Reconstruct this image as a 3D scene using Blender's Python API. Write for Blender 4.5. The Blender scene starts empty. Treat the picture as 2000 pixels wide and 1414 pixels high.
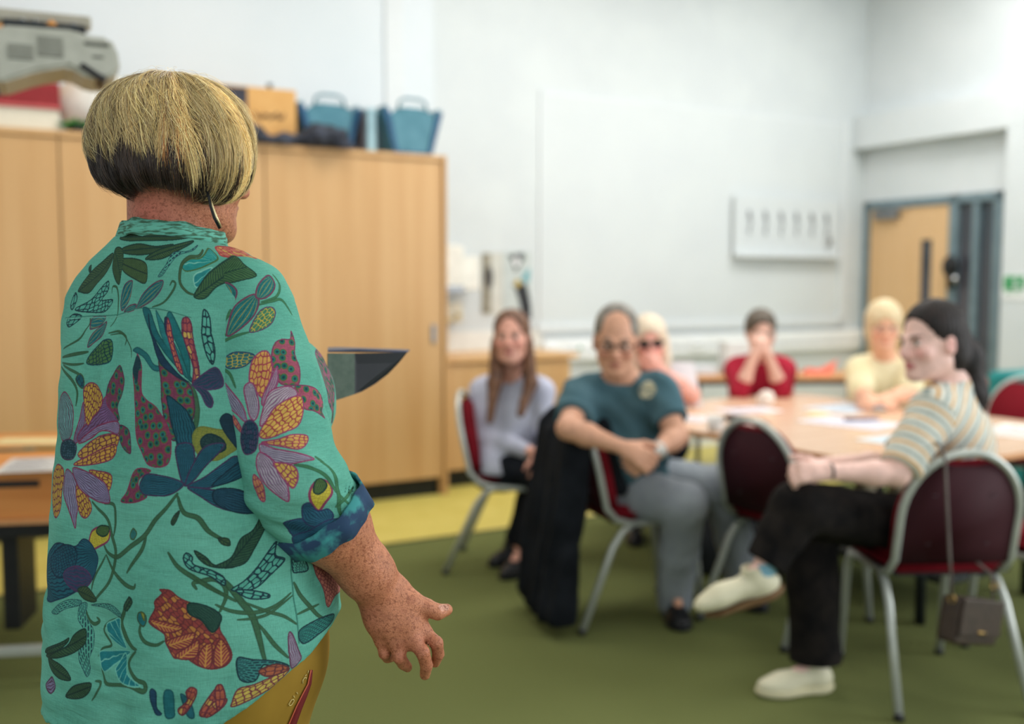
import bpy, bmesh, math, random
import numpy as np
from mathutils import Vector, Matrix

random.seed(7)
S = bpy.context.scene
COL = S.collection

# ------------------------------------------------------------------ camera, world, lights, exposure
H = 1.42                       # camera height, metres
PITCH = math.radians(4.49)     # looking slightly down
cam_d = bpy.data.cameras.new('camera')
cam_d.sensor_fit = 'HORIZONTAL'; cam_d.sensor_width = 36.0; cam_d.lens = 36.0
cam = bpy.data.objects.new('camera', cam_d); COL.objects.link(cam)
cam.location = (0, 0, H); cam.rotation_euler = (math.pi / 2 - PITCH, 0, 0)
cam_d.dof.use_dof = True; cam_d.dof.focus_distance = 1.42; cam_d.dof.aperture_fstop = 2.1
cam_d.clip_start = 0.05
S.camera = cam
S.view_settings.view_transform = 'Standard'; S.view_settings.look = 'None'
S.view_settings.gamma = 1.0; S.view_settings.use_curve_mapping = False
S.view_settings.exposure = -0.12
try:
    S.cycles.use_denoising = True
    S.cycles.max_bounces = 6
except Exception:
    pass

world = bpy.data.worlds.new('world'); S.world = world; world.use_nodes = True
bgn = world.node_tree.nodes['Background']
bgn.inputs[0].default_value = (0.80, 0.90, 1.0, 1); bgn.inputs[1].default_value = 0.28

# room frame: s runs along the cupboard wall, m runs away through it
ANG = math.atan2(.489, .872)
def R(s, m, z=0.0):
    c, sn = math.cos(ANG), math.sin(ANG)
    return Vector((s * c - m * sn, s * sn + m * c, z))

def area(name, loc, aim, size, size_y, power, color):
    l = bpy.data.lights.new(name, 'AREA'); l.shape = 'RECTANGLE'; l.size = size; l.size_y = size_y
    l.energy = power; l.color = color
    o = bpy.data.objects.new(name, l); COL.objects.link(o); o.location = loc
    o.rotation_euler = (Vector(aim) - Vector(loc)).to_track_quat('-Z', 'Z').to_euler()
    return o
# daylight through the tall window in the right hand wall, behind the seated group, and the ceiling panels
area('window_daylight', R(7.3, -1.1, 2.1), R(0.5, 2.6, 1.1), 3.8, 2.6, 330, (0.93, 0.97, 1.0))
area('window_daylight_rear', R(1.6, -2.9, 2.3), R(2.6, 4.5, 1.2), 4.4, 2.4, 95, (0.95, 0.98, 1.0))
for s_, m_, w_ in ((1.2, 1.6, 14), (4.0, 1.6, 28), (1.2, 4.8, 52), (3.8, 4.8, 66), (6.2, 4.6, 80)):
    area('ceiling_panel_light', R(s_, m_, 4.2), R(s_, m_, 0), 1.5, 1.5, w_, (1.0, 0.975, 0.94))

# ------------------------------------------------------------------ helpers
def lin(c):
    c = [x / 255.0 for x in c]
    return tuple(((x / 12.92) if x <= 0.04045 else ((x + 0.055) / 1.055) ** 2.4) for x in c)

def tag(o, label=None, cat=None, group=None, kind=None):
    if label: o['label'] = label
    if cat: o['category'] = cat
    if group: o['group'] = group
    if kind: o['kind'] = kind
    return o

def empty(name, loc=(0, 0, 0), rz=0.0, label=None, cat=None, group=None):
    o = bpy.data.objects.new(name, None); COL.objects.link(o)
    o.location = loc; o.rotation_euler = (0, 0, rz); o.empty_display_size = 0.1
    return tag(o, label, cat, group)

def link(name, me, mat=None, parent=None, loc=None, rz=None):
    o = bpy.data.objects.new(name, me); COL.objects.link(o)
    if mat is not None:
        for m in (mat if isinstance(mat, (list, tuple)) else [mat]): me.materials.append(m)
    if parent is not None: o.parent = parent
    if loc is not None: o.location = loc
    if rz is not None: o.rotation_euler = (0, 0, rz)
    return o

def smooth(me, on=True):
    me.polygons.foreach_set('use_smooth', [on] * len(me.polygons)); me.update()

class MB:
    """collects shapes into one mesh"""
    def __init__(s): s.v = []; s.f = []; s.m = []; s.sm = []
    def add(s, verts, faces, mi=0, sm=False):
        n = len(s.v); s.v += [tuple(v) for v in verts]
        s.f += [tuple(n + i for i in f) for f in faces]; s.m += [mi] * len(faces); s.sm += [sm] * len(faces)
    def box(s, x0, x1, y0, y1, z0, z1, bev=0.0, mi=0, M=None):
        bm = bmesh.new(); bmesh.ops.create_cube(bm, size=1.0)
        for v in bm.verts:
            v.co = Vector(((x0 + x1) / 2 + v.co.x * (x1 - x0), (y0 + y1) / 2 + v.co.y * (y1 - y0), (z0 + z1) / 2 + v.co.z * (z1 - z0)))
        if bev > 0:
            b = min(bev, 0.45 * min(abs(x1 - x0), abs(y1 - y0), abs(z1 - z0)))
            bmesh.ops.bevel(bm, geom=list(bm.edges), offset=b, segments=2, affect='EDGES', profile=0.6)
        s.bm(bm, mi, M); return s
    def bm(s, bm, mi=0, M=None, sm=False):
        bm.verts.index_update()
        vs = [(M @ v.co) if M else v.co.copy() for v in bm.verts]
        s.add(vs, [[v.index for v in f.verts] for f in bm.faces], mi, sm); bm.free()
    def tube(s, pts, r, n=12, closed=False, mi=0, caps=True):
        pts = [Vector(p) for p in pts]; N = len(pts)
        rs = r if isinstance(r, (list, tuple)) else [r] * N
        T = []
        for i in range(N):
            a = pts[(i - 1) % N] if (closed or i > 0) else pts[i]
            b = pts[(i + 1) % N] if (closed or i < N - 1) else pts[i]
            T.append((b - a).normalized())
        up = Vector((0, 0, 1)) if abs(T[0].z) < 0.9 else Vector((1, 0, 0))
        U = (up - T[0] * up.dot(T[0])).normalized(); verts = []
        for i in range(N):
            U = (U - T[i] * U.dot(T[i])).normalized(); W = T[i].cross(U)
            for k in range(n):
                a = 2 * math.pi * k / n
                verts.append(pts[i] + (U * math.cos(a) + W * math.sin(a)) * rs[i])
        faces = []
        for i in range(N if closed else N - 1):
            j = (i + 1) % N
            for k in range(n):
                faces.append((i * n + k, i * n + (k + 1) % n, j * n + (k + 1) % n, j * n + k))
        if caps and not closed:
            faces.append(tuple(range(n - 1, -1, -1))); faces.append(tuple((N - 1) * n + k for k in range(n)))
        s.add(verts, faces, mi, True); return s
    def lathe(s, prof, c=(0, 0, 0), n=24, mi=0, M=None):
        verts = []; faces = []
        for (r, z) in prof:
            for k in range(n):
                a = 2 * math.pi * k / n
                v = Vector((r * math.cos(a), r * math.sin(a), z))
                if M: v = M @ v
                verts.append(v + Vector(c))
        for i in range(len(prof) - 1):
            for k in range(n):
                faces.append((i * n + k, i * n + (k + 1) % n, (i + 1) * n + (k + 1) % n, (i + 1) * n + k))
        s.add(verts, faces, mi, True); return s
    def prism(s, poly, z0, z1, mi=0, M=None):
        n = len(poly); vs = [Vector((p[0], p[1], z0)) for p in poly] + [Vector((p[0], p[1], z1)) for p in poly]
        if M: vs = [M @ v for v in vs]
        f = [tuple(range(n - 1, -1, -1)), tuple(range(n, 2 * n))] + [(i, (i + 1) % n, n + (i + 1) % n, n + i) for i in range(n)]
        s.add(vs, f, mi); return s
    def build(s, name, mat=None, parent=None, loc=None, rz=None):
        me = bpy.data.meshes.new(name); me.from_pydata(s.v, [], s.f)
        me.polygons.foreach_set('material_index', s.m); me.polygons.foreach_set('use_smooth', s.sm); me.update()
        return link(name, me, mat, parent, loc, rz)

def rot(ax, ang): return Matrix.Rotation(ang, 4, ax)
def tr(x, y, z): return Matrix.Translation((x, y, z))

# ------------------------------------------------------------------ materials
def base_mat(name, rough=0.6, metal=0.0, spec=0.5):
    m = bpy.data.materials.new(name); m.use_nodes = True
    nt = m.node_tree; b = nt.nodes['Principled BSDF']
    b.inputs['Roughness'].default_value = rough; b.inputs['Metallic'].default_value = metal
    b.inputs['Specular IOR Level'].default_value = spec
    return m, nt, b

def nd(nt, t, **kw):
    n = nt.nodes.new(t)
    for k, v in kw.items():
        if hasattr(n, k): setattr(n, k, v)
        else: n.inputs[k.replace('_', ' ')].default_value = v
    return n

def ramp(nt, stops):
    r = nt.nodes.new('ShaderNodeValToRGB'); e = r.color_ramp.elements
    while len(e) < len(stops): e.new(0.5)
    for i, (p, c) in enumerate(stops):
        e[i].position = p; e[i].color = (*lin(c), 1)
    return r

def mat_noise(name, c1, c2, scale=20.0, rough=0.7, metal=0.0, bump=0.0, stretch=(1, 1, 1), detail=4.0, spec=0.4, lo=0.35, hi=0.65, bscale=None):
    m, nt, b = base_mat(name, rough, metal, spec)
    tc = nd(nt, 'ShaderNodeTexCoord'); mp = nd(nt, 'ShaderNodeMapping'); mp.inputs['Scale'].default_value = stretch
    nt.links.new(tc.outputs['Object'], mp.inputs[0])
    nz = nd(nt, 'ShaderNodeTexNoise'); nz.inputs['Scale'].default_value = scale; nz.inputs['Detail'].default_value = detail
    nt.links.new(mp.outputs[0], nz.inputs['Vector'])
    r = ramp(nt, [(lo, c1), (hi, c2)]); nt.links.new(nz.outputs[0], r.inputs[0]); nt.links.new(r.outputs[0], b.inputs['Base Color'])
    if bump:
        n2 = nd(nt, 'ShaderNodeTexNoise'); n2.inputs['Scale'].default_value = bscale or scale * 3; n2.inputs['Detail'].default_value = 3
        nt.links.new(mp.outputs[0], n2.inputs['Vector'])
        bp = nd(nt, 'ShaderNodeBump'); bp.inputs['Strength'].default_value = bump; bp.inputs['Distance'].default_value = 0.01
        nt.links.new(n2.outputs[0], bp.inputs['Height']); nt.links.new(bp.outputs[0], b.inputs['Normal'])
    return m

def mat_attr(name, rough=0.6, bump=0.0, bscale=200.0, sss=0.0, spec=0.4, freckle=0.0, mott=0.12):
    m, nt, b = base_mat(name, rough, 0, spec)
    a = nd(nt, 'ShaderNodeAttribute', attribute_name='Col')
    tc = nd(nt, 'ShaderNodeTexCoord')
    nz = nd(nt, 'ShaderNodeTexNoise'); nz.inputs['Scale'].default_value = 45; nz.inputs['Detail'].default_value = 5
    nt.links.new(tc.outputs['Object'], nz.inputs['Vector'])
    mr = nd(nt, 'ShaderNodeMapRange'); mr.inputs[1].default_value = 0.3; mr.inputs[2].default_value = 0.7
    mr.inputs[3].default_value = 1 - mott; mr.inputs[4].default_value = 1 + mott
    nt.links.new(nz.outputs[0], mr.inputs[0])
    mx = nd(nt, 'ShaderNodeVectorMath', operation='SCALE'); nt.links.new(a.outputs[0], mx.inputs[0]); nt.links.new(mr.outputs[0], mx.inputs['Scale'])
    out = mx.outputs[0]
    if freckle:
        for sc, thr, col, amt in ((230.0, 0.53, (128, 70, 46), freckle), (560.0, 0.55, (112, 60, 40), freckle * 0.8), (95.0, 0.53, (150, 84, 60), freckle * 0.55)):
            f = nd(nt, 'ShaderNodeTexNoise'); f.inputs['Scale'].default_value = sc; f.inputs['Detail'].default_value = 2
            nt.links.new(tc.outputs['Object'], f.inputs['Vector'])
            q = nd(nt, 'ShaderNodeMapRange'); q.inputs[1].default_value = thr; q.inputs[2].default_value = thr + 0.12; q.inputs[4].default_value = amt
            nt.links.new(f.outputs[0], q.inputs[0])
            k = nd(nt, 'ShaderNodeMix', data_type='RGBA'); k.inputs[7].default_value = (*lin(col), 1)
            nt.links.new(q.outputs[0], k.inputs[0]); nt.links.new(out, k.inputs[6]); out = k.outputs[2]
    nt.links.new(out, b.inputs['Base Color'])
    if sss:
        b.inputs['Subsurface Weight'].default_value = sss; b.inputs['Subsurface Radius'].default_value = (0.01, 0.004, 0.002)
        b.inputs['Subsurface Scale'].default_value = 1.0
    if bump:
        n2 = nd(nt, 'ShaderNodeTexNoise'); n2.inputs['Scale'].default_value = bscale; n2.inputs['Detail'].default_value = 4
        nt.links.new(tc.outputs['Object'], n2.inputs['Vector'])
        bp = nd(nt, 'ShaderNodeBump'); bp.inputs['Strength'].default_value = bump; bp.inputs['Distance'].default_value = 0.004
        nt.links.new(n2.outputs[0], bp.inputs['Height']); nt.links.new(bp.outputs[0], b.inputs['Normal'])
    return m

def plain(name, c, rough=0.6, metal=0.0, spec=0.4, var=6):
    c2 = tuple(min(255, x + var) for x in c); c1 = tuple(max(0, x - var) for x in c)
    return mat_noise(name, c1, c2, 14, rough, metal, spec=spec)

M = {}
M['wall'] = mat_noise('wall_paint', (202, 208, 210), (207, 213, 214), 3.0, 0.75, bump=0.03, bscale=160)
M['wall_side'] = mat_noise('wall_paint_pale', (210, 217, 220), (215, 221, 224), 3.0, 0.75, bump=0.03, bscale=160)
M['ceiling'] = plain('ceiling_tile', (226, 226, 222), 0.9, var=3)
M['board'] = mat_noise('whiteboard_surface', (204, 210, 212), (208, 214, 215), 2.0, 0.6)
M['board2'] = mat_noise('board_surface_pale', (206, 214, 218), (210, 217, 221), 2.0, 0.4)
M['frame_soft'] = plain('soft_white_frame', (212, 217, 219), 0.5, var=1)
M['frame_white'] = plain('white_plastic_frame', (236, 239, 240), 0.45, var=2)
M['carpet'] = mat_noise('green_carpet', (92, 102, 58), (120, 124, 76), 260, 0.95, bump=0.5, bscale=500, detail=6, spec=0.1, lo=0.3, hi=0.7)
M['lino'] = mat_noise('yellow_green_vinyl', (196, 182, 92), (206, 192, 104), 6, 0.45, spec=0.4)
def wood(name, c1, c2, c3, rough=0.45, scale=3.0, st=(9, 9, 0.35)):
    m, nt, b = base_mat(name, rough, 0, 0.35)
    tc = nd(nt, 'ShaderNodeTexCoord'); mp = nd(nt, 'ShaderNodeMapping'); mp.inputs['Scale'].default_value = st
    nt.links.new(tc.outputs['Object'], mp.inputs[0])
    nz = nd(nt, 'ShaderNodeTexNoise'); nz.inputs['Scale'].default_value = scale; nz.inputs['Detail'].default_value = 7; nz.inputs['Roughness'].default_value = 0.6
    nt.links.new(mp.outputs[0], nz.inputs['Vector'])
    r = ramp(nt, [(0.3, c1), (0.5, c2), (0.72, c3)]); nt.links.new(nz.outputs[0], r.inputs[0]); nt.links.new(r.outputs[0], b.inputs['Base Color'])
    return m
M['beech'] = wood('beech_laminate', (194, 150, 98), (202, 160, 109), (209, 169, 119), scale=1.2)
M['beech_pale'] = wood('beech_laminate_pale', (214, 174, 126), (219, 181, 135), (224, 188, 144))
M['table_top'] = wood('peach_beech_top', (212, 172, 140), (219, 181, 151), (226, 190, 162), 0.25, 2.0, (0.6, 8, 8))
M['table_edge'] = plain('beech_table_edge', (204, 148, 98), 0.5)
M['cart_wood'] = wood('orange_beech', (196, 122, 60), (206, 134, 70), (214, 144, 80), 0.45, 2.0, (0.5, 9, 9))
M['black'] = plain('black_plastic', (22, 23, 25), 0.5, var=3)
M['plinth'] = plain('black_plinth', (30, 32, 28), 0.7, var=3)
M['dark_metal'] = plain('dark_metal', (44, 48, 50), 0.45, 0.5)
M['silver'] = plain('silver_paint_tube', (186, 190, 184), 0.35, 0.35, var=5)
M['chrome'] = plain('chrome', (200, 202, 204), 0.2, 0.95)
M['red_fabric'] = mat_noise('burgundy_fabric', (104, 14, 26), (132, 20, 34), 300, 0.85, bump=0.3, spec=0.15)
M['red_shell'] = mat_noise('dark_burgundy_back', (46, 12, 20), (56, 15, 24), 200, 0.7, spec=0.2)
M['steel_grey'] = plain('grey_steel', (140, 144, 148), 0.4, 0.7)
# ------------------------------------------------------------------ the room (local x = s, local y = m)
def room(name, mb, mat, kind='structure'):
    o = mb.build(name, mat, None, (0, 0, 0), ANG); o['kind'] = kind; return o
CEIL = 4.35; SL, SR, MB0, MW = -1.10, 7.62, -3.0, 6.85
mb = MB(); mb.box(SL - .12, SR + .12, MB0, MW + .12, -0.12, 0.0); room('floor', mb, M['carpet'])
mb = MB(); mb.box(SL, SR, 5.09, MW, 0.0, 0.004); room('floor_vinyl_strip', mb, M['lino'])
mb = MB(); mb.box(SL, SR, 5.075, 5.09, 0.0, 0.006); room('floor_trim_strip', mb, M['dark_metal'])
mb = MB(); mb.box(SL - .12, SR + .12, MW, MW + .12, 0, CEIL); room('wall_back', mb, M['wall'])
mb = MB(); mb.box(SL - .12, SL, MB0, MW, 0, CEIL); room('wall_left', mb, M['wall_side'])
# right wall with the door opening and a tall window nearer the camera
D0, D1, DT = MW - 1.46, MW - 0.03, 2.16
mb = MB()
mb.box(SR, SR + .12, D1, MW, 0, CEIL); mb.box(SR, SR + .12, D0, D1, DT, CEIL)
mb.box(SR, SR + .12, 0.9, D0, 0, CEIL); mb.box(SR, SR + .12, -2.95, 0.9, 0, 0.85); mb.box(SR, SR + .12, -2.95, 0.9, 3.5, CEIL); room('wall_right', mb, M['wall_side'])
mb = MB()
for y in (-2.95, -1.7, -.4, .84): mb.box(SR, SR + .06, y, y + .06, .85, 3.5)
mb.box(SR, SR + .06, -2.95, .9, .85, .92); mb.box(SR, SR + .06, -2.95, .9, 3.43, 3.5)
room('window_1', mb, M['frame_white'])
mb = MB(); mb.box(SL - .12, SR + .12, MB0, MW + .12, CEIL, CEIL + .1); room('ceiling', mb, M['ceiling'])
# boxed beam above the door and the pier to its right
mb = MB(); mb.box(SR - .16, SR, 2.0, MW, 2.64, 2.94, .006); room('trim_beam', mb, M['wall_side'])
mb = MB(); mb.box(SR - .16, SR, MW - 2.1, D0 - .12, 0.0, 2.64, .006); room('trim_pier', mb, M['wall_side'])
# skirting
mb = MB(); mb.box(4.15, SR, MW - .015, MW, 0, .1); room('baseboard_back', mb, M['frame_white'])
# dado trunking along the back wall
mb = MB(); mb.box(4.1, SR - .02, MW - .05, MW, .80, .97, .006); o = room('trim_trunking', mb, M['frame_white'])
mb = MB(); mb.box(4.1, SR - .02, MW - .056, MW - .05, .868, .874); room('trim_trunking_groove', mb, M['steel_grey'])

# door: leaf, vision panel, frame, sidelight
fr = plain('blue_grey_door_frame', (112, 132, 140), 0.4)
glass_dark, nt, b = base_mat('dark_glazing', 0.12, 0, 0.6)
nzz = nd(nt, 'ShaderNodeTexNoise'); nzz.inputs['Scale'].default_value = 1.5
rr = ramp(nt, [(0.3, (46, 58, 66)), (0.7, (84, 80, 86))]); nt.links.new(nzz.outputs[0], rr.inputs[0]); nt.links.new(rr.outputs[0], b.inputs['Base Color'])
door = empty('door_1', R(SR, 0, 0), ANG); door['kind'] = 'structure'
X0 = 0.0
mb = MB()
mb.box(-.02, .09, D1 - .06, D1, 0, DT); mb.box(-.02, .09, D0, D0 + .07, 0, DT)
mb.box(-.02, .09, D0, D1, DT - .07, DT); mb.box(-.02, .09, D0 + .42, D0 + .50, 0, DT)
mb.box(-.01, .08, D0 + .22, D0 + .275, 0, DT); mb.box(-.02, .09, D0, D0 + .5, 0, .12)
mb.build('door_frame', fr, door)
mb = MB()
DL0, DL1 = D0 + .51, D1 - .065
VP0, VP1 = DL0 + .17, DL0 + .29
mb.box(.0, .05, DL0, VP0, .01, DT - .075); mb.box(.0, .05, VP1, DL1, .01, DT - .075)
mb.box(.0, .05, VP0, VP1, .01, .75); mb.box(.0, .05, VP0, VP1, 1.79, DT - .075)
leaf = mb.build('door_leaf', M['beech_pale'], door)
mb = MB(); mb.box(.018, .03, VP0, VP1, .75, 1.79); mb.build('vision_panel', glass_dark, leaf)
mb = MB()
mb.box(.03, .04, D0 + .07, D0 + .22, .12, DT - .07); mb.box(.03, .04, D0 + .275, D0 + .42, .12, DT - .07); mb.build('glazing_pane', glass_dark, door)
mb = MB(); mb.box(-.06, .0, DL1 - .34, DL1 - .08, DT - .17, DT - .09, .008); mb.tube([(-.05, DL1 - .12, DT - .1), (-.1, DL1 - .3, DT - .085), (-.03, DL1 - .45, DT - .08)], .008, 8)
mb.build('door_closer', M['steel_grey'], door)
mb = MB(); mb.box(-.012, 0, DL0 + .03, DL0 + .08, .95, 1.15, .004); mb.tube([(0, DL0 + .055, 1.05), (-.06, DL0 + .055, 1.05), (-.065, DL0 + .17, 1.05)], .01, 10)
mb.build('door_handle', M['chrome'], door)

mb = MB(); bm = bmesh.new(); bmesh.ops.create_icosphere(bm, subdivisions=3, radius=.075)
for v in bm.verts: v.co = Vector((v.co.x * .6 - .06, v.co.y + D0 + .44, v.co.z * 1.25 + 1.55))
mb.bm(bm, 0, None, True); mb.tube([(-.06, D0 + .44, 1.5), (-.06, D0 + .43, 1.36)], .03, 12); mb.build('door_alarm', M['black'], door)
mb = MB(); mb.lathe([(0, 0), (.035, .0), (.04, .02), (.03, .035), (0, .04)], (-.03, D0 + .41, 1.44), 16, 0, rot('Y', math.radians(-90))); mb.build('chrome_boss', M['chrome'], door)

# whiteboard on the back wall: thin raised white frame
wb = empty('whiteboard', R(5.7, MW, 1.05), ANG, 'large pale wall board framed in white on the back wall, left of the door', 'whiteboard')
mb = MB(); mb.box(-1.6, 1.62, -.012, -.001, 0.02, 1.80); mb.build('writing_surface', M['board'], wb)
mb = MB()
mb.box(-1.65, 1.67, -.035, -.001, -.03, .03, .004); mb.box(1.61, 1.68, -.035, -.001, -.03, 1.84, .004)
mb.box(-1.62, -1.6, -.014, -.001, -.03, 1.82, .003); mb.box(-1.62, 1.67, -.014, -.001, 1.80, 1.82, .003)
mb.build('frame', M['frame_soft'], wb)
# coat-hook panel
peg = empty('hook_panel', R(6.66, MW - .036, 1.66), ANG, 'pale panel with a row of six small hooks on the wall left of the door', 'hook panel')
mb = MB(); mb.box(-.66, .60, -.022, .0, 0.0, .50, .006); mb.build('panel', M['board'], peg)
mb = MB(); mb.box(-.66, .60, -.075, .0, -.03, .0, .006); mb.build('ledge', M['frame_soft'], peg)
for k in range(6):
    x = -.50 + k * .185
    mb = MB(); mb.tube([(x, -.023, .36), (x, -.045, .35), (x + .005, -.045, .26), (x, -.03, .2), (x, -.045, .17)], .006, 8); mb.box(x - .012, x + .012, -.026, -.022, .3, .38)
    mb.build('hook', M['steel_grey'], peg)
kb = MB(); kb.box(-.02, .025, -.035, -.028, .0, .07, .003); kb.tube([(0, -.03, .07), (0.0, -.03, .13)], .004, 6)
o = kb.build('key_tag', plain('grey_tag', (120, 122, 124), .5), None, R(6.66 + .43, MW - .075, 1.74), ANG); tag(o, 'small grey key tag hanging from the rightmost hook of the hook panel', 'key tag')

# boards above the cupboards
hb = empty('projection_board', R(1.2, MW, 2.50), ANG, 'big white board on the wall above the tall cupboards, white strip near its right end', 'board')
mb = MB(); mb.box(-2.2, 1.98, -.03, -.001, .0, 1.6, .004); mb.build('board_panel', M['board2'], hb)
mb = MB(); mb.box(1.60, 1.74, -.045, -.03, 0.02, 1.6, .004); mb.build('board_strip', M['frame_soft'], hb)
mb = MB(); mb.box(-2.2, 1.55, -.06, -.03, .0, .07, .004); mb.build('board_tray', plain('pale_pink_grey', (216, 210, 210), .5, var=2), hb)

# ------------------------------------------------------------------ tall cupboards
def cupboard(s0, s1, label, seams=(), handle=None):
    w = s1 - s0; root = empty('tall_cupboard', R(s0, 6.10, 0), ANG, label, 'cupboard', 'tall beech cupboards')
    mb = MB(); mb.box(0.002, w - .002, .024, .62, .12, 2.20, .002); mb.box(0.002, .02, .0, .62, .0, .12); mb.box(w - .02, w - .002, .0, .62, .0, .12); mb.build('carcass', M['beech'], root)
    mb = MB(); mb.box(0.001, w - .001, -.012, .62, 2.20, 2.235, .003); mb.build('top_panel', M['beech'], root)
    mb = MB(); mb.box(.02, w - .02, .04, .06, 0.0, .12); mb.build('plinth', M['plinth'], root)
    xs = [0.0] + list(seams) + [w]
    for i in range(len(xs) - 1):
        mb = MB(); mb.box(xs[i] + .003, xs[i + 1] - .003, .0, .022, .125, 2.196, .002); d = mb.build('door', M['beech'], root)
        if handle == i:
            h = MB(); h.box(xs[i + 1] - .085, xs[i + 1] - .055, -.012, 0.0, 1.02, 1.14, .004); h.build('handle', M['steel_grey'], d)
    return root
cupboard(-.85, .605, 'tall beech cupboard at the far left, under the red box', (.72,), None)
cupboard(.607, 1.73, 'tall beech cupboard behind the head of the standing woman', (.56,), None)
cupboard(1.732, 2.90, 'tall beech cupboard at the right end of the row, grey handle near its edge', (), 0)
mb = MB(); mb.box(0, .022, 0, .63, 0, 2.235, .002); o = mb.build('end_panel', M['beech'], None, R(2.902, 6.08, 0), ANG); tag(o, 'full height beech end panel closing the right end of the cupboard row', 'panel')

# low counter with sink units
M['worktop'] = wood('worktop_beech', (206, 158, 100), (214, 168, 112), (220, 178, 124), .35)
root = empty('base_cabinet', R(2.935, 6.27, 0), ANG, 'low beech base cabinet under the worktop beside the end panel', 'cabinet')
mb = MB(); mb.box(0, 1.07, .022, .56, .12, .865, .002); mb.build('carcass', M['beech'], root)
mb = MB(); mb.box(.0, 1.07, .05, .07, 0, .12); mb.build('plinth', M['plinth'], root)
for i in range(2):
    mb = MB(); mb.box(i * .535 + .003, i * .535 + .532, 0, .02, .125, .85, .002); d = mb.build('door', M['beech'], root)
    h = MB(); h.box(.40 + i * .2, .50 + i * .2, -.02, 0, .74, .755, .003); h.build('handle', M['steel_grey'], d)
mb = MB(); mb.box(2.93, 4.06, 6.25, MW, .866, .905, .004); o = mb.build('worktop', M['worktop'], None, (0, 0, 0), ANG); tag(o, 'beech worktop on the low cabinet left of the seated group', 'worktop')
# ------------------------------------------------------------------ things on top of the cupboards
CT = 2.236
def boxbin(name, s0, s1, m0, m1, z0, z1, mat, label, cat, bev=.004):
    root = empty(name, R((s0 + s1) / 2, (m0 + m1) / 2, z0), ANG, label, cat)
    a, b_ = (s1 - s0) / 2, (m1 - m0) / 2
    mb = MB(); mb.box(-a, a, -b_, b_, 0, z1 - z0, bev); mb.build('body', mat, root)
    return root, a, b_, z1 - z0
card = mat_noise('cardboard', (206, 158, 98), (214, 168, 108), 8, .85, spec=.1)
card2 = mat_noise('cardboard_brown', (196, 138, 82), (204, 148, 92), 8, .85, spec=.1)
redc = plain('red_card', (136, 20, 26), .5)
cream = mat_noise('cream_card', (214, 206, 186), (228, 222, 204), 30, .7, stretch=(1, 1, 14))
r_, a, b_, h = boxbin('storage_box', -.35, .62, 6.14, 6.55, CT, CT + .115, cream, 'cream slatted box, lowest of the stack on the far left cupboard', 'box')
r_, a, b_, h = boxbin('storage_box', -.35, .625, 6.13, 6.56, CT + .117, CT + .255, redc, 'dark red flat box between the cream box and the cardboard box', 'box')
mb = MB(); mb.box(.02, .20, -b_ - .004, -b_, .045, .095, .003); mb.build('hand_hole', M['black'], r_)
mb = MB(); mb.box(-a - .004, a + .004, -b_ - .006, b_, -.001, .016, .002); mb.build('rim', plain('pale_red', (196, 84, 84), .5), r_)
r_, a, b_, h = boxbin('cardboard_box', -.35, .60, 6.16, 6.54, CT + .257, CT + .545, card2, 'brown cardboard box on top of the dark red box, behind the projector', 'box')
mb = MB(); mb.box(-a, a, -.002 - b_, -b_, h / 2 - .02, h / 2 + .02); mb.build('tape', plain('parcel_tape', (178, 120, 66), .3), r_)
# white sack
def lump(name, size, mat, seed, n=3, amp=.25, flat=.0):
    bm = bmesh.new(); bmesh.ops.create_icosphere(bm, subdivisions=n, radius=1.0); rnd = random.Random(seed)
    ph = [(rnd.uniform(1.5, 5), rnd.uniform(1.5, 5), rnd.uniform(1.5, 5), rnd.uniform(0, 6)) for _ in range(8)]
    for v in bm.verts:
        d = sum(math.sin(v.co.x * p[0] + p[3]) * math.cos(v.co.y * p[1] + p[3]) * math.sin(v.co.z * p[2] + p[3]) for p in ph) / 3
        v.co *= 1 + amp * d
        v.co.x *= size[0] / 2; v.co.y *= size[1] / 2; v.co.z = max(v.co.z, -.75) * size[2] / 2
    zm = min(v.co.z for v in bm.verts)
    for v in bm.verts: v.co.z -= zm
    mb = MB(); mb.bm(bm, 0, None, True); return mb
mb = lump('x', (.44, .34, .46), None, 3, 4, .10)
o = mb.build('storage_sack', plain('white_plastic_sack', (222, 222, 214), .5), None, R(.87, 6.50, CT), ANG); tag(o, 'bulging white sack on the cupboard between the red box and the woman\'s head', 'sack')
pl = empty('trailing_plant', R(.705, 6.14, CT), ANG, 'small green plant at the front edge of the cupboard top beside the cream box', 'plant')
leafm = mat_noise('green_leaf', (38, 110, 40), (70, 150, 60), 30, .5)
mb = MB(); rnd = random.Random(5)
for k in range(46):
    a0 = rnd.uniform(0, 6.28); el = rnd.uniform(.1, 1.3); L = rnd.uniform(.03, .07); w = .015
    d = Vector((math.cos(a0) * math.cos(el), math.sin(a0) * math.cos(el), math.sin(el))); sd = d.cross(Vector((0, 0, 1))).normalized()
    b0 = Vector((rnd.uniform(-.06, .06), rnd.uniform(-.01, .03), .02)); up = Vector((0, 0, .008))
    mb.add([b0, b0 + d * L * .5 + sd * w + up, b0 + d * L, b0 + d * L * .5 - sd * w + up], [(0, 1, 2, 3)])
mb.build('foliage', leafm, pl)
mb = MB(); mb.lathe([(.0, 0), (.035, 0), (.045, .03), (.04, .03), (.0, .025)]); mb.build('pot', M['black'], pl)
mb = lump('x', (.17, .15, .20), None, 9, 3, .2)
o = mb.build('bundled_cloth', plain('charcoal_cloth', (30, 31, 34), .9), None, R(.86, 6.18, CT), ANG); tag(o, 'black bundled cloth on the cupboard just left of the woman\'s head', 'cloth')
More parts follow.
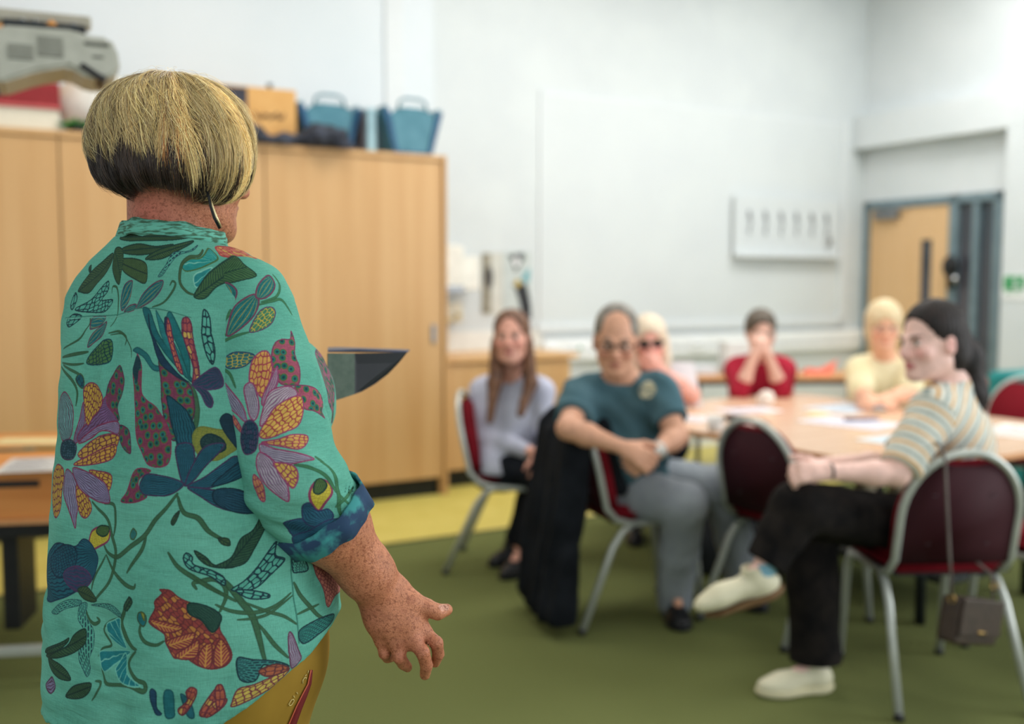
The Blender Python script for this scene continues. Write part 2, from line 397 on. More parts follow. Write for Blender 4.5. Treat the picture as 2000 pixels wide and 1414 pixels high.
# cardboard box with label and handwriting
r_, a, b_, h = boxbin('cardboard_box', 1.22, 1.985, 6.27, 6.63, CT, CT + .36, card, 'tan cardboard box with a black label and handwritten scrawl, left of the blue baskets', 'box')
mb = MB(); mb.box(-.08, .08, -b_ - .002, -b_, h - .15, h - .01); mb.build('black_label', plain('navy_label', (44, 44, 56), .5), r_)
mb = MB(); mb.box(-.06, .06, -b_ - .0028, -b_ - .002, h - .135, h - .125); mb.box(-.06, .06, -b_ - .0028, -b_ - .002, h - .115, h - .105); mb.box(-.06, .0, -b_ - .0028, -b_ - .002, h - .09, h - .08)
mb.build('label_print', card, r_)
mb = MB(); pts = []
for k in range(60):
    t = k / 59; pts.append((.12 + t * .19, -b_ - .002, .185 + .012 * math.sin(t * 46) + .010 * math.sin(t * 19 + 1) + .01 * t + (.018 if k in (0, 30, 44) else 0)))
mb.tube(pts, .0045, 6); mb.build('handwriting', plain('dark_marker', (66, 40, 30), .6), r_)
mb = MB(); mb.tube([(.27, .0, h), (.27, .0, h + .045)], .012, 10); mb.lathe([(.0, .045 + h), (.02, .045 + h), (.02, .06 + h), (0, .06 + h)], (.27, 0, 0))
o = mb.build('small_bottle_cap', plain('navy_cap', (36, 62, 74), .4), None, r_.location, ANG); tag(o, 'tiny dark blue cap standing on the tan cardboard box', 'bottle cap')
# blue baskets
blue = mat_noise('teal_blue_plastic', (60, 116, 132), (76, 130, 146), 12, .4); blued = plain('deep_blue_plastic', (16, 74, 112), .4)
def basket(s, m, label):
    root = empty('carry_basket', R(s, m, CT), ANG, label, 'basket', 'blue carry baskets on the cupboard')
    wb_, wt, hh, d = .115, .185, .30, .14
    M90 = Matrix(((1, 0, 0, 0), (0, 0, 1, 0), (0, 1, 0, 0), (0, 0, 0, 1)))   # poly (x,z) -> x,y=extrude,z
    def panel(y0):
        poly = [(-wb_, 0), (wb_, 0), (wt - .02, hh - .06), (wt - .06, hh - .02), (.07, hh), (-.07, hh), (-wt + .06, hh - .02), (-wt + .02, hh - .06)]
        mb = MB(); mb.prism(poly, y0, y0 + .006, 0, M90); return mb
    fp = panel(-d); fp.build('front_panel', blue, root); panel(d - .006).build('back_panel', blue, root)
    for sx in (-1, 1):
        mb = MB(); mb.prism([(sx * wb_, 0), (sx * (wb_ + .012), 0), (sx * (wt + .012), hh), (sx * (wt - .012), hh)], -d - .004, d + .004, 0, M90); mb.build('side_panel', blue, root)
        mb = MB(); mb.prism([(sx * (wb_ - .012), 0), (sx * (wb_ + .016), 0), (sx * (wt + .026), hh - .01), (sx * (wt - .022), hh - .03)], -d - .014, -d - .004, 0, M90); mb.build('corner_rib', blued, root)
    mb = MB(); mb.box(-wb_, wb_, -d - .012, d, 0, .02, .004); mb.build('base', blued, root)
    mb = MB(); mb.tube([(-.10, -d, hh - .02), (-.09, -d, hh + .035), (-.05, -d, hh + .055), (.05, -d, hh + .055), (.09, -d, hh + .035), (.10, -d, hh - .02)], .009, 10); mb.build('carry_handle', blue, root)
    return root
basket(2.205, 6.42, 'blue carry basket nearer the cardboard box'); basket(2.72, 6.30, 'blue carry basket at the right end of the cupboard top')
clear = plain('pale_blue_tub_plastic', (150, 184, 194), .3)
r_, a, b_, h = boxbin('plastic_tub', 2.425, 2.487, 6.20, 6.54, CT, CT + .28, clear, 'pale blue plastic tub squeezed between the two blue baskets', 'tub', .012)
mb = MB(); mb.box(-a - .006, a + .006, -b_ - .006, b_ + .006, h - .02, h); mb.build('lid', clear, r_)
r_, a, b_, h = boxbin('plastic_tub', 2.405, 2.414, 6.20, 6.54, CT, CT + .26, plain('grey_folder', (96, 92, 98), .6), 'thin grey folder standing against the pale blue tub', 'folder', .004)
# crumpled dark cloth draped along the cupboard front edge
mb = MB(); n1, n2 = 60, 14; rnd = random.Random(2); vs = []
for i in range(n1):
    for j in range(n2):
        t = i / (n1 - 1); q = j / (n2 - 1) * 2 * math.pi
        rr_ = (.046 + .018 * math.sin(t * 9 + 1) + .01 * math.sin(t * 31)) * (0.25 + min(1, min(t, 1 - t) * 8))
        rr_ *= 1 + .18 * math.sin(5 * q + 9 * t) + .12 * math.sin(9 * q - 23 * t)
        z = math.sin(q) * rr_ * 1.0; y = math.cos(q) * rr_ * 1.45
        vs.append((t * .86, y + .015 * math.sin(t * 14), max(z + .04 + .02 * math.sin(t * 11), 0.001)))
mb.add(vs, [(i * n2 + j, (i + 1) * n2 + j, (i + 1) * n2 + (j + 1) % n2, i * n2 + (j + 1) % n2) for i in range(n1 - 1) for j in range(n2)], 0, True)
o = mb.build('crumpled_cloth', mat_noise('dark_slate_cloth', (26, 28, 34), (62, 68, 84), 22, .7, bump=.6), None, R(1.46, 6.115, CT), ANG); tag(o, 'crumpled dark slate cloth lying along the cupboard front edge below the baskets', 'cloth')

# ------------------------------------------------------------------ projector on its wall arm (parallel to the cupboards)
pg = plain('warm_grey_plastic', (176, 176, 164), .45); pgd = plain('grille_dark', (84, 86, 76), .6)
pj = empty('projector', (-1.60, 3.66, 2.122), math.radians(24), 'pale grey short throw projector hanging at top left, vent grilles facing the camera', 'projector')
My = Matrix(((1, 0, 0, 0), (0, 0, 1, 0), (0, 1, 0, 0), (0, 0, 0, 1)))
mb = MB()
poly = [(-.185, -.04), (-.19, .12), (-.16, .145), (.06, .15), (.10, .135), (.17, .135), (.195, .10), (.205, .03), (.17, -.005), (.10, -.01), (.04, .025), (-.06, .0), (-.17, -.045)]
bm = bmesh.new(); v0 = [bm.verts.new((p[0], -.15, p[1])) for p in poly]; v1 = [bm.verts.new((p[0], .14, p[1])) for p in poly]
bm.faces.new(v0); bm.faces.new(v1[::-1]); n = len(poly)
for i in range(n): bm.faces.new((v0[i], v1[i], v1[(i + 1) % n], v0[(i + 1) % n]))
bmesh.ops.recalc_face_normals(bm, faces=bm.faces[:]); bmesh.ops.bevel(bm, geom=bm.edges[:], offset=.012, segments=3, affect='EDGES')
mb.bm(bm); mb.build('housing', pg, pj)
for (x0, x1, z0, z1) in ((-.145, -.068, .035, .085), (-.055, .025, .052, .12)):
    mb = MB(); mb.box(x0, x1, -.1515, -.15, z0, z1)
    g = mb.build('vent_grille', pgd, pj); mb = MB(); k = z0 + .005
    while k < z1 - .002: mb.box(x0, x1, -.154, -.1515, k, k + .0035); k += .0075
    mb.build('vent_slats', pg, g)
mb = MB(); mb.box(-.045, .045, -.1, .06, -.008, .012, .004, 0, tr(.115, -.06, .008) @ rot('Y', math.radians(32))); mb.build('lens_window', M['black'], pj)
mb = MB(); mb.box(.09, .17, -.153, -.15, .10, .112, .001); mb.box(.115, .15, -.153, -.15, .06, .068, .001); mb.build('badge', pgd, pj)
ar = empty('projector_bracket', (-1.60, 3.66, 2.122), math.radians(24), 'long beige wall arm carrying the projector at top left', 'arm')
mb = MB(); mb.box(-1.12, .12, -.045, .045, .185, .225, .012); mb.build('beam', plain('beige_arm', (170, 164, 148), .45), ar)
mb = MB(); mb.box(-.16, .10, -.07, .07, .158, .184, .004); mb.box(-.11, .04, -.10, -.05, .151, .17, .004); mb.build('mounting_plate', M['dark_metal'], ar)
for x in (-.10, -.06, .06): mb = MB(); mb.tube([(x, -.06, .15), (x, -.06, .19)], .009, 8); mb.build('bolt', M['steel_grey'], ar)
mb = MB(); mb.tube([(-.02, -.085, .16), (.0, -.085, .18)], .014, 12); mb.build('orange_knob', plain('orange_plastic', (214, 140, 44), .4), ar)
mb = MB(); mb.box(-1.14, -1.10, -.12, .12, .05, .38, .004); mb.build('wall_plate', M['dark_metal'], ar)

# ------------------------------------------------------------------ wheeled cart at the left with papers
ct = empty('wheeled_table', (-2.02, 3.80, 0), math.radians(9), 'orange beech table on a black wheeled frame at the left edge', 'table')
mb = MB(); mb.box(-.62, .60, -.26, .64, .735, .76, .004); mb.build('tabletop', M['cart_wood'], ct)
mb = MB(); mb.box(-.60, .58, -.24, -.22, .575, .735, .003); mb.box(-.60, -.58, -.22, .50, .575, .735); mb.box(.56, .58, -.22, .50, .575, .735); mb.build('apron', M['cart_wood'], ct)
mb = MB(); mb.box(.12, .30, -.2445, -.24, .69, .715, .006); mb.build('hand_grip', M['black'], ct)
mb = MB(); mb.box(-.60, .58, -.26, .5, .56, .575); mb.build('tray_base', M['table_edge'], ct)
mb = MB(); mb.box(-.58, .56, -.20, -.16, .50, .56, .004); mb.box(-.58, .56, .40, .44, .50, .56, .004); mb.build('frame_rail', M['black'], ct)
for x in (-.5, .12):
    mb = MB(); mb.box(x - .03, x + .03, -.02, .20, .10, .5, .006); mb.build('upright', M['black'], ct)
for x in (-.5, .5):
    mb = MB(); mb.box(x - .025, x + .025, -.3, .45, .07, .10, .006); mb.build('foot_bar', M['dark_metal'], ct)
    for y in (-.27, .42):
        w = MB(); w.lathe([(0, -.014), (.03, -.014), (.035, -.006), (.035, .006), (.03, .014), (0, .014)], (x, y, .036), 18, 0, rot('Y', math.pi / 2)); w.box(x - .02, x + .02, y - .012, y + .012, .05, .075)
        w.build('caster', M['black'], ct)
mb = MB(); mb.box(-.5, .5, -.29, -.26, .09, .125, .006); mb.build('lower_rail', M['silver'], ct)
def paper(x, y, z, rz, w, d, col, label, name='paper_sheet', cat='paper', t=.002, marks=None, mark_col=(90, 90, 110)):
    root = empty(name, (x, y, z), rz, label, cat)
    mb = MB(); mb.box(-w / 2, w / 2, -d / 2, d / 2, 0, t, 0); mb.build('sheet', plain(name + '_col', col, .6, var=3), root)
    if marks:
        mb = MB(); rnd = random.Random(int(x * 997) + int(y * 991))
        for k in range(marks):
            yy = d / 2 - d * (k + 1) / (marks + 1); mb.box(-w * .4, w * rnd.uniform(0, .4), yy - d * .012, yy + d * .012, t, t + .0006)
        mb.build('print', plain(name + '_print', mark_col, .6), root)
    return root
CZ = .7605
paper(-1.72, 3.66, CZ, .25, .22, .30, (206, 202, 196), 'grey printed sheet near the front edge of the wheeled table', marks=9)
paper(-1.92, 4.20, CZ, .05, .42, .16, (222, 204, 150), 'cream strip at the back of the wheeled table, behind the pens', 'folded_leaflet', 'leaflet', .004)
for i, (x, c, nm) in enumerate(((-1.84, (40, 110, 70), 'green'), (-1.93, (40, 120, 110), 'teal'))):
    mb = MB(); mb.tube([(-.07, 0, .007), (.05, 0, .007), (.072, 0, .007)], [.006, .006, .002], 8); o = mb.build('felt_pen', plain(nm + '_pen', c, .4), None, (x, 3.98 - i * .03, CZ), .1 + i * .2)
    tag(o, nm + ' felt pen lying across the middle of the wheeled table', 'pen')

# ------------------------------------------------------------------ wall things above the worktop
wh = plain('white_enamel', (226, 224, 214), .35)
hd = empty('water_heater', R(3.12, MW - .001, 1.34), ANG, 'white wall-hung unit above the worktop next to the end panel', 'water heater')
mb = MB(); mb.box(-.16, .20, -.24, 0, .0, .34, .03); mb.build('case', wh, hd)
mb = MB(); mb.box(-.15, .19, -.25, -.24, .0, .05, .004); mb.build('lower_strip', M['steel_grey'], hd)
mb = MB(); mb.box(.2, .34, -.2, -.001, .02, .26, .01); mb.build('side_box', wh, hd)
mb = MB(); mb.tube([(.0, -.18, 0), (.0, -.18, -.12), (.06, -.24, -.18)], .012, 10); mb.build('spout', M['chrome'], hd)
dp = empty('towel_dispenser', R(3.30, MW - .001, 1.12), ANG, 'cream towel dispenser on the wall below the white wall-hung unit', 'dispenser')
mb = MB(); mb.box(-.30, .06, -.13, 0, .0, .15, .015); mb.build('case', plain('cream_plastic', (206, 200, 182), .5), dp)
mb = MB(); mb.box(-.28, .0, -.134, -.13, .02, .035); mb.box(.0, .03, -.15, -.13, .04, .07, .004); mb.build('lever', plain('ochre_plastic', (188, 170, 110), .5), dp)
ws = MB(); ws.box(2.95, 4.1, MW - .012, MW - .001, .905, 1.05); o = ws.build('splashback', plain('splash_white', (222, 222, 216), .3), None, (0, 0, 0), ANG); tag(o, 'low pale splashback strip along the wall behind the worktop', 'splashback')
# two posters side by side
ps = empty('poster', R(3.665, MW - .001, 1.17), ANG, 'narrow olive brown poster, left of the black and white one', 'poster')
mb = MB(); mb.box(-.09, .09, -.006, 0, 0, .47); mb.build('sheet', plain('poster_paper', (200, 200, 192), .6), ps)
mb = MB(); mb.box(-.085, -.01, -.0075, -.006, .01, .46); mb.build('printed_band', mat_noise('olive_print', (116, 110, 92), (160, 154, 138), 9, .6), ps)
mb = MB(); bm = bmesh.new(); bmesh.ops.create_icosphere(bm, subdivisions=2, radius=.04)
for v in bm.verts: v.co = Vector((v.co.x - .03, v.co.y * .03 - .008, v.co.z * 2.2 + .28))
mb.bm(bm); mb.build('dark_motif', plain('umber_print', (70, 66, 62), .6), ps)
ps = empty('poster', R(3.885, MW - .001, 1.13), ANG, 'poster with a black shape and a yellow diamond on the wall above the worktop', 'poster')
mb = MB(); mb.box(-.125, .125, -.006, 0, 0, .52); mb.build('sheet', plain('poster_pale', (188, 196, 194), .6), ps)
mb = MB(); mb.prism([(-.06, .27), (-.02, .24), (.02, .12), (.045, .0), (.125, .0), (.12, .10), (.10, .2), (.07, .285), (.0, .25)], -.0078, -.006, 0, My); mb.prism([(-.08, .49), (.05, .51), (.06, .47), (.03, .42), (-.02, .36), (-.04, .42)], -.0078, -.006, 0, My); mb.build('black_print', M['black'], ps)
mb = MB(); mb.prism([(-.04, .44), (-.01, .49), (.025, .44), (-.008, .40)], -.009, -.0078, 0, My); mb.build('white_print', M['frame_white'], ps)
mb = MB(); mb.prism([(-.03, .275), (.0, .315), (.035, .275), (.0, .24)], -.009, -.0078, 0, My); mb.build('yellow_diamond', plain('ochre_print', (176, 146, 32), .6), ps)
mb = MB(); mb.prism([(.03, .30), (.1, .28), (.115, .4), (.06, .36)], -.0075, -.006, 0, My); mb.build('teal_print', plain('teal_print', (110, 164, 172), .6), ps)
def socket(s, z, label, mark=None):
    root = empty('wall_socket', R(s, MW - .051, z), ANG, label, 'socket')
    mb = MB(); mb.box(-.075, .075, -.012, 0, -.042, .042, .004); mb.build('plate', M['frame_white'], root)
    mb = MB()
    mb.box(-.045, .045, -.0135, -.012, -.006, .004)
    mb.build('switch_strip', M['steel_grey'], root)
    if mark: mb = MB(); mb.box(-.012, .012, -.018, -.012, .0, .03, .003); mb.build('indicator', plain('green_plastic', (60, 150, 90), .4), root)
socket(4.42, .885, 'double wall socket with a green mark right of the posters', True); socket(4.16, .885, 'plain double wall socket nearest the posters'); socket(5.62, .885, 'plain wall socket right of the woman in sunglasses')
# exit sign on the pier and things at the far right
ex = empty('exit_sign', R(SR - .162, MW - 1.725, 1.30), ANG, 'green and white emergency exit running man sign right of the door', 'sign')
gm = plain('sign_green', (36, 150, 84), .5)
mb = MB(); mb.box(-.004, 0, -.30, .14, -.02, .18); mb.build('sign_board', M['frame_white'], ex)
def glyph(pts, r=.008):
    mb = MB(); mb.tube([(-.006, -p[0], p[1]) for p in pts], r, 6); return mb
mb = MB(); mb.box(-.006, -.004, -.06, .12, .055, .165); mb.build('pictogram_ground', gm, ex)
g = glyph([(.03, .075), (.0, .09), (-.02, .115), (-.005, .135)], .007); g.tube([(-.008, -.0, .09), (-.008, .03, .07)], .006, 6); g.tube([(-.008, .02, .115), (-.008, .045, .105), (-.008, .06, .12)], .005, 6); g.lathe([(0, -.01), (.01, 0), (0, .01)], (-.008, -.002, .152), 10); g.build('running_figure', M['frame_white'], ex)
mb = MB(); mb.box(-.006, -.004, -.16, -.09, .06, .155); mb.build('door_symbol', gm, ex)
mb = MB(); mb.prism([(.10, .02), (.05, .035), (.10, .05)], -.006, -.004, 0, Matrix(((0, 0, 1, 0), (1, 0, 0, 0), (0, 1, 0, 0), (0, 0, 0, 1)))); mb.box(-.006, -.004, -.05, .09, .031, .039); mb.build('arrow', gm, ex)
tl = empty('equipment_case', R(6.7, 4.35, 0), ANG, 'teal cloth-covered stand by the right wall, right of the black office chair', 'stand')
mb = MB(); mb.box(-.32, .32, -.25, .25, .0, .80, .05); mb.build('cover', mat_noise('teal_cover', (30, 132, 134), (44, 150, 150), 6, .7), tl)
oc = empty('office_chair', R(6.02, 3.98, 0), ANG + .5, 'black office chair with a rounded back by the glazed panel', 'chair')
bm = bmesh.new(); bmesh.ops.create_cube(bm, size=1)
for v in bm.verts: v.co = Vector((v.co.x * .46, v.co.y * .09, v.co.z * .60 + .82))
bmesh.ops.bevel(bm, geom=bm.edges[:], offset=.043, segments=4, affect='EDGES')
for v in bm.verts:
    q = max(0, v.co.z - .90) / .22; v.co.x *= math.sqrt(max(.06, 1 - .75 * q * q)); v.co.y += .05 * (v.co.x / .23) ** 2 * -1
mb = MB(); mb.bm(bm, 0, None, True); blk = plain('charcoal_upholstery', (24, 32, 40), .85)
mb.build('backrest', blk, oc)
mb = MB(); mb.box(-.24, .24, -.46, 0, .44, .52, .03); mb.build('seat', blk, oc)
mb = MB(); mb.tube([(0, -.22, .44), (0, -.22, .1)], .03, 12); mb.tube([(0, -.1, .46), (0, .03, .5), (0, .05, .6)], .02, 10); mb.build('column', M['black'], oc)
for k in range(5):
    a0 = k * 2 * math.pi / 5; mb = MB(); mb.tube([(0, -.22, .12), (.28 * math.cos(a0), -.22 + .28 * math.sin(a0), .07)], [.025, .016], 8); f_ = mb.build('foot_arm', M['black'], oc)
    w = MB(); w.lathe([(0, -.012), (.03, -.012), (.03, .012), (0, .012)], (.28 * math.cos(a0), -.22 + .28 * math.sin(a0), .031), 14, 0, rot('X', math.pi / 2)); w.build('caster', M['black'], f_)

# ------------------------------------------------------------------ side table by the back wall, with its clutter
st = empty('side_table', (2.22, 7.55, 0), math.radians(3), 'brown-topped side table with a dark metal frame behind the red jumper', 'table')
mb = MB(); mb.box(-.95, .42, -.28, .28, .715, .74, .003); mb.build('tabletop', M['table_edge'], st)
mb = MB(); mb.box(-.93, .40, -.27, -.24, .685, .714); mb.box(-.93, .40, .24, .27, .685, .714); mb.build('rail', M['dark_metal'], st)
for x in (-.92, .37):
    for y in (-.26, .24): mb = MB(); mb.box(x, x + .028, y, y + .028, 0, .714); mb.build('leg', M['dark_metal'], st)
mb = MB(); mb.box(-.93, .40, -.26, .26, .30, .32); mb.build('shelf', plain('grey_shelf', (150, 156, 156), .6), st)
mb = lump('x', (.62, .34, .24), None, 21, 3, .22); o = mb.build('cloth_bag', plain('green_cloth', (24, 124, 84), .8), None, (2.42, 7.55, .321), 0); tag(o, 'green cloth bag on the lower shelf of the side table', 'bag')
mb = MB(); mb.add([(-.13, -.06, 0), (.06, -.08, 0), (.13, -.02, .11), (.08, .07, .02), (-.12, .07, .0), (-.1, 0, .05), (.0, 0, .04)], [(0, 1, 6, 5), (1, 2, 6), (2, 3, 6), (3, 4, 5, 6), (4, 0, 5), (0, 4, 3, 1), (1, 3, 2)]); o = mb.build('folded_packet', plain('coral_paper', (224, 108, 84), .6), None, (2.26, 7.50, .7405), .1); tag(o, 'coral red folded packet on the side table, right of the red jumper', 'packet')
sd = [('storage_carton', 1.70, .30, .20, .24, (224, 224, 222), 'white carton on the side table left of the red jumper'),
      ('paper_stack', 1.38, .22, .22, .06, (206, 212, 218), 'low pale stack of papers at the left end of the side table')]
for nm, x, w, d, hh, c, lb in sd:
    mb = MB(); mb.box(-w / 2, w / 2, -d / 2, d / 2, 0, hh, .006); o = mb.build(nm, plain(nm, c, .6), None, (x, 7.55, .7405), .1); tag(o, lb, 'carton' if 'carton' in nm else 'papers')
# ------------------------------------------------------------------ signed-distance modelling of bodies, clothes and hair
def V(*a): return np.array(a, float)

class SDF:
    def __init__(s, lo, hi, vox, fine=None):
        """grid from lo to hi; fine = list of (axis, a, b, vox) for locally finer spacing"""
        s.ax = []
        for i in range(3):
            segs = [(lo[i], hi[i], vox)]
            for (ax, a, b, v) in (fine or []):
                if ax == i:
                    ns = []
                    for (p, q, w) in segs:
                        if b <= p or a >= q or v >= w: ns.append((p, q, w)); continue
                        if a > p: ns.append((p, a, w))
                        ns.append((max(a, p), min(b, q), v))
                        if b < q: ns.append((b, q, w))
                    segs = ns
            c = [np.array([segs[0][0]])]
            for (p, q, w) in segs:
                n = max(1, int(round((q - p) / w))); c.append(np.linspace(p, q, n + 1)[1:])
            s.ax.append(np.concatenate(c).astype(np.float32))
        s.d = np.full([len(a) for a in s.ax], 1.0, np.float32)
        s.pend = []
    def _sl(s, lo, hi):
        out = []
        for i in range(3):
            a = int(np.searchsorted(s.ax[i], lo[i])); b = int(np.searchsorted(s.ax[i], hi[i]))
            out.append(slice(max(0, a - 1), min(len(s.ax[i]), b + 1)))
        return tuple(out)
    def _g(s, sl):
        return s.ax[0][sl[0]][:, None, None], s.ax[1][sl[1]][None, :, None], s.ax[2][sl[2]][None, None, :]
    def _apply(s, lo, hi, fn, k, op):
        m = k + 0.03
        sl = s._sl([x - m for x in lo], [x + m for x in hi])
        if any(q.stop - q.start < 2 for q in sl): return
        X, Y, Z = s._g(sl); p = fn(X, Y, Z).astype(np.float32); d = s.d[sl]
        if op == 'add':
            if k > 0: h = np.maximum(k - np.abs(d - p), 0) / k; r = np.minimum(d, p) - h * h * k * .25
            else: r = np.minimum(d, p)
        elif op == 'sub':
            if k > 0: h = np.maximum(k - np.abs(d + p), 0) / k; r = np.maximum(d, -p) + h * h * k * .25
            else: r = np.maximum(d, -p)
        s.d[sl] = r
    def cap(s, a, b, ra, rb=None, k=0.02, op='add', flat=None):
        a = np.array(a, float); b = np.array(b, float); rb = ra if rb is None else rb
        e = None
        if flat is not None: e = np.array(flat[0], float); e /= np.linalg.norm(e); f = float(flat[1])
        R_ = max(ra, rb) * (max(1, flat[1]) if flat else 1)
        def fn(X, Y, Z):
            px, py, pz = X - a[0], Y - a[1], Z - a[2]; v = b - a
            if e is not None:
                q = (px * e[0] + py * e[1] + pz * e[2]) * (1 / f - 1); px = px + q * e[0]; py = py + q * e[1]; pz = pz + q * e[2]
                v = v + (v @ e) * (1 / f - 1) * e
            L = v @ v + 1e-12; t = np.clip((px * v[0] + py * v[1] + pz * v[2]) / L, 0, 1)
            d = np.sqrt((px - t * v[0]) ** 2 + (py - t * v[1]) ** 2 + (pz - t * v[2]) ** 2) - (ra + (rb - ra) * t)
            return d * (min(1.0, f) if e is not None else 1.0)
        s._apply(np.minimum(a, b) - R_, np.maximum(a, b) + R_, fn, k, op); return s
    def chain(s, pts, rs, k=0.02, flat=None, op='add'):
        for i in range(len(pts) - 1): s.cap(pts[i], pts[i + 1], rs[i], rs[i + 1], k, op, flat)
        return s
    def ell(s, c, r, k=0.02, op='add', Rm=None):
        c = np.array(c, float); r = np.array(r, float); Rm = np.eye(3) if Rm is None else np.array(Rm, float)
        mx = max(r)
        def fn(X, Y, Z):
            px, py, pz = X - c[0], Y - c[1], Z - c[2]
            q = [(px * Rm[0, i] + py * Rm[1, i] + pz * Rm[2, i]) for i in range(3)]
            k0 = np.sqrt(sum((q[i] / r[i]) ** 2 for i in range(3))) + 1e-9
            k1 = np.sqrt(sum((q[i] / r[i] ** 2) ** 2 for i in range(3))) + 1e-9
            return k0 * (k0 - 1) / k1
        s._apply(c - mx, c + mx, fn, k, op); return s
    def cut(s, p, n, ctr=None, rad=9.0, k=0.0):
        """keep the side of the plane that n points away from, inside a ball"""
        p = np.array(p, float); n = np.array(n, float); n /= np.linalg.norm(n); c = p if ctr is None else np.array(ctr, float)
        sl = s._sl(c - rad, c + rad); X, Y, Z = s._g(sl)
        pl = ((X - p[0]) * n[0] + (Y - p[1]) * n[1] + (Z - p[2]) * n[2]).astype(np.float32)
        if rad < 5:
            inside = ((X - c[0]) ** 2 + (Y - c[1]) ** 2 + (Z - c[2]) ** 2) < rad * rad
            pl = np.where(inside, pl, -1.0)
        s.d[sl] = np.maximum(s.d[sl], pl); return s
    def wrinkle(s, fn, band=0.05):
        idx = np.nonzero(np.abs(s.d) < band)
        x, y, z = s.ax[0][idx[0]], s.ax[1][idx[1]], s.ax[2][idx[2]]
        s.d[idx] += fn(x, y, z).astype(np.float32); return s
    def mesh(s, iters=0):
        d = s.d; nx, ny, nz = d.shape
        neg = d < 0
        # cells that hold a crossing
        c = np.zeros((nx - 1, ny - 1, nz - 1), np.uint8)
        for i in (0, 1):
            for j in (0, 1):
                for k in (0, 1): c += neg[i:nx - 1 + i, j:ny - 1 + j, k:nz - 1 + k]
        ci = np.nonzero((c > 0) & (c < 8)); n = len(ci[0])
        idx = np.full(c.shape, -1, np.int32); idx[ci] = np.arange(n)
        acc = np.zeros((n, 3)); cnt = np.zeros(n)
        offs = [(i, j, k) for i in (0, 1) for j in (0, 1) for k in (0, 1)]
        for a in offs:
            for ax in range(3):
                if a[ax] == 1: continue
                b = list(a); b[ax] = 1; b = tuple(b)
                da = d[ci[0] + a[0], ci[1] + a[1], ci[2] + a[2]]; db = d[ci[0] + b[0], ci[1] + b[1], ci[2] + b[2]]
                m = (da < 0) != (db < 0)
                t = np.where(m, da / np.where(m, da - db, 1), 0)
                for q in range(3):
                    pa = s.ax[q][ci[q] + a[q]]
                    p = pa + (t * (s.ax[q][ci[q] + 1] - pa) if q == ax else 0)
                    acc[:, q] += np.where(m, p, 0)
                cnt += m
        v = acc / cnt[:, None]
        quads = []
        for ax in range(3):
            a = [slice(1, -1)] * 3; sl0 = [slice(1, -1)] * 3; sl1 = [slice(1, -1)] * 3
            sl0[ax] = slice(0, -1); sl1[ax] = slice(1, None)
            A = neg[tuple(sl0)]; B = neg[tuple(sl1)]
            e = np.nonzero(A != B)
            if not len(e[0]): continue
            o = [e[q] + (0 if q == ax else 1) for q in range(3)]
            u, w = [(1, 2), (2, 0), (0, 1)][ax]
            def cell(du, dw):
                p = [o[0].copy(), o[1].copy(), o[2].copy()]; p[u] = p[u] - du; p[w] = p[w] - dw
                return idx[p[0], p[1], p[2]]
            q = np.stack([cell(1, 1), cell(0, 1), cell(0, 0), cell(1, 0)], 1)
            fl = B[e]          # outside -> inside: flip
            q[fl] = q[fl][:, ::-1]
            quads.append(q)
        q = np.concatenate(quads); q = q[(q >= 0).all(1)]
        for _ in range(iters):
            sm = np.zeros_like(v); ct_ = np.zeros(len(v))
            for i in range(4):
                np.add.at(sm, q[:, i], v[q[:, (i + 1) % 4]]); np.add.at(ct_, q[:, i], 1)
                np.add.at(sm, q[:, i], v[q[:, (i - 1) % 4]]); np.add.at(ct_, q[:, i], 1)
            v = v * .5 + .5 * sm / np.maximum(ct_, 1)[:, None]
        return v, q

def np_mesh(name, v, q, mat=None, parent=None, col=None, sm=True):
    me = bpy.data.meshes.new(name); n = q.shape[1]
    me.vertices.add(len(v)); me.vertices.foreach_set('co', np.ascontiguousarray(v, np.float32).ravel())
    me.loops.add(q.size); me.loops.foreach_set('vertex_index', np.ascontiguousarray(q, np.int32).ravel())
    me.polygons.add(len(q)); me.polygons.foreach_set('loop_start', np.arange(0, q.size, n, dtype=np.int32))
    me.polygons.foreach_set('loop_total', np.full(len(q), n, np.int32))
    me.polygons.foreach_set('use_smooth', np.full(len(q), sm)); me.update(calc_edges=True)
    if col is not None:
        a = me.color_attributes.new('Col', 'FLOAT_COLOR', 'POINT')
        c = np.ones((len(v), 4), np.float32); c[:, :3] = col; a.data.foreach_set('color', c.ravel())
    return link(name, me, mat, parent)

def snoise(x, y, z, seed=0, f=1.0, oct=2):
    r = np.random.RandomState(seed); out = 0; a = 1.0
    for o in range(oct):
        for _ in range(4):
            k = r.normal(size=3); k = k / np.linalg.norm(k) * f * (2 ** o) * r.uniform(.7, 1.3) * 6.28; p = r.uniform(0, 6.28)
            k2 = r.normal(size=3); k2 = k2 / np.linalg.norm(k2) * f * (2 ** o) * 3.0
            out = out + a * np.sin(k[0] * x + k[1] * y + k[2] * z + p + 1.5 * np.sin(k2[0] * x + k2[1] * y + k2[2] * z))
        a *= .5
    return out / 4

def lp(a, b, t): return np.array(a, float) * (1 - t) + np.array(b, float) * t
def nrm(v): v = np.array(v, float); return v / (np.linalg.norm(v) + 1e-12)
def frame_from(fwd, up=(0, 0, 1)):
    f = nrm(fwd); r = nrm(np.cross(f, up)); u = np.cross(r, f); return r, f, u     # right, forward, up

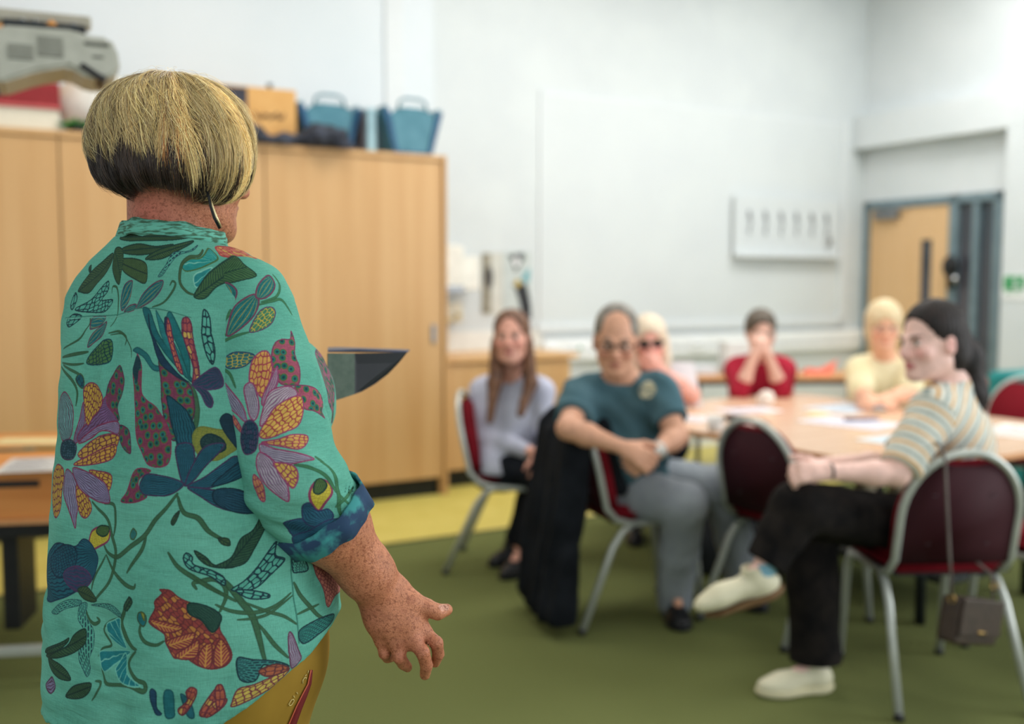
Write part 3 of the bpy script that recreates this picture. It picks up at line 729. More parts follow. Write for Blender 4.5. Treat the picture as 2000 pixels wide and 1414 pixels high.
def hand(s, wrist, d, back, thumb_side, scale=1.0, curl=0.5, spread=0.12, k=0.006, thumb_out=0.7):
    """wrist point, pointing direction d, back-of-hand normal, thumb_side = unit vector towards the thumb"""
    w = np.array(wrist, float); d = nrm(d); back = nrm(np.array(back, float) - d * np.dot(back, d)); t = nrm(np.array(thumb_side, float) - d * np.dot(thumb_side, d) - back * np.dot(thumb_side, back))
    c = scale
    s.cap(w, w + d * .045 * c, .026 * c, .030 * c, .012, flat=(back, .75))
    for o in (-.026, -.009, .009, .026):
        s.cap(w + d * .02 * c + t * o * .5 * c, w + d * .088 * c + t * o * c, .016 * c, .0125 * c, .010)
    L = [.062, .078, .084, .074]
    for i, o in enumerate((-.030, -.0105, .0100, .030)):
        p = w + d * .086 * c + t * o * c; a = 0.25 + curl * .5; seg = L[i] * c
        fd = nrm(d + t * spread * o / .02)
        for j, fr in enumerate((.46, .31, .23)):
            dd = nrm(fd * math.cos(a) - back * math.sin(a)); q = p + dd * seg * fr
            s.cap(p, q, (.0098 - .0009 * j) * c, (.0092 - .0012 * j) * c, k); p = q; a += curl * (1.0 if j == 0 else .7)
    p0 = w + d * .022 * c + t * .022 * c - back * .006 * c
    p1 = p0 + nrm(t * thumb_out + d * .75 - back * .25) * .046 * c; p2 = p1 + nrm(t * thumb_out * .6 + d - back * .3) * .034 * c; p3 = p2 + nrm(t * thumb_out * .3 + d - back * .35) * .026 * c
    s.cap(p0, p1, .017 * c, .0125 * c, .014); s.cap(p1, p2, .0120 * c, .0108 * c, k); s.cap(p2, p3, .0108 * c, .0088 * c, k)

def head(s, c, f, u, sc=1.0, jaw=1.0, ears=True):
    """c = point between the ears; f = face direction; u = up"""
    r, f, u = frame_from(f, u); c = np.array(c, float)
    B = np.stack([r, f, u], 1)
    P = lambda x, y, z: c + (r * x + f * y + u * z) * sc
    E = lambda p, rad, k=.02, op='add': s.ell(p, [q * sc for q in rad], k, op, B)
    E(P(0, -.014, .040), (.074, .094, .084), .0)
    E(P(0, .022, -.022), (.063, .072, .088), .03)
    E(P(0, .040, -.072), (.044 * jaw, .046, .040), .03)
    s.cap(P(-.045, .0, -.060), P(-.018, .070, -.098), .017 * sc, .015 * sc, .025); s.cap(P(.045, .0, -.060), P(.018, .070, -.098), .017 * sc, .015 * sc, .025)
    E(P(0, .078, -.098), (.020, .016, .016), .02)
    for sx in (-1, 1):
        E(P(sx * .031, .099, .004), (.0195, .014, .013), .012, 'sub')
        E(P(sx * .031, .0795, .002), (.0135, .0125, .0125), .003)
        s.cap(P(sx * .014, .095, .022), P(sx * .046, .086, .024), .0065 * sc, .0055 * sc, .012)
        E(P(sx * .042, .068, -.028), (.020, .018, .018), .022)
        if ears:
            E(P(sx * .0755, -.004, -.010), (.009, .018, .031), .006); E(P(sx * .0815, .002, -.008), (.005, .009, .018), .005, 'sub')
    s.cap(P(0, .092, .012), P(0, .112, -.030), .0078 * sc, .0125 * sc, .012)
    for sx in (-1, 1): E(P(sx * .0115, .101, -.036), (.0085, .010, .008), .006)
    E(P(0, .0905, -.0600), (.023, .0095, .0060), .006); E(P(0, .0895, -.0710), (.019, .0095, .0068), .006)
    E(P(0, .104, -.0655), (.021, .010, .0016), .002, 'sub')
    return P, B

def head_colors(v, P, B, sc, skin, lip, brow, cheek, eye=(52, 44, 40), iris=None):
    c0 = P(0, 0, 0); L = (v - c0) @ B / sc; col = np.tile(np.array(lin(skin)), (len(v), 1))
    def blend(mask, c): 
        m = np.clip(mask, 0, 1)[:, None]; col[:] = col * (1 - m) + np.array(lin(c)) * m
    near = (np.abs(L) < .2).all(1)
    g = lambda x, y, z, rx, ry, rz: np.where(near, np.exp(-(((L[:, 0] - x) / rx) ** 2 + ((L[:, 1] - y) / ry) ** 2 + ((L[:, 2] - z) / rz) ** 2)), 0)
    for sx in (-1, 1):
        blend(g(sx * .040, .085, -.030, .022, .04, .020) * .55, cheek)
        e = g(sx * .031, .092, .002, .013, .02, .0075); blend((e > .42) * 1.0, (214, 208, 202)); blend((g(sx * .031, .094, .002, .0065, .02, .0065) > .42) * 1.0, eye)
        blend((g(sx * .031, .092, .0095, .018, .03, .0032) > .4) * .75, eye)
        blend((g(sx * .031, .092, .0255, .020, .03, .0048) > .4) * .85, brow)
        blend(g(sx * .078, -.004, -.01, .012, .02, .03) * .5, cheek)
    blend(g(0, .112, -.033, .014, .02, .014) * .45, cheek)
    blend((g(0, .098, -.0655, .024, .02, .0105) > .42) * .85, lip)
    return col

def person_body(name, J, skin, lip, brow, cheek, root, vox=.006, hands=True, fine=None, sc=1.0, build=1.0, legs=True, freckle=0, jaw=1.0, extra=None, hair_open=True, mat=None):
    """J holds joints in world space"""
    pts = np.array([np.array(p, float) for k, p in J.items() if k not in ('face', 'up', 'handL', 'handR')])
    lo = pts.min(0) - .22; hi = pts.max(0) + .22; lo[2] = max(lo[2], -.02)
    s = SDF(lo, hi, vox, fine); b = build
    P, B = head(s, J['head'], J['face'], J.get('up', (0, 0, 1)), sc, jaw)
    nb = np.array(J['neck'], float); hd = P(0, -.02, -.045)
    s.cap(hd, nb, .053 * sc * (.9 + .1 * b), .060 * b, .035)
    ch, wa, pe = [np.array(J[k], float) for k in ('chest', 'waist', 'pelvis')]
    sl_, sr_ = np.array(J['shL'], float), np.array(J['shR'], float)
    wid = nrm(sl_ - sr_); hl, hr = np.array(J['hipL'], float), np.array(J['hipR'], float)
    fw = nrm(np.cross(wid, nrm(nb - pe)))
    s.cap(sl_, sr_, .050 * b, None, .05); s.cap(nb, lp(sl_, nb, .35), .045, .045, .04); s.cap(nb, lp(sr_, nb, .35), .045, .045, .04)
    s.cap(ch - wid * .06, ch + wid * .06, .105 * b, None, .08); s.cap(lp(ch, wa, .6) - wid * .05, lp(ch, wa, .6) + wid * .05, .10 * b, None, .08)
    s.cap(wa - wid * .05, wa + wid * .05, .10 * b, None, .08); s.cap(hl, hr, .105 * b, None, .07)
    for q in ('L', 'R'):
        sh, el, wr = [np.array(J[k + q], float) for k in ('sh', 'el', 'wr')]
        s.cap(sh, el, .050 * b, .040 * b, .04); s.cap(el, lp(el, wr, .35), .040 * b, .040 * b, .02); s.cap(lp(el, wr, .35), wr, .040 * b, .026, .02)
        if hands and 'hand' + q in J:
            h = J['hand' + q]; hand(s, wr, h['d'], h['back'], h['thumb'], h.get('s', 1.0), h.get('curl', .5), h.get('spread', .12))
        if legs:
            hp, kn, an, to = [np.array(J[k + q], float) for k in ('hip', 'kn', 'an', 'to')]
            s.cap(hp, kn, .085 * b, .055, .06); s.cap(kn, lp(kn, an, .35), .054, .052, .03); s.cap(lp(kn, an, .35), an, .052, .034, .03); s.cap(an, lp(an, to, .55), .032, .018, .02)
    if extra: extra(s)
    v, q = s.mesh(1)
    col = head_colors(v, P, B, sc, skin, lip, brow, cheek)
    o = np_mesh(name, v, q, mat or mat_attr(name + '_skin', .5, .0, sss=.0, freckle=freckle), root, col)
    return o, P, B

def garment(name, prims, mat, root, vox=.007, cuts=(), wr=None, iters=2, colf=None, lo=None, hi=None, fine=None):
    """prims: list of ('cap', a, b, ra, rb, k[, flat]) / ('ell', c, r, k[, Rm]) / ('sub...')"""
    P = []
    for p in prims:
        if p[0] in ('cap',): m = max(p[3], p[4]) * (max(1, p[6][1]) if len(p) > 6 and p[6] else 1); P += [np.array(p[1], float) - m, np.array(p[1], float) + m, np.array(p[2], float) - m, np.array(p[2], float) + m]
        elif p[0] == 'ell': m = max(p[2]); P += [np.array(p[1], float) - m, np.array(p[1], float) + m]
    P = np.array(P); lo = P.min(0) - .04 if lo is None else lo; hi = P.max(0) + .04 if hi is None else hi
    s = SDF(lo, hi, vox, fine)
    for p in prims:
        if p[0] == 'cap': s.cap(p[1], p[2], p[3], p[4], p[5], 'add', p[6] if len(p) > 6 else None)
        elif p[0] == 'ell': s.ell(p[1], p[2], p[3], 'add', p[4] if len(p) > 4 else None)
    if wr: s.wrinkle(wr)
    for p in prims:
        if p[0] == 'subcap': s.cap(p[1], p[2], p[3], p[4], p[5], 'sub')
        elif p[0] == 'subell': s.ell(p[1], p[2], p[3], 'sub', p[4] if len(p) > 4 else None)
    for c in cuts: s.cut(*c)
    v, q = s.mesh(iters)
    return np_mesh(name, v, q, mat, root, colf(v) if colf else None)

def top_prims(J, b=1.0, inf=.018, sleeve=1.0, slr=.058, extra=(), sh_k=.05, cuff=.045):
    g = lambda k: np.array(J[k], float)
    ch, wa, pe, nb = g('chest'), g('waist'), g('pelvis'), g('neck'); sl_, sr_ = g('shL'), g('shR'); wid = nrm(sl_ - sr_)
    pr = [('cap', sl_, sr_, .050 * b + inf, .050 * b + inf, .05), ('cap', nb, lp(sl_, nb, .35), .045 + inf * .6, .045 + inf, .04), ('cap', nb, lp(sr_, nb, .35), .045 + inf * .6, .045 + inf, .04),
          ('cap', ch - wid * .06, ch + wid * .06, .105 * b + inf, .105 * b + inf, .08), ('cap', lp(ch, wa, .6) - wid * .05, lp(ch, wa, .6) + wid * .05, .10 * b + inf, .10 * b + inf, .08),
          ('cap', wa - wid * .05, wa + wid * .05, .10 * b + inf, .10 * b + inf, .08), ('cap', g('hipL'), g('hipR'), .11 * b + inf, .11 * b + inf, .07)]
    for q in ('L', 'R'):
        sh, el, wr = g('sh' + q), g('el' + q), g('wr' + q)
        if sleeve <= 1: pr.append(('cap', sh, lp(sh, el, sleeve), slr * b + .004, slr * b * .95, .035))
        else: pr += [('cap', sh, el, slr * b, .050 * b, .035), ('cap', el, lp(el, wr, sleeve - 1), .050 * b, cuff * .85, .02)]
    return pr + list(extra)

def leg_prims(J, b=1.0, r=(.105, .075, .062, .058), upto=.92, qs=('L', 'R')):
    g = lambda k: np.array(J[k], float)
    pr = [('cap', g('hipL'), g('hipR'), .118 * b, .118 * b, .06)]
    for q in qs:
        hp, kn, an = g('hip' + q), g('kn' + q), g('an' + q); e = lp(kn, an, upto)
        pr += [('cap', hp, kn, r[0] * b, r[1], .05), ('cap', kn, lp(kn, e, .5), r[1], r[2], .03), ('cap', lp(kn, e, .5), e, r[2], r[3], .02)]
    return pr

def shoe(name, an, to, mat, sole, root, w=.046, h=.05, vox=.005, floor=True, label=None):
    """an = ankle joint, to = toe tip"""
    an = np.array(an, float); to = np.array(to, float); d = nrm(to - an)
    if floor: base = np.array([an[0], an[1], .0]); tb = np.array([to[0], to[1], .0]); up = V(0, 0, 1)
    else:
        up = nrm(np.cross(np.cross(d, V(0, 0, 1)), d)); base = an - up * .075; tb = to - up * .03
    f = nrm(tb - base); side = np.cross(f, up); L = np.linalg.norm(tb - base)
    P = lambda x, y, z: base + side * x + f * y + up * z
    B = np.stack([side, f, up], 1)
    s = SDF(np.minimum(base, tb) - .13, np.maximum(base, tb) + .16, vox)
    s.ell(P(0, -.015, .045), (.037, .052, .040), 0, 'add', B); s.ell(P(0, L * .72, .034), (w, .075, .032), .03, 'add', B)
    s.cap(P(0, .0, .055), P(0, L * .62, .042), .040, .036, .03); s.cap(P(0, -.01, .06), P(0, .01, .105), .038, .036, .02)
    s.cut(P(0, 0, .012), -up)
    s.cap(P(0, -.0, .088), P(0, .01, .14), .030, .030, .004, 'sub')
    v, q = s.mesh(1); o = np_mesh(name, v, q, mat, root)
    if label:
        o['label'] = label; lc = plain('lace_cord', (226, 222, 204), .8)
        for k_ in range(4):
            y = L * (.22 + .10 * k_); zt = .094 - .011 * k_; mb = MB()
            mb.tube([Vector(P(sx_ * .026, y + .006 * (sx_ + 1), zt - .012 * abs(sx_))) for sx_ in (-1, -.5, 0, .5, 1)], .0032, 6); mb.build('lace', lc, o)
    s = SDF(np.minimum(base, tb) - .13, np.maximum(base, tb) + .16, vox)
    s.ell(P(0, -.012, .018), (.041, .060, .03), 0, 'add', B); s.ell(P(0, L * .72, .018), (w + .003, .082, .03), .04, 'add', B); s.cap(P(0, 0, .016), P(0, L * .7, .016), .038, .040, .04)
    s.cut(P(0, 0, .026), up); s.cut(P(0, 0, 0.0015), -up)
    v, q = s.mesh(1); np_mesh('sole', v, q, sole, o)
    return o

def hair_mat(name, c1, c2, rough=.5, scale=60, st=(1, 1, .12)):
    m = mat_noise(name, c1, c2, scale, rough, bump=.35, stretch=st, detail=5, spec=.35, bscale=scale * 2); return m

def local(loc, yaw, J):
    """local joints (x = the person's right, y = forward) -> world"""
    c, sn = math.cos(yaw), math.sin(yaw)
    def T(p): return V(loc[0] + p[0] * c - p[1] * sn, loc[1] + p[0] * sn + p[1] * c, loc[2] + p[2])
    def D(p): return V(p[0] * c - p[1] * sn, p[0] * sn + p[1] * c, p[2])
    out = {}
    for k, p in J.items():
        if k in ('face', 'up'): out[k] = D(p)
        elif k in ('handL', 'handR'): out[k] = {a: (D(q) if a in ('d', 'back', 'thumb') else q) for a, q in p.items()}
        else: out[k] = T(p)
    return out
# ------------------------------------------------------------------ banquet chairs
def arch_pts(hw, z0, z1, r, n=18):
    """inverted U in the plane of the backrest: list of (x, z)"""
    p = [(-hw, z0), (-hw, (z0 + z1 - r) / 2), (-hw, z1 - r)]
    for k in range(1, n):
        a = math.pi - math.pi * k / n; p.append((hw * math.cos(a), z1 - r + r * math.sin(a)))
    return p + [(hw, z1 - r), (hw, (z0 + z1 - r) / 2), (hw, z0)]
def back_y(z): return -.215 - (z - .44) * .22
def make_chair(loc, rz, label, group, top=.87):
    root = empty('banquet_chair', loc, rz, label, 'chair', group)
    hw = .20
    A = arch_pts(hw, .50, top, .22)
    path = [(-.185, .17, .425), (-.19, .0, .425), (-.195, -.12, .43), (-.20, -.185, .452)] + [(x, back_y(z), z) for (x, z) in A] + [(.20, -.185, .452), (.195, -.12, .43), (.19, .0, .425), (.185, .17, .425)]
    mb = MB(); mb.tube(path, .0135, 12); mb.build('back_frame', M['silver'], root)
    mb = MB(); mb.tube([(-.185, .17, .425), (.185, .17, .425)], .011, 10); mb.tube([(-.192, -.12, .428), (.192, -.12, .428)], .011, 10); mb.build('seat_rail', M['silver'], root)
    for sx in (-1, 1):
        mb = MB(); mb.tube([(sx * .195, -.10, .43), (sx * .198, -.155, .40), (sx * .203, -.20, .34), (sx * .225, -.345, .012)], .0145, 12)
        l = mb.build('leg', M['silver'], root); c = MB(); c.tube([(sx * .2245, -.342, .02), (sx * .2255, -.349, .0)], .017, 10); c.build('foot_cap', M['black'], l)
        mb = MB(); mb.tube([(sx * .186, .12, .425), (sx * .188, .165, .41), (sx * .19, .185, .36), (sx * .195, .225, .012)], .0145, 12)
        l = mb.build('leg', M['silver'], root); c = MB(); c.tube([(sx * .195, .224, .02), (sx * .195, .226, .0)], .017, 10); c.build('foot_cap', M['black'], l)
    # upholstered pad in front of a dark shell
    def panel(y0, y1, inset, z0, bev, scoop=0.0):
        pts = arch_pts(hw - inset, z0, top - inset - (.012 if inset < 0 else .004), .22 - inset, 28)
        if scoop:
            pts = [(x, z - (.026 * math.exp(-(x / .062) ** 4) if z > top - .1 else 0)) for x, z in pts]
        bm = bmesh.new(); a = [bm.verts.new((x, back_y(z) + y0, z)) for x, z in pts]; b_ = [bm.verts.new((x, back_y(z) + y1, z)) for x, z in pts]
        n = len(pts); bm.faces.new(a[::-1]); bm.faces.new(b_)
        for i in range(n): bm.faces.new((a[i], a[(i + 1) % n], b_[(i + 1) % n], b_[i]))
        bmesh.ops.recalc_face_normals(bm, faces=bm.faces[:]); bmesh.ops.bevel(bm, geom=bm.edges[:], offset=bev, segments=3, affect='EDGES')
        mb = MB(); mb.bm(bm, 0, None, True); return mb
    panel(.006, .058, -.006, .50, .014, .012).build('backrest', M['red_fabric'], root)
    sh = panel(-.008, .0055, .013, .485, .003, .046).build('back_shell', M['red_shell'], root)
    for x in (-.10, .10):
        for z in (.56, .73): b_ = MB(); b_.lathe([(0, -.004), (.006, -.003), (.007, 0)], (x, back_y(z) - .009, z), 10, 0, rot('X', math.radians(90))); b_.build('screw', M['steel_grey'], sh)
    bm = bmesh.new(); bmesh.ops.create_cube(bm, size=1)
    for v in bm.verts: v.co = Vector((v.co.x * (.43 if v.co.y > 0 else .385), v.co.y * .43 + .0, v.co.z * .06 + .470))
    bmesh.ops.bevel(bm, geom=bm.edges[:], offset=.026, segments=4, affect='EDGES'); mb = MB(); mb.bm(bm, 0, None, True); mb.build('seat', M['red_fabric'], root)
    mb = MB(); mb.box(-.18, .18, -.19, .19, .432, .442); mb.build('seat_board', M['black'], root)
    return root
def copy_tree(o, parent=None):
    c = o.copy(); COL.objects.link(c)
    if parent is not None: c.parent = parent
    for ch in list(o.children): copy_tree(ch, c)
    return c
CH = {}
G = 'burgundy banquet chairs around the tables'
chair0 = make_chair((1.455, 3.58, 0), math.radians(4), 'burgundy banquet chair with a small brown bag hung on its back, nearest to us', G)
def place_chair(x, y, rz, label):
    c = copy_tree(chair0); c.location = (x, y, 0); c.rotation_euler = (0, 0, rz); c['label'] = label; return c
place_chair(1.20, 4.22, math.radians(-55), 'empty burgundy banquet chair right of the man in teal')
CHAIR_MAN = (.53, 4.36, math.radians(-70))
place_chair(*CHAIR_MAN, 'burgundy banquet chair under the man in teal, a coat over its back')
CHAIR_W1 = (.05, 5.06, math.radians(-98))
place_chair(*CHAIR_W1, 'burgundy banquet chair under the woman in the lilac jumper')
place_chair(2.02, 3.74, math.radians(18), 'burgundy banquet chair cut off by the right edge, beside the one with the bag')
place_chair(2.83, 5.62, math.radians(150), 'empty burgundy banquet chair facing us across the table at the far right')

# ------------------------------------------------------------------ meeting table
TA = math.atan2(.53, .848)
mt = empty('meeting_table', (.36, 5.45, 0), TA, 'large peach beech meeting table with papers, everyone sits around it', 'table')
# local x runs along u', local y away from the room middle; the table covers x 0..1.5, y 0..-2.05
mb = MB(); mb.box(0, 1.62, -2.05, 0, .712, .735, .003); mb.build('tabletop', M['table_top'], mt)
mb = MB(); mb.box(-.003, 1.623, -2.053, .003, .709, .7345, .002); mb.build('edge_band', M['table_edge'], mt)
mb = MB()
for y in (-.08, -1.0, -1.9): mb.box(.3, 1.35, y - .02, y + .02, .67, .708)
mb.build('under_rail', M['dark_metal'], mt)
for x in (.45, 1.2):
    for y in (-.1, -1.0, -1.8): mb = MB(); mb.tube([(x, y, .70), (x, y, .0)], .022, 12); mb.build('leg', M['dark_metal'], mt)
mb = MB(); mb.box(.6, 1.05, -1.82, -.08, .14, .17, .004); mb.build('stretcher', M['dark_metal'], mt)
def T(x, y, z=.7355):
    c, sn = math.cos(TA), math.sin(TA); return (.36 + x * c - y * sn, 5.45 + x * sn + y * c, z)
white = (232, 230, 232)
def tpaper(x, y, rz, w, d, col, lb, **k):
    p = T(x, y); return paper(p[0], p[1], p[2], TA + rz, w, d, col, lb, **k)
tpaper(.25, -.55, .3, .21, .30, (232, 224, 226), 'white printed sheet at the left end of the meeting table', marks=8)
tpaper(.75, -.50, -.2, .30, .21, (230, 224, 232), 'white sheet in front of the red jumper', marks=6)
tpaper(1.28, -.72, .1, .42, .30, (214, 222, 232), 'large pale blue sheet in front of the yellow top', marks=10, mark_col=(150, 170, 190))
tpaper(.82, -1.12, .15, .30, .42, (226, 222, 230), 'pale sheet in the middle of the meeting table with the blue pen on it', marks=8, mark_col=(150, 150, 180))
tpaper(.62, -1.62, .05, .42, .30, (220, 228, 232), 'pale blue-white sheet near the table edge behind the empty chair', marks=9, mark_col=(140, 180, 200))
tpaper(1.25, -1.72, .2, .42, .30, (236, 232, 226), 'white sheet on the table right of the striped top', marks=9)
tpaper(.95, -.80, .4, .15, .10, (240, 214, 160), 'small yellow note beside the tissue on the table')
def pen(x, y, rz, c, lb, L=.07, z=.7385):
    p = T(x, y); mb = MB(); mb.tube([(-L, 0, .006), (L * .85, 0, .006), (L, 0, .006)], [.0065, .0065, .002], 8); mb.box(-L, -L * .3, -.003, .003, .011, .014)
    o = mb.build('pen', plain('pen_ink', c, .4), None, (p[0], p[1], z), TA + rz); tag(o, lb, 'pen')
pen(.92, -1.10, -.5, (44, 60, 120), 'dark blue marker lying on the pale sheet in the middle of the table', .09)
pen(.38, -.95, .2, (150, 60, 50), 'red pen near the left table edge behind the empty chair')
mb = lump('x', (.10, .09, .10), None, 4, 3, .2); o = mb.build('crumpled_tissue', plain('white_tissue', (240, 226, 214), .9), None, T(.98, -.40), 0); tag(o, 'crumpled white tissue on the table right of the red jumper', 'tissue')
# folded white card standing between the two women at the back
nc = MB(); nc.add([(-.1, -.06, 0), (.1, -.06, 0), (.06, 0, .24), (-.06, 0, .24), (-.1, .06, 0), (.1, .06, 0)], [(0, 1, 2, 3), (3, 2, 5, 4)]); nc.add([(-.1, -.058, 0), (.1, -.058, 0), (.06, .002, .238), (-.06, .002, .238)], [(3, 2, 1, 0)])
o = nc.build('folded_card', plain('white_card', (224, 224, 228), .7), None, T(.62, -.12), 0); tag(o, 'folded white card standing on the table just left of the red jumper', 'card')
# black headset and mugs at the near left corner of the table
p = T(.16, -1.08); hs = empty('headset', (p[0], p[1], p[2]), TA, 'black headset lying on the near left corner of the table', 'headset')
mb = MB(); mb.tube([(.10 * math.cos(a), .075 * math.sin(a), .035 + .035 * math.sin(a * .5)) for a in [math.pi * (k / 16) * 1.15 - .2 for k in range(17)]], .013, 10); mb.build('headband', M['black'], hs)
for sx in (-1, 1): mb = MB(); mb.lathe([(0, 0), (.038, .003), (.042, .018), (.030, .034), (0, .036)], (sx * .098, -.02 * (sx < 0), 0), 20); mb.build('ear_cup', M['black'], hs)
def mug(x, y, c, lb):
    p = T(x, y); root = empty('mug', (p[0], p[1], p[2]), TA, lb, 'mug'); mt_ = plain('mug_glaze', c, .3)
    mb = MB(); mb.lathe([(0, 0), (.030, 0), (.035, .006), (.036, .075), (.033, .075), (.031, .008), (0, .008)], n=28); mb.build('cup', mt_, root)
    mb = MB(); mb.tube([(.034, 0, .062), (.055, 0, .058), (.060, 0, .038), (.052, 0, .020), (.034, 0, .016)], .005, 8); mb.build('handle', mt_, root)
mug(.02, -1.20, (238, 214, 204), 'pale pink mug beside the black headset at the table corner'); mug(.06, -.98, (238, 232, 226), 'white mug behind the black headset')

# small bag hung from the near chair
bg = empty('shoulder_bag', (1.475, 3.205, .295), math.radians(35), 'small dark brown bag hanging by a long strap from the back of the near chair', 'bag')
lea = mat_noise('brown_leather', (50, 38, 32), (62, 48, 40), 40, .5, bump=.2); gold = plain('brass', (196, 160, 96), .3, .9)
TL = tr(-.12, 0, .14) @ rot('Y', math.radians(13)) @ tr(.12, 0, -.14)
mb = MB(); mb.box(-.12, .12, -.035, .035, .0, .145, .014, 0, TL); mb.build('bag_body', lea, bg)
mb = MB(); mb.box(-.118, .118, -.044, -.034, .03, .148, .006, 0, TL); f_ = mb.build('flap', lea, bg); mb = MB(); mb.tube([TL @ Vector((-.02, -.047, .045)), TL @ Vector((.02, -.047, .045))], .004, 8); mb.build('clasp', gold, f_)
for sx in (-1, 1):
    mb = MB(); mb.tube([(sx * .121 + .0, .012 * math.cos(a), .135 + .012 * math.sin(a)) for a in [k * math.pi / 6 for k in range(12)]], .003, 6, True); mb.build('ring', gold, bg)
strapm = plain('taupe_strap', (92, 82, 76), .6)
mb = MB(); mb.tube([(-.121, 0, .145), (-.110, .02, .28), (-.092, .045, .43), (-.072, .068, .555), (-.062, .085, .593), (-.045, .115, .605), (-.022, .165, .590), (-.01, .19, .54), (.05, .19, .38), (.15, .15, .23), (.155, .03, .16), (.117, .0, .09)], .005, 8); mb.build('strap', strapm, bg)
# ------------------------------------------------------------------ the standing speaker
def at(px, py, d):
    """a point d metres along the view axis, seen at that spot of the 2000 x 1414 frame"""
    x = (px - 1000) / 2000 * d; u = (707 - py) / 2000 * d; c, sn = math.cos(PITCH), math.sin(PITCH)
    return V(x, d * c + u * sn, H - d * sn + u * c)
sp = empty('person', tuple(at(380, 1290, 1.52)[:2]) + (0,), 0, 'woman standing with her back to us in a teal flowered shirt, one hand open', 'person')
SPI = Matrix.Translation(-sp.location)
def spm(name, v, q, mat, parent=None, col=None):
    o = np_mesh(name, v - np.array(sp.location), q, mat, parent or sp, col); return o
F = nrm((.5, .866, 0)); Rr = nrm((.866, -.5, 0)); UP = V(0, 0, 1)
hc = at(352, 312, 1.50); hf = nrm((.66, .75, -.10))
nb = at(336, 474, 1.50)
shl, shr = at(224, 622, 1.585), at(476, 590, 1.435)
elr, wrr = at(574, 935, 1.365), at(750, 1160, 1.46)
ell_, wrl = at(330, 960, 1.78), at(485, 800, 1.72)
# --- body
s = SDF((-1.0, 1.12, -.01), (.0, 2.06, 1.80), .0042, [(0, -.24, -.06, .0022), (1, 1.38, 1.58, .0030), (2, .98, 1.17, .0022)] if True else None)
s.ax[2] = np.concatenate([np.linspace(-.01, .8, 80).astype(np.float32)[:-1], s.ax[2][s.ax[2] > .8]]); s.d = np.full([len(a) for a in s.ax], 1.0, np.float32)
P_, B_ = head(s, hc, hf, (0, 0, 1), .97, 1.0)
s.cap(hc + V(-.016, -.012, -.05), nb + V(-.004, -.0, -.03), .056, .058, .02); s.cap(nb + V(0, 0, -.07), lp(shr, nb, .3), .045, .040, .03); s.cap(nb + V(0, 0, -.07), lp(shl, nb, .3), .045, .040, .03)
s.cap(shl, shr, .05, None, .05)
for (px, py, rho) in ((350, 700, .125), (375, 900, .125), (375, 1080, .14), (370, 1230, .15)):
    c_ = at(px, py, 1.50); s.cap(c_ - Rr * .04, c_ + Rr * .04, rho - .015, None, .06)
s.cap(shr, elr, .052, .046, .03); s.cap(shl, ell_, .05, .043, .03)
fm = lp(elr, wrr, .34)
s.cap(elr, fm, .046, .0515, .02); s.cap(fm, lp(elr, wrr, .8), .0515, .0355, .03); s.cap(lp(elr, wrr, .8), wrr, .0355, .0315, .02, flat=(V(.3, -1, .2), .86))
s.cap(ell_, lp(ell_, wrl, .4), .044, .044, .02); s.cap(lp(ell_, wrl, .4), wrl, .044, .028, .02)
hand(s, wrl, nrm((.5, .3, .15)), (-.3, -.8, .1), (0, 0, 1), 1.0, .5)
# right hand, finger by finger
Wp = wrr
kn = {'i': at(828, 1236, 1.472), 'm': at(806, 1250, 1.455), 'r': at(775, 1256, 1.452), 'p': at(748, 1252, 1.462)}
for k_, o_, r0, r1 in (('i', .010, .0215, .0130), ('m', .004, .0235, .0145), ('r', -.005, .0235, .0135), ('p', -.014, .0215, .0120)):
    a_ = Wp + V(o_, 0, 0); s.cap(a_, lp(a_, kn[k_], .55), r0, r0 * .92, .014, flat=(V(.25, -1, .35), .85)); s.cap(lp(a_, kn[k_], .5), kn[k_], r0 * .9, r1, .010)
s.cap(at(752, 1180, 1.465), at(790, 1235, 1.475), .024, .022, .02)
for k_ in kn: s.ell(kn[k_] + V(0, -.004, .002), (.0108, .0100, .0105), .006)
F_ = {'i': [(828, 1236, 1.472), (853, 1256, 1.462), (856, 1278, 1.474), (850, 1294, 1.488)],
      'm': [(806, 1250, 1.455), (826, 1274, 1.448), (833, 1300, 1.462), (830, 1318, 1.478)],
      'r': [(775, 1256, 1.452), (780, 1283, 1.446), (788, 1296, 1.464), (796, 1303, 1.480)],
      'p': [(748, 1252, 1.462), (751, 1276, 1.458), (757, 1284, 1.474), (765, 1284, 1.488)]}
rr_ = {'i': (.0106, .0096, .0087, .0075), 'm': (.0110, .0100, .0091, .0079), 'r': (.0106, .0096, .0087, .0075), 'p': (.0097, .0087, .0079, .0069)}
for k_ in F_:
    p_ = [at(*q_) for q_ in F_[k_]]
    for j_ in range(3): s.cap(p_[j_], p_[j_ + 1], rr_[k_][j_], rr_[k_][j_ + 1], .0025)
th = [at(800, 1176, 1.462), at(832, 1187, 1.468), at(855, 1195, 1.474), at(873, 1191, 1.482)]
s.cap(at(772, 1160, 1.462), th[0], .022, .0175, .010); s.cap(th[0], th[1], .0165, .0130, .006); s.cap(th[1], th[2], .0128, .0115, .004); s.cap(th[2], th[3], .0118, .0088, .003)
nl = at(869, 1186, 1.470); s.ell(nl, (.0095, .006, .0055), .0012, 'sub')
# small creases and knuckle folds, tendon ridges
def hw(x, y, z):
    w = np.clip(1.5 - np.sqrt((x + .165) ** 2 + (z - 1.05) ** 2) / .09, 0, 1)
    return .0006 * w * snoise(x, y, z, 3, 26, 2)
s.wrinkle(hw, .012)
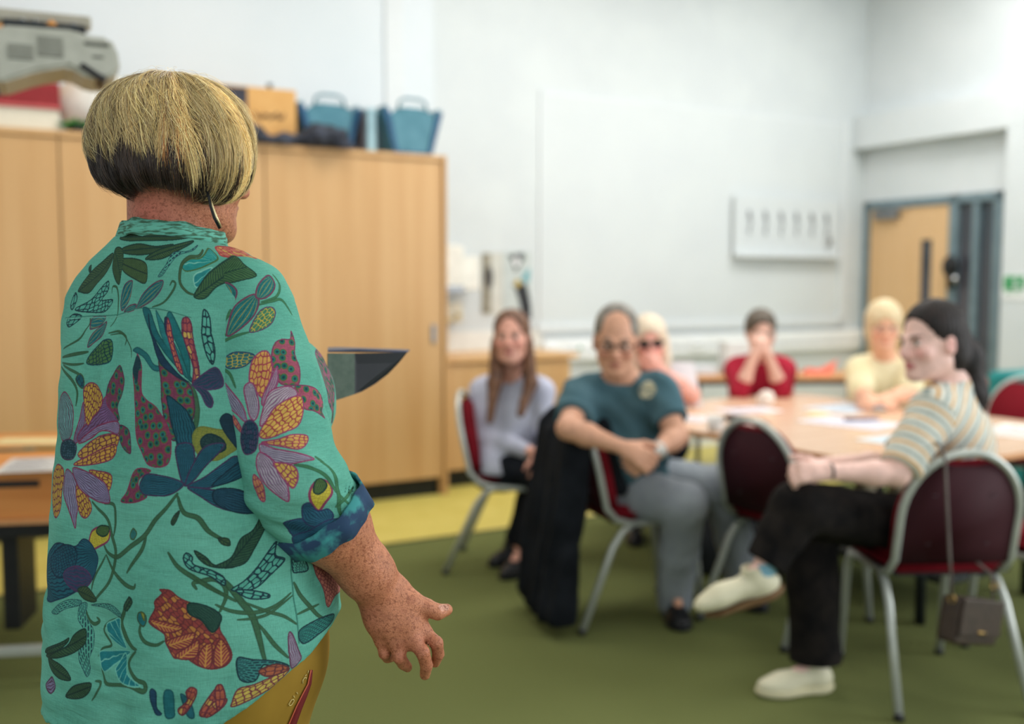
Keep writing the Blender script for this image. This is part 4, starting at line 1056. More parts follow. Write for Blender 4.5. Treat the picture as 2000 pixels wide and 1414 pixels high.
# legs
hipL, hipR = at(305, 1330, 1.55), at(440, 1330, 1.47)
for hp in (hipL, hipR):
    kp = hp + V(.02, .02, 0); kp[2] = .46; an = hp + V(.0, .02, 0); an[2] = .08
    s.cap(hp, kp, .085, .055, .05); s.cap(kp, an, .054, .036, .03); s.cap(an, an + V(.07, .13, -.045), .036, .026, .03)
v, q = s.mesh(1)
col = head_colors(v, P_, B_, .97, (190, 124, 90), (170, 90, 84), (120, 92, 66), (200, 110, 92))
def tint(col, v, c, r, rgb, amt):
    w = np.exp(-(((v - c) / r) ** 2).sum(1)) * amt; col[:] = col * (1 - w[:, None]) + np.array(lin(rgb)) * w[:, None]
tint(col, v, at(290, 420, 1.44), V(.05, .06, .035), (176, 84, 76), .75)
tint(col, v, at(360, 430, 1.44), V(.06, .06, .04), (186, 120, 92), .5)
tint(col, v, at(800, 1275, 1.46), V(.06, .06, .03), (176, 100, 78), .45)
tint(col, v, at(710, 1190, 1.46), V(.03, .06, .05), (190, 104, 88), .4)
nlw = np.exp(-(((v - nl) / V(.0085, .008, .0055)) ** 2).sum(1)); nlm = (nlw > .35) * .8
col[:] = col * (1 - nlm[:, None]) + np.array(lin((226, 176, 156))) * nlm[:, None]
skin_sp = mat_attr('freckled_skin', .5, .35, 420, .0, .35, .62, .13)
body = spm('body', v, q, skin_sp, None, col); body['label'] = 'freckled skin, right hand open with spread fingers'

# --- shirt torso
def shirt_noise(x, y, z, seed=11):
    n = snoise(x * .8, y * .8, z * 1.6, seed, 4.0, 3)
    fold = np.sin((z * 1.0 + (x - y) * .55) * 75 + 3 * n) * np.clip((1.20 - z) / .3, .15, 1)
    crs = np.sin((z - (x + y) * .25) * 150 + 5 * snoise(x, y, z, seed + 1, 3.0, 2)) * np.clip((1.22 - z) / .15, .1, 1)
    return .0042 * n + .0017 * fold + .0009 * crs
hemx = [at(60, 1372, 1.5)[0], at(90, 1372, 1.5)[0], at(250, 1392, 1.40)[0], at(400, 1392, 1.38)[0], at(455, 1378, 1.38)[0], at(520, 1335, 1.39)[0], at(575, 1292, 1.40)[0], at(615, 1262, 1.42)[0], at(668, 1192, 1.48)[0], at(700, 1160, 1.5)[0]]
hemz = [at(60, 1372, 1.5)[2], at(90, 1372, 1.5)[2], at(250, 1392, 1.40)[2], at(400, 1392, 1.38)[2], at(455, 1378, 1.38)[2], at(520, 1335, 1.39)[2], at(575, 1292, 1.40)[2], at(615, 1262, 1.42)[2], at(668, 1192, 1.48)[2], at(700, 1160, 1.5)[2]]
s = SDF((-.86, 1.15, .80), (-.14, 1.92, 1.56), .0042)
TOR = []
for (px, py, d, rho, w) in ((335, 430, 1.50, .072, .0), (336, 462, 1.50, .075, .006), (338, 480, 1.50, .078, .022), (340, 508, 1.50, .080, .056), (344, 540, 1.50, .086, .078), (348, 580, 1.50, .098, .090), (352, 640, 1.50, .122, .064), (368, 700, 1.505, .138, .058), (382, 770, 1.505, .151, .055), (382, 860, 1.505, .156, .055), (378, 960, 1.505, .158, .057), (378, 1080, 1.505, .163, .060), (379, 1230, 1.50, .167, .060), (374, 1420, 1.49, .167, .060), (374, 1480, 1.49, .167, .060)):
    c_ = at(px, py, d); TOR.append((c_, rho, w))
tz = np.array([c_[2] for c_, _, _ in TOR])[::-1]
def tint_(k): return np.array([k(t_) for t_ in TOR])[::-1]
def loft(X, Y, Z):
    cx = np.interp(Z, tz, tint_(lambda t_: t_[0][0])); cy = np.interp(Z, tz, tint_(lambda t_: t_[0][1])); rho = np.interp(Z, tz, tint_(lambda t_: t_[1])); w = np.interp(Z, tz, tint_(lambda t_: t_[2]))
    px, py = X - cx, Y - cy; a = px * Rr[0] + py * Rr[1]; b = px * F[0] + py * F[1]; a = a - np.clip(a, -w, w); return np.sqrt(a * a + b * b) - rho
s._apply(V(-.80, 1.2, .8), V(-.2, 1.86, 1.52), loft, 0, 'add')
for (A_, r0) in ((shr, .060), (shl, .060)): s.cap(lp(nb, A_, .35) + V(0, 0, -.075), A_, .064, r0, .03)
s.ell(at(522, 780, 1.60), (.105, .09, .11), .05)
s.wrinkle(shirt_noise)
# pleats under the yoke
def pleat(x, y, z):
    w = np.clip((1.385 - z) / .02, 0, 1) * np.clip((z - 1.0) / .3, 0, 1) * (y < 1.5)
    return -.0035 * w * (np.exp(-((x + .555) / .006) ** 2) + np.exp(-((x + .455) / .006) ** 2) - .8 * np.exp(-((x + .535) / .012) ** 2))
s.wrinkle(pleat)
# neckline opening and the scooped hem
s.cut(at(335, 462, 1.43), nrm((.10, .16, 1)), None, .22)
X_, Y_, Z_ = s._g((slice(None),) * 3)
s.d = np.maximum(s.d, (np.interp(X_ + 0 * Y_, hemx, hemz) - Z_).astype(np.float32))
v, q = s.mesh(1)
shirt_v, shirt_q = v, q
tax = [(c_[2], c_[0], c_[1]) for c_, _, _ in TOR][::-1]
def torso_uv(v):
    z = v[:, 2]; cx = np.interp(z, [a[0] for a in tax], [a[1] for a in tax]); cy = np.interp(z, [a[0] for a in tax], [a[2] for a in tax])
    return np.stack([np.arctan2(v[:, 0] - cx, -(v[:, 1] - cy)) * .19, z], 1)
# --- sleeves
def sleeve(sh, el, wr, upto, big):
    e = lp(el, wr, upto)
    s = SDF(np.minimum(np.minimum(sh, el), e) - .12, np.maximum(np.maximum(sh, el), e) + .12, .0036)
    s.cap(sh, lp(sh, el, .5), .066, .0695, .012); s.cap(lp(sh, el, .5), el, .0695, .0665, .012)
    s.cap(el, lp(el, e, 1.25), .0665, .0620, .012)
    ax = [sh, el, e]
    def fn(x, y, z):
        n = snoise(x, y, z, 23, 5.0, 3); zz = (z * 1.0 + (x) * .45)
        low = np.clip((1.30 - z) / .18, .25, 1)
        return .0030 * n + .0022 * np.sin(zz * 120 + 3.5 * n) * low
    s.wrinkle(fn)
    s.cut(e, nrm(wr - el)); 
    s.cap(lp(el, wr, upto - .18), lp(el, wr, upto + .2), .0575, .0570, .002, 'sub')
    v, q = s.mesh(1); return v, q, ax
svr, sqr, saxr = sleeve(shr, elr, wrr, .38, True)
svl, sql, saxl = sleeve(shl, ell_, wrl, .40, False)
def sleeve_uv(v, ax):
    a, b, c = ax; d = nrm(c - a); t = (v - a) @ d; tb = (b - a) @ d; tc = (c - a) @ d
    f = np.clip(t / tb, -.5, 1)[:, None]; g = np.clip((t - tb) / (tc - tb), 0, 1.2)[:, None]
    ctr = a + (b - a) * f + (c - b) * g
    e1 = nrm(V(0, -1, 0) - d * (d @ V(0, -1, 0))); e2 = np.cross(d, e1); r_ = v - ctr
    return np.stack([np.arctan2(r_ @ e2, r_ @ e1) * -.068, t], 1)
def put_uv(o, q, uv, period, sc, off):
    me = o.data; lay = me.uv_layers.new(name='UVMap'); l = uv[q.ravel()].reshape(q.shape[0], 4, 2).copy()
    d = l[:, :, 0] - l[:, :1, 0]; l[:, :, 0] -= np.round(d / period) * period
    l = (l - np.array(off)) / np.array(sc); lay.data.foreach_set('uv', l.astype(np.float32).ravel())
TUV = ((-.62, .78), (1.24, .72)); SUV = ((-.24, -.10), (.48, .62))
# ------------------------------------------------------------------ the printed cloth (drawn in cloth coordinates, metres)
class Cloth:
    def __init__(s, off, size, res):
        s.off = off; s.w = int(size[0] / res); s.h = int(size[1] / res); s.res = res
        s.a = np.zeros((s.h, s.w, 4), np.float32); s.r = np.random.RandomState(4)
    def box(s, pts, pad):
        p = (np.array(pts) - np.array(s.off)) / s.res; pad = pad / s.res
        x0, y0 = np.maximum(0, np.floor(p.min(0) - pad)).astype(int); x1, y1 = np.ceil(p.max(0) + pad).astype(int) + 1
        x1 = min(x1, s.w); y1 = min(y1, s.h)
        if x1 <= x0 or y1 <= y0: return None
        gx, gy = np.meshgrid((np.arange(x0, x1) + .5) * s.res + s.off[0], (np.arange(y0, y1) + .5) * s.res + s.off[1])
        return x0, x1, y0, y1, gx, gy
    @staticmethod
    def spline(pts, closed=True, n=6):
        p = np.array(pts, float); N = len(p); out = []
        for i in range(N if closed else N - 1):
            p0, p1, p2, p3 = [p[(i + k) % N] if closed else p[min(max(i + k, 0), N - 1)] for k in (-1, 0, 1, 2)]
            for t in np.arange(n) / n: out.append(.5 * (2 * p1 + (p2 - p0) * t + (2 * p0 - 5 * p1 + 4 * p2 - p3) * t * t + (3 * p1 - p0 - 3 * p2 + p3) * t ** 3))
        if not closed: out.append(p[-1])
        return np.array(out)
    @staticmethod
    def dist(gx, gy, P, closed):
        d = np.full(gx.shape, 9.0); arg = np.zeros(gx.shape); N = len(P)
        for i in range(N if closed else N - 1):
            a, b = P[i], P[(i + 1) % N]; v = b - a; L = v @ v + 1e-12
            t = np.clip(((gx - a[0]) * v[0] + (gy - a[1]) * v[1]) / L, 0, 1)
            e = np.hypot(gx - a[0] - t * v[0], gy - a[1] - t * v[1]); m = e < d
            d = np.where(m, e, d); arg = np.where(m, (i + t) / max(1, N - 1), arg)
        return d, arg
    def over(s, bb, rgb, m):
        x0, x1, y0, y1 = bb[:4]; A = s.a[y0:y1, x0:x1]; m = np.clip(m, 0, 1)[..., None]
        A[..., :3] = A[..., :3] * (1 - m) + rgb * m; A[..., 3:] = A[..., 3:] * (1 - m) + m
    def stroke(s, pts, w, c, c2=None, taper=True, alpha=.95):
        P = s.spline(pts, False); bb = s.box(P, w * 2)
        if bb is None: return
        d, t = s.dist(bb[4], bb[5], P, False); ww = w * (1 - .55 * np.abs(2 * t - 1) ** 2) if taper else w
        m = np.clip((ww - d) / s.res + .5, 0, 1) * alpha
        s.over(bb, np.array(lin(c)), m)
        if c2 is not None: s.over(bb, np.array(lin(c2)), np.clip(1 - np.abs(d - ww * .8) / (ww * .22 + s.res * .5), 0, 1) * m * .8)
    def shape(s, pts, kind, c, c2, c3=None, out=None, ow=.0007, smooth=True, axis=None, n=9):
        """kind: veins, scales, spots, dashes, plain, leaf. axis = (base point, tip point)"""
        P = s.spline(pts) if smooth else np.array(pts, float); bb = s.box(P, .004)
        if bb is None: return
        gx, gy = bb[4], bb[5]; ins = np.zeros(gx.shape, bool); j = len(P) - 1
        for i in range(len(P)):
            a, b = P[i], P[j]; cnd = ((a[1] > gy) != (b[1] > gy)) & (gx < (b[0] - a[0]) * (gy - a[1]) / (b[1] - a[1] + 1e-12) + a[0]); ins ^= cnd; j = i
        d, _ = s.dist(gx, gy, P, True); m = np.where(ins, np.clip(.5 + d / s.res, 0, 1), np.clip(.5 - d / s.res, 0, 1))
        if axis is None:
            cc = P.mean(0); U, S_, Vt = np.linalg.svd(P - cc); ax = Vt[0]; pr = (P - cc) @ ax; b0 = cc + ax * pr.min(); b1 = cc + ax * pr.max()
        else: b0, b1 = np.array(axis[0], float), np.array(axis[1], float)
        L = np.linalg.norm(b1 - b0); ax = (b1 - b0) / L; ny = np.array([-ax[1], ax[0]])
        S1 = ((gx - b0[0]) * ax[0] + (gy - b0[1]) * ax[1]) / L; T1 = ((gx - b0[0]) * ny[0] + (gy - b0[1]) * ny[1]) / L
        W = np.abs((P - b0) @ ny).max() / L + 1e-6
        env = W * (np.clip(np.sin(np.pi * np.clip(S1 * .9 + .06, 0, 1)), .15, 1)); tn = T1 / env
        C1, C2 = np.array(lin(c)), np.array(lin(c2)); C3 = C2 if c3 is None else np.array(lin(c3))
        x, y = gx * 1000, gy * 1000; wob = np.sin(x * .35 + y * .21) + np.sin(y * .47 - x * .13)
        s.over(bb, C1 * (1 + .05 * wob[..., None]), m)
        px_ = s.res
        if kind == 'veins':
            g = np.abs(((tn * n / 2 + .12 * wob + .5) % 1) - .5); lw = .17
            s.over(bb, C2, m * np.clip((lw - g) * 7 + .3, 0, 1))
            if c3 is not None: s.over(bb, C3, m * np.clip((np.abs(((tn * n / 4) % 1) - .5) - .36) * 6, 0, 1) * .75)
        elif kind in ('scales', 'spots'):
            cell = .0062 if kind == 'scales' else .0125
            if n != 9: cell *= n / 9.0
            r = np.random.RandomState(int(abs(b0[0] * 9999)) % 9973)
            u0, v0 = S1 * L, T1 * L; hgt = 1.0 if kind == 'spots' else .55
            uu, vv = u0 / (cell * 1.5 if kind == 'scales' else cell), v0 / (cell * (.8 if kind == 'scales' else 1.0))
            iu, iv = np.floor(uu).astype(int), np.floor(vv).astype(int); f1 = np.full(gx.shape, 9.0); f2 = np.full(gx.shape, 9.0); idc = np.zeros(gx.shape)
            for di in (-1, 0, 1):
                for dj in (-1, 0, 1):
                    a, b = iu + di, iv + dj; h1 = np.modf(np.abs(np.sin(a * 127.1 + b * 311.7) * 43758.5))[0]; h2 = np.modf(np.abs(np.sin(a * 269.5 + b * 183.3) * 43758.5))[0]
                    e = np.hypot(uu - a - .2 - .6 * h1, vv - b - .2 - .6 * h2); nf = e < f1
                    f2 = np.where(nf, f1, np.minimum(f2, e)); idc = np.where(nf, h1, idc); f1 = np.where(nf, e, f1)
            if kind == 'scales':
                if c3 is not None: s.over(bb, C3, m * np.clip((idc - .55) * 9, 0, 1) * .85)
                s.over(bb, C2, m * np.clip((.24 - (f2 - f1)) * 9, 0, 1))
            else:
                k2 = np.array(lin((76, 110, 44))); k3 = np.array(lin((34, 120, 118))); k4 = np.array(lin((16, 40, 52)))
                s.over(bb, k2, m * np.clip((.46 - f1) * 9, 0, 1)); s.over(bb, np.where((idc > .5)[..., None], k3, k3 * .7), m * np.clip((.34 - f1) * 9, 0, 1)); s.over(bb, k4, m * np.clip((.20 - np.hypot(f1, 0)) * 9, 0, 1) * .9)
                s.over(bb, C2, m * np.clip((.10 - (f2 - f1)) * 9, 0, 1) * .6)
        elif kind == 'dashes':
            row = np.floor(tn * n / 2 + .5); g = np.abs(((tn * n / 2 + .5) % 1) - .5); dash = ((S1 * L / .0085 + row * .37) % 1)
            s.over(bb, C2, m * np.clip((.30 - g) * 6, 0, 1) * np.clip((.82 - dash) * 12, 0, 1) * np.clip(dash * 12, 0, 1))
        elif kind == 'leaf':
            g = ((S1 * L / .0048 - np.abs(T1 * L) / .0042 + .1 * wob) % 1); s.over(bb, C2, m * np.clip((.42 - np.abs(g - .5) * 1.6) * 6, 0, 1) * .85)
            s.over(bb, C2, m * np.clip((.0012 - np.abs(T1 * L)) / .0006, 0, 1))
        elif kind == 'fan':
            ang = np.arctan2(gy - b0[1], gx - b0[0]); g = np.abs(((ang * n / 2.2 + .05 * wob) % 1) - .5); s.over(bb, C2, m * np.clip((.09 - g) * 14, 0, 1))
        o = C2 if out is None else np.array(lin(out))
        s.over(bb, o, np.clip((ow + .0003 - d) / s.res + .3, 0, 1) * np.where(ins | (d < ow), 1, 0))
    def image(s, name):
        s.a[..., :3] *= .74; s.a[..., 3] *= .95
        im = bpy.data.images.new(name, s.w, s.h, alpha=True, float_buffer=False); a = s.a.copy(); c = np.clip(a[..., :3], 0, 1)
        a[..., :3] = np.where(c <= .0031308, c * 12.92, 1.055 * c ** (1 / 2.4) - .055)
        im.pixels.foreach_set(a.ravel()); im.update(); im.pack(); return im

def cloth_material(name, im):
    m, nt, b = base_mat(name, .85, 0, .15)
    tc = nd(nt, 'ShaderNodeTexCoord'); uv = nd(nt, 'ShaderNodeUVMap', uv_map='UVMap')
    tx = nt.nodes.new('ShaderNodeTexImage'); tx.image = im; tx.extension = 'CLIP'; tx.interpolation = 'Cubic'; nt.links.new(uv.outputs[0], tx.inputs[0])
    nz = nd(nt, 'ShaderNodeTexNoise'); nz.inputs['Scale'].default_value = 7; nz.inputs['Detail'].default_value = 6; nt.links.new(tc.outputs['Object'], nz.inputs['Vector'])
    r = ramp(nt, [(.3, (80, 150, 132)), (.7, (102, 172, 152))]); nt.links.new(nz.outputs[0], r.inputs[0])
    # slubby weave: fine threads across and down
    hs = []
    for st in ((60, 60, 900), (900, 900, 50)):
        mp = nd(nt, 'ShaderNodeMapping'); mp.inputs['Scale'].default_value = st; nt.links.new(tc.outputs['Object'], mp.inputs[0])
        n = nd(nt, 'ShaderNodeTexNoise'); n.inputs['Scale'].default_value = 1.0; n.inputs['Detail'].default_value = 3; nt.links.new(mp.outputs[0], n.inputs['Vector']); hs.append(n)
    ad = nd(nt, 'ShaderNodeMath', operation='ADD'); nt.links.new(hs[0].outputs[0], ad.inputs[0]); nt.links.new(hs[1].outputs[0], ad.inputs[1])
    mx = nd(nt, 'ShaderNodeMix', data_type='RGBA'); nt.links.new(tx.outputs['Alpha'], mx.inputs[0]); nt.links.new(r.outputs[0], mx.inputs[6]); nt.links.new(tx.outputs['Color'], mx.inputs[7])
    mr = nd(nt, 'ShaderNodeMapRange'); mr.inputs[1].default_value = .7; mr.inputs[2].default_value = 1.3; mr.inputs[3].default_value = .86; mr.inputs[4].default_value = 1.14; nt.links.new(ad.outputs[0], mr.inputs[0])
    vm = nd(nt, 'ShaderNodeVectorMath', operation='SCALE'); nt.links.new(mx.outputs[2], vm.inputs[0]); nt.links.new(mr.outputs[0], vm.inputs['Scale']); nt.links.new(vm.outputs[0], b.inputs['Base Color'])
    mc = nd(nt, 'ShaderNodeMapping'); mc.inputs['Scale'].default_value = (9, 9, 34); mc.inputs['Rotation'].default_value = (.25, .2, 0); nt.links.new(tc.outputs['Object'], mc.inputs[0])
    nc_ = nd(nt, 'ShaderNodeTexNoise'); nc_.inputs['Scale'].default_value = 1.0; nc_.inputs['Detail'].default_value = 5; nc_.inputs['Distortion'].default_value = .8; nt.links.new(mc.outputs[0], nc_.inputs['Vector'])
    b0_ = nd(nt, 'ShaderNodeBump'); b0_.inputs['Strength'].default_value = .55; b0_.inputs['Distance'].default_value = .010; nt.links.new(nc_.outputs[0], b0_.inputs['Height'])
    bp = nd(nt, 'ShaderNodeBump'); bp.inputs['Strength'].default_value = .35; bp.inputs['Distance'].default_value = .0015; nt.links.new(ad.outputs[0], bp.inputs['Height']); nt.links.new(b0_.outputs[0], bp.inputs['Normal']); nt.links.new(bp.outputs[0], b.inputs['Normal'])
    return m
MOTIFS = [('t','stroke',([(-0.1416,1.4044),(-0.1434,1.413),(-0.1256,1.4112),(-0.1123,1.3971),(-0.1027,1.3786),(-0.1053,1.3591)],0.0018,(62,96,62)),{'c2': (44,66,48)}),
('t','stroke',([(0.0058,1.3858),(0.0304,1.3915),(0.0484,1.4048),(0.0572,1.4167),(0.0518,1.4205),(0.0462,1.415)],0.0018,(62,96,62)),{'c2': (44,66,48)}),
('t','stroke',([(-0.2469,1.3242),(-0.1906,1.3395),(-0.1769,1.3582),(-0.1869,1.3697)],0.0018,(62,96,62)),{'c2': (44,66,48)}),
('t','stroke',([(-0.2503,1.312),(-0.193,1.3195),(-0.1596,1.3236)],0.0026,(62,96,62)),{'c2': (44,66,48)}),
('t','stroke',([(-0.2473,1.3047),(-0.1979,1.3047),(-0.1696,1.3075)],0.0018,(62,96,62)),{'c2': (44,66,48)}),
('t','stroke',([(-0.2517,1.2992),(-0.197,1.2858),(-0.1773,1.2708),(-0.1838,1.2496)],0.0024,(62,96,62)),{'c2': (44,66,48)}),
('t','stroke',([(-0.2395,1.3022),(-0.1931,1.2955),(-0.1729,1.2916)],0.002,(62,96,62)),{'c2': (44,66,48)}),
('t','stroke',([(-0.1028,1.35),(-0.0777,1.3526),(-0.0514,1.3458),(-0.0561,1.335)],0.0018,(62,96,62)),{'c2': (44,66,48)}),
('t','stroke',([(-0.0992,1.3476),(-0.0622,1.349),(-0.041,1.3328),(-0.0405,1.3194)],0.0012,(62,96,62)),{'c2': (44,66,48)}),
('t','stroke',([(0.0535,1.2893),(0.0588,1.2763),(0.0587,1.258),(0.0571,1.2363),(0.0512,1.2166)],0.0038,(62,96,62)),{'c2': (44,66,48)}),
('t','stroke',([(0.0358,1.1476),(0.0211,1.1278),(0.0067,1.1123),(-0.0097,1.091),(-0.0319,1.076),(-0.0593,1.0589),(-0.081,1.0609),(-0.0911,1.0693)],0.0034,(62,96,62)),{'c2': (44,66,48)}),
('t','stroke',([(-0.0062,1.0921),(-0.0133,1.0724),(-0.0403,1.0404)],0.0028,(62,96,62)),{'c2': (44,66,48)}),
('t','stroke',([(0.0366,1.1442),(0.0446,1.1239),(0.0623,1.1163),(0.075,1.0991),(0.0947,1.0854)],0.0034,(62,96,62)),{'c2': (44,66,48)}),
('t','stroke',([(-0.1271,1.1237),(-0.0911,1.1058),(-0.0773,1.0865),(-0.0636,1.0652),(-0.0709,1.0394),(-0.0812,1.0187),(-0.1122,0.994)],0.0032,(62,96,62)),{'c2': (44,66,48)}),
('t','stroke',([(-0.0979,1.1242),(-0.0755,1.1241),(-0.0703,1.105),(-0.0713,1.0851)],0.0028,(62,96,62)),{'c2': (44,66,48)}),
('t','stroke',([(-0.0867,1.0577),(-0.0709,1.0394),(-0.0454,1.0257),(-0.0271,1.0227),(-0.0234,1.0277)],0.0028,(62,96,62)),{'c2': (44,66,48)}),
('t','stroke',([(-0.0885,1.0568),(-0.1077,1.0304),(-0.1156,1.0092)],0.002,(62,96,62)),{'c2': (44,66,48)}),
('t','stroke',([(-0.1366,0.9821),(-0.1264,0.9687),(-0.113,0.9641),(-0.1002,0.9698),(-0.107,0.9732)],0.0026,(62,96,62)),{'c2': (44,66,48)}),
('t','stroke',([(0.0206,0.9611),(0.01,0.9555),(-0.0057,0.9587),(-0.0156,0.9701),(-0.0116,0.9834)],0.0026,(62,96,62)),{'c2': (44,66,48)}),
('t','stroke',([(0.0866,0.9973),(0.0933,1.0133),(0.091,1.03),(0.08,1.0385),(0.065,1.0365),(0.0567,1.0344),(0.0602,1.0274)],0.0032,(62,96,62)),{'c2': (44,66,48)}),
('t','stroke',([(0.0258,1.0722),(0.0376,1.0558),(0.0592,1.0401),(0.0796,1.0257),(0.1044,1.0077)],0.0032,(62,96,62)),{'c2': (44,66,48)}),
('t','stroke',([(0.0569,1.0446),(0.0707,1.0309),(0.0911,1.0187)],0.0022,(62,96,62)),{'c2': (44,66,48)}),
('t','stroke',([(-0.1048,0.8685),(-0.0866,0.8864),(-0.0867,0.8947),(-0.0972,0.8951)],0.0018,(62,96,62)),{'c2': (44,66,48)}),
('t','stroke',([(-0.033,1.0105),(-0.0438,0.9898),(-0.0504,0.9723),(-0.0278,0.9504),(-0.0189,0.9473)],0.0034,(62,96,62)),{'c2': (44,66,48)}),
('t','stroke',([(-0.0969,0.9263),(-0.0906,0.9361),(-0.0704,0.9441),(-0.0883,0.9592),(-0.0793,0.9712),(-0.0538,0.9814)],0.0018,(62,96,62)),{'c2': (44,66,48)}),
('t','stroke',([(-0.0203,0.9441),(-0.0345,0.9258),(-0.0203,0.9095),(-0.0066,0.9056),(-0.0066,0.8965),(-0.0322,0.9006),(-0.0753,0.8949),(-0.0864,0.9142)],0.003,(62,96,62)),{'c2': (44,66,48)}),
('t','stroke',([(0.0823,1.0443),(0.095,1.0306),(0.1102,1.0067),(0.1221,0.9858),(0.128,0.9579),(0.1356,0.9257)],0.0042,(62,96,62)),{'c2': (44,66,48)}),
('t','stroke',([(0.0819,1.0057),(0.0988,0.9964),(0.1251,0.9908),(0.1496,0.9943),(0.1693,1.006)],0.0026,(62,96,62)),{'c2': (44,66,48)}),
('t','stroke',([(0.1116,1.0066),(0.1391,0.9895),(0.1587,0.9789),(0.1759,0.9635)],0.0022,(62,96,62)),{'c2': (44,66,48)}),
('t','stroke',([(0.1282,0.9757),(0.1448,0.9476),(0.1623,0.9247)],0.0026,(62,96,62)),{'c2': (44,66,48)}),
('t','stroke',([(0.1049,0.9853),(0.1245,0.9841),(0.1442,0.9877),(0.1722,1.0023)],0.002,(62,96,62)),{'c2': (44,66,48)}),
('t','stroke',([(0.1736,1.0185),(0.185,0.9966),(0.2074,0.9684),(0.2272,0.9523)],0.003,(62,96,62)),{'c2': (44,66,48)}),
('t','stroke',([(0.1763,0.9764),(0.1921,0.978),(0.2139,0.9779)],0.002,(62,96,62)),{'c2': (44,66,48)}),
('t','shape',([(-0.1512,1.4812),(-0.0982,1.4896),(-0.0027,1.4904),(0.0613,1.4857),(0.1149,1.4825),(0.0611,1.4773),(-0.0123,1.4765),(-0.1022,1.4769)],'leaf',(70,92,54),(34,56,50)),{'n': 9,'ow': 0.0008}),
('t','shape',([(-0.126,1.4672),(-0.0526,1.4723),(0.0121,1.4684),(0.0612,1.4711),(0.004,1.4592),(-0.0539,1.4569),(-0.1233,1.4599)],'leaf',(70,92,54),(34,56,50)),{'n': 9,'ow': 0.0008}),
('t','shape',([(-0.0222,1.4521),(0.0212,1.4632),(0.0671,1.4706),(0.118,1.4765),(0.0763,1.4637),(0.0336,1.4515),(-0.0104,1.4499)],'leaf',(78,104,60),(34,56,50)),{'n': 9,'ow': 0.0008}),
('t','shape',([(-0.1239,1.452),(-0.0668,1.4516),(-0.0233,1.4457),(-0.015,1.433),(-0.0199,1.4178),(-0.0564,1.4229),(-0.1071,1.433),(-0.1297,1.4444)],'leaf',(84,108,58),(36,52,44)),{'n': 9,'ow': 0.0008}),
('t','shape',([(-0.1606,1.4665),(-0.1271,1.464),(-0.1201,1.44),(-0.12,1.4294),(-0.1201,1.4159),(-0.1459,1.4256),(-0.1654,1.443)],'leaf',(70,92,54),(34,56,50)),{'n': 9,'ow': 0.0008}),
('t','shape',([(-0.1698,1.46),(-0.2109,1.4475),(-0.236,1.4337),(-0.2478,1.4091),(-0.2398,1.405),(-0.2179,1.4044),(-0.1972,1.4221),(-0.1737,1.4436)],'leaf',(74,96,62),(38,56,52)),{'n': 9,'ow': 0.0008}),
('t','shape',([(-0.2518,1.4407),(-0.2466,1.4433),(-0.2368,1.4346),(-0.2409,1.4336)],'leaf',(74,96,62),(38,56,52)),{'n': 9,'ow': 0.0008}),
('t','shape',([(0.1225,1.4706),(0.0931,1.4618),(0.0589,1.4596),(0.0405,1.4431),(0.018,1.4271),(0.031,1.4286),(0.0499,1.443),(0.0699,1.4554),(0.1042,1.4624)],'dashes',(94,178,158),(30,48,74)),{'n': 5,'ow': 0.0003}),
('t','shape',([(0.0745,1.4418),(0.0928,1.4507),(0.1125,1.452),(0.1408,1.4655),(0.1471,1.4619),(0.1418,1.4508),(0.1198,1.4425),(0.1,1.4367),(0.0791,1.434)],'fan',(40,150,146),(140,210,190)),{'n': 9,'out': (80,110,60),'ow': 0.0008,'axis': [(0.1399,1.4486),(0.0745,1.4418)]}),
('t','shape',([(0.0886,1.4156),(0.0915,1.4281),(0.1076,1.4348),(0.1242,1.4389),(0.1122,1.4279),(0.0947,1.4128)],'fan',(40,140,142),(140,210,190)),{'n': 9,'ow': 0.0008,'axis': [(0.1266,1.4406),(0.0886,1.4156)]}),
('t','stroke',([(0.1276,1.4636),(0.1114,1.4549),(0.092,1.4532),(0.0731,1.4418),(0.0655,1.4201),(0.0752,1.4062),(0.0871,1.4021)],0.0026,(70,92,54)),{'c2': (36,56,50)}),
('t','shape',([(0.1676,1.4685),(0.2104,1.469),(0.2729,1.4656),(0.2169,1.4529),(0.1578,1.4537),(0.1553,1.4597)],'scales',(210,120,96),(176,60,70)),{'n': 9,'c3': (220,180,90),'ow': 0.0008}),
('t','shape',([(0.0845,1.3996),(0.0937,1.4119),(0.1133,1.4299),(0.1448,1.4463),(0.1724,1.4552),(0.1779,1.4526),(0.1747,1.4448),(0.1623,1.4279),(0.1378,1.4204),(0.1179,1.412),(0.099,1.3977)],'leaf',(70,104,62),(34,60,50)),{'n': 9,'ow': 0.0008}),
('t','shape',([(-0.2351,1.3807),(-0.2074,1.3944),(-0.17,1.4203),(-0.1572,1.4084),(-0.1732,1.3943),(-0.1318,1.3944),(-0.1465,1.3789),(-0.1927,1.377)],'scales',(94,178,158),(24,44,60)),{'n': 11,'ow': 0.0008}),
('t','shape',([(-0.246,1.3628),(-0.2325,1.374),(-0.2087,1.3702),(-0.2271,1.3562)],'scales',(94,178,158),(24,44,60)),{'n': 11,'ow': 0.0008}),
('t','shape',([(0.0946,1.3823),(0.1013,1.3756),(0.1016,1.3537),(0.0992,1.3294),(0.0903,1.3117),(0.0862,1.3277),(0.0889,1.3534)],'scales',(94,178,158),(24,44,60)),{'n': 11,'ow': 0.0008}),
('t','shape',([(-0.2538,1.3866),(-0.2537,1.4038),(-0.2432,1.3966),(-0.2411,1.3803)],'scales',(94,178,158),(24,44,60)),{'n': 11,'ow': 0.0008}),
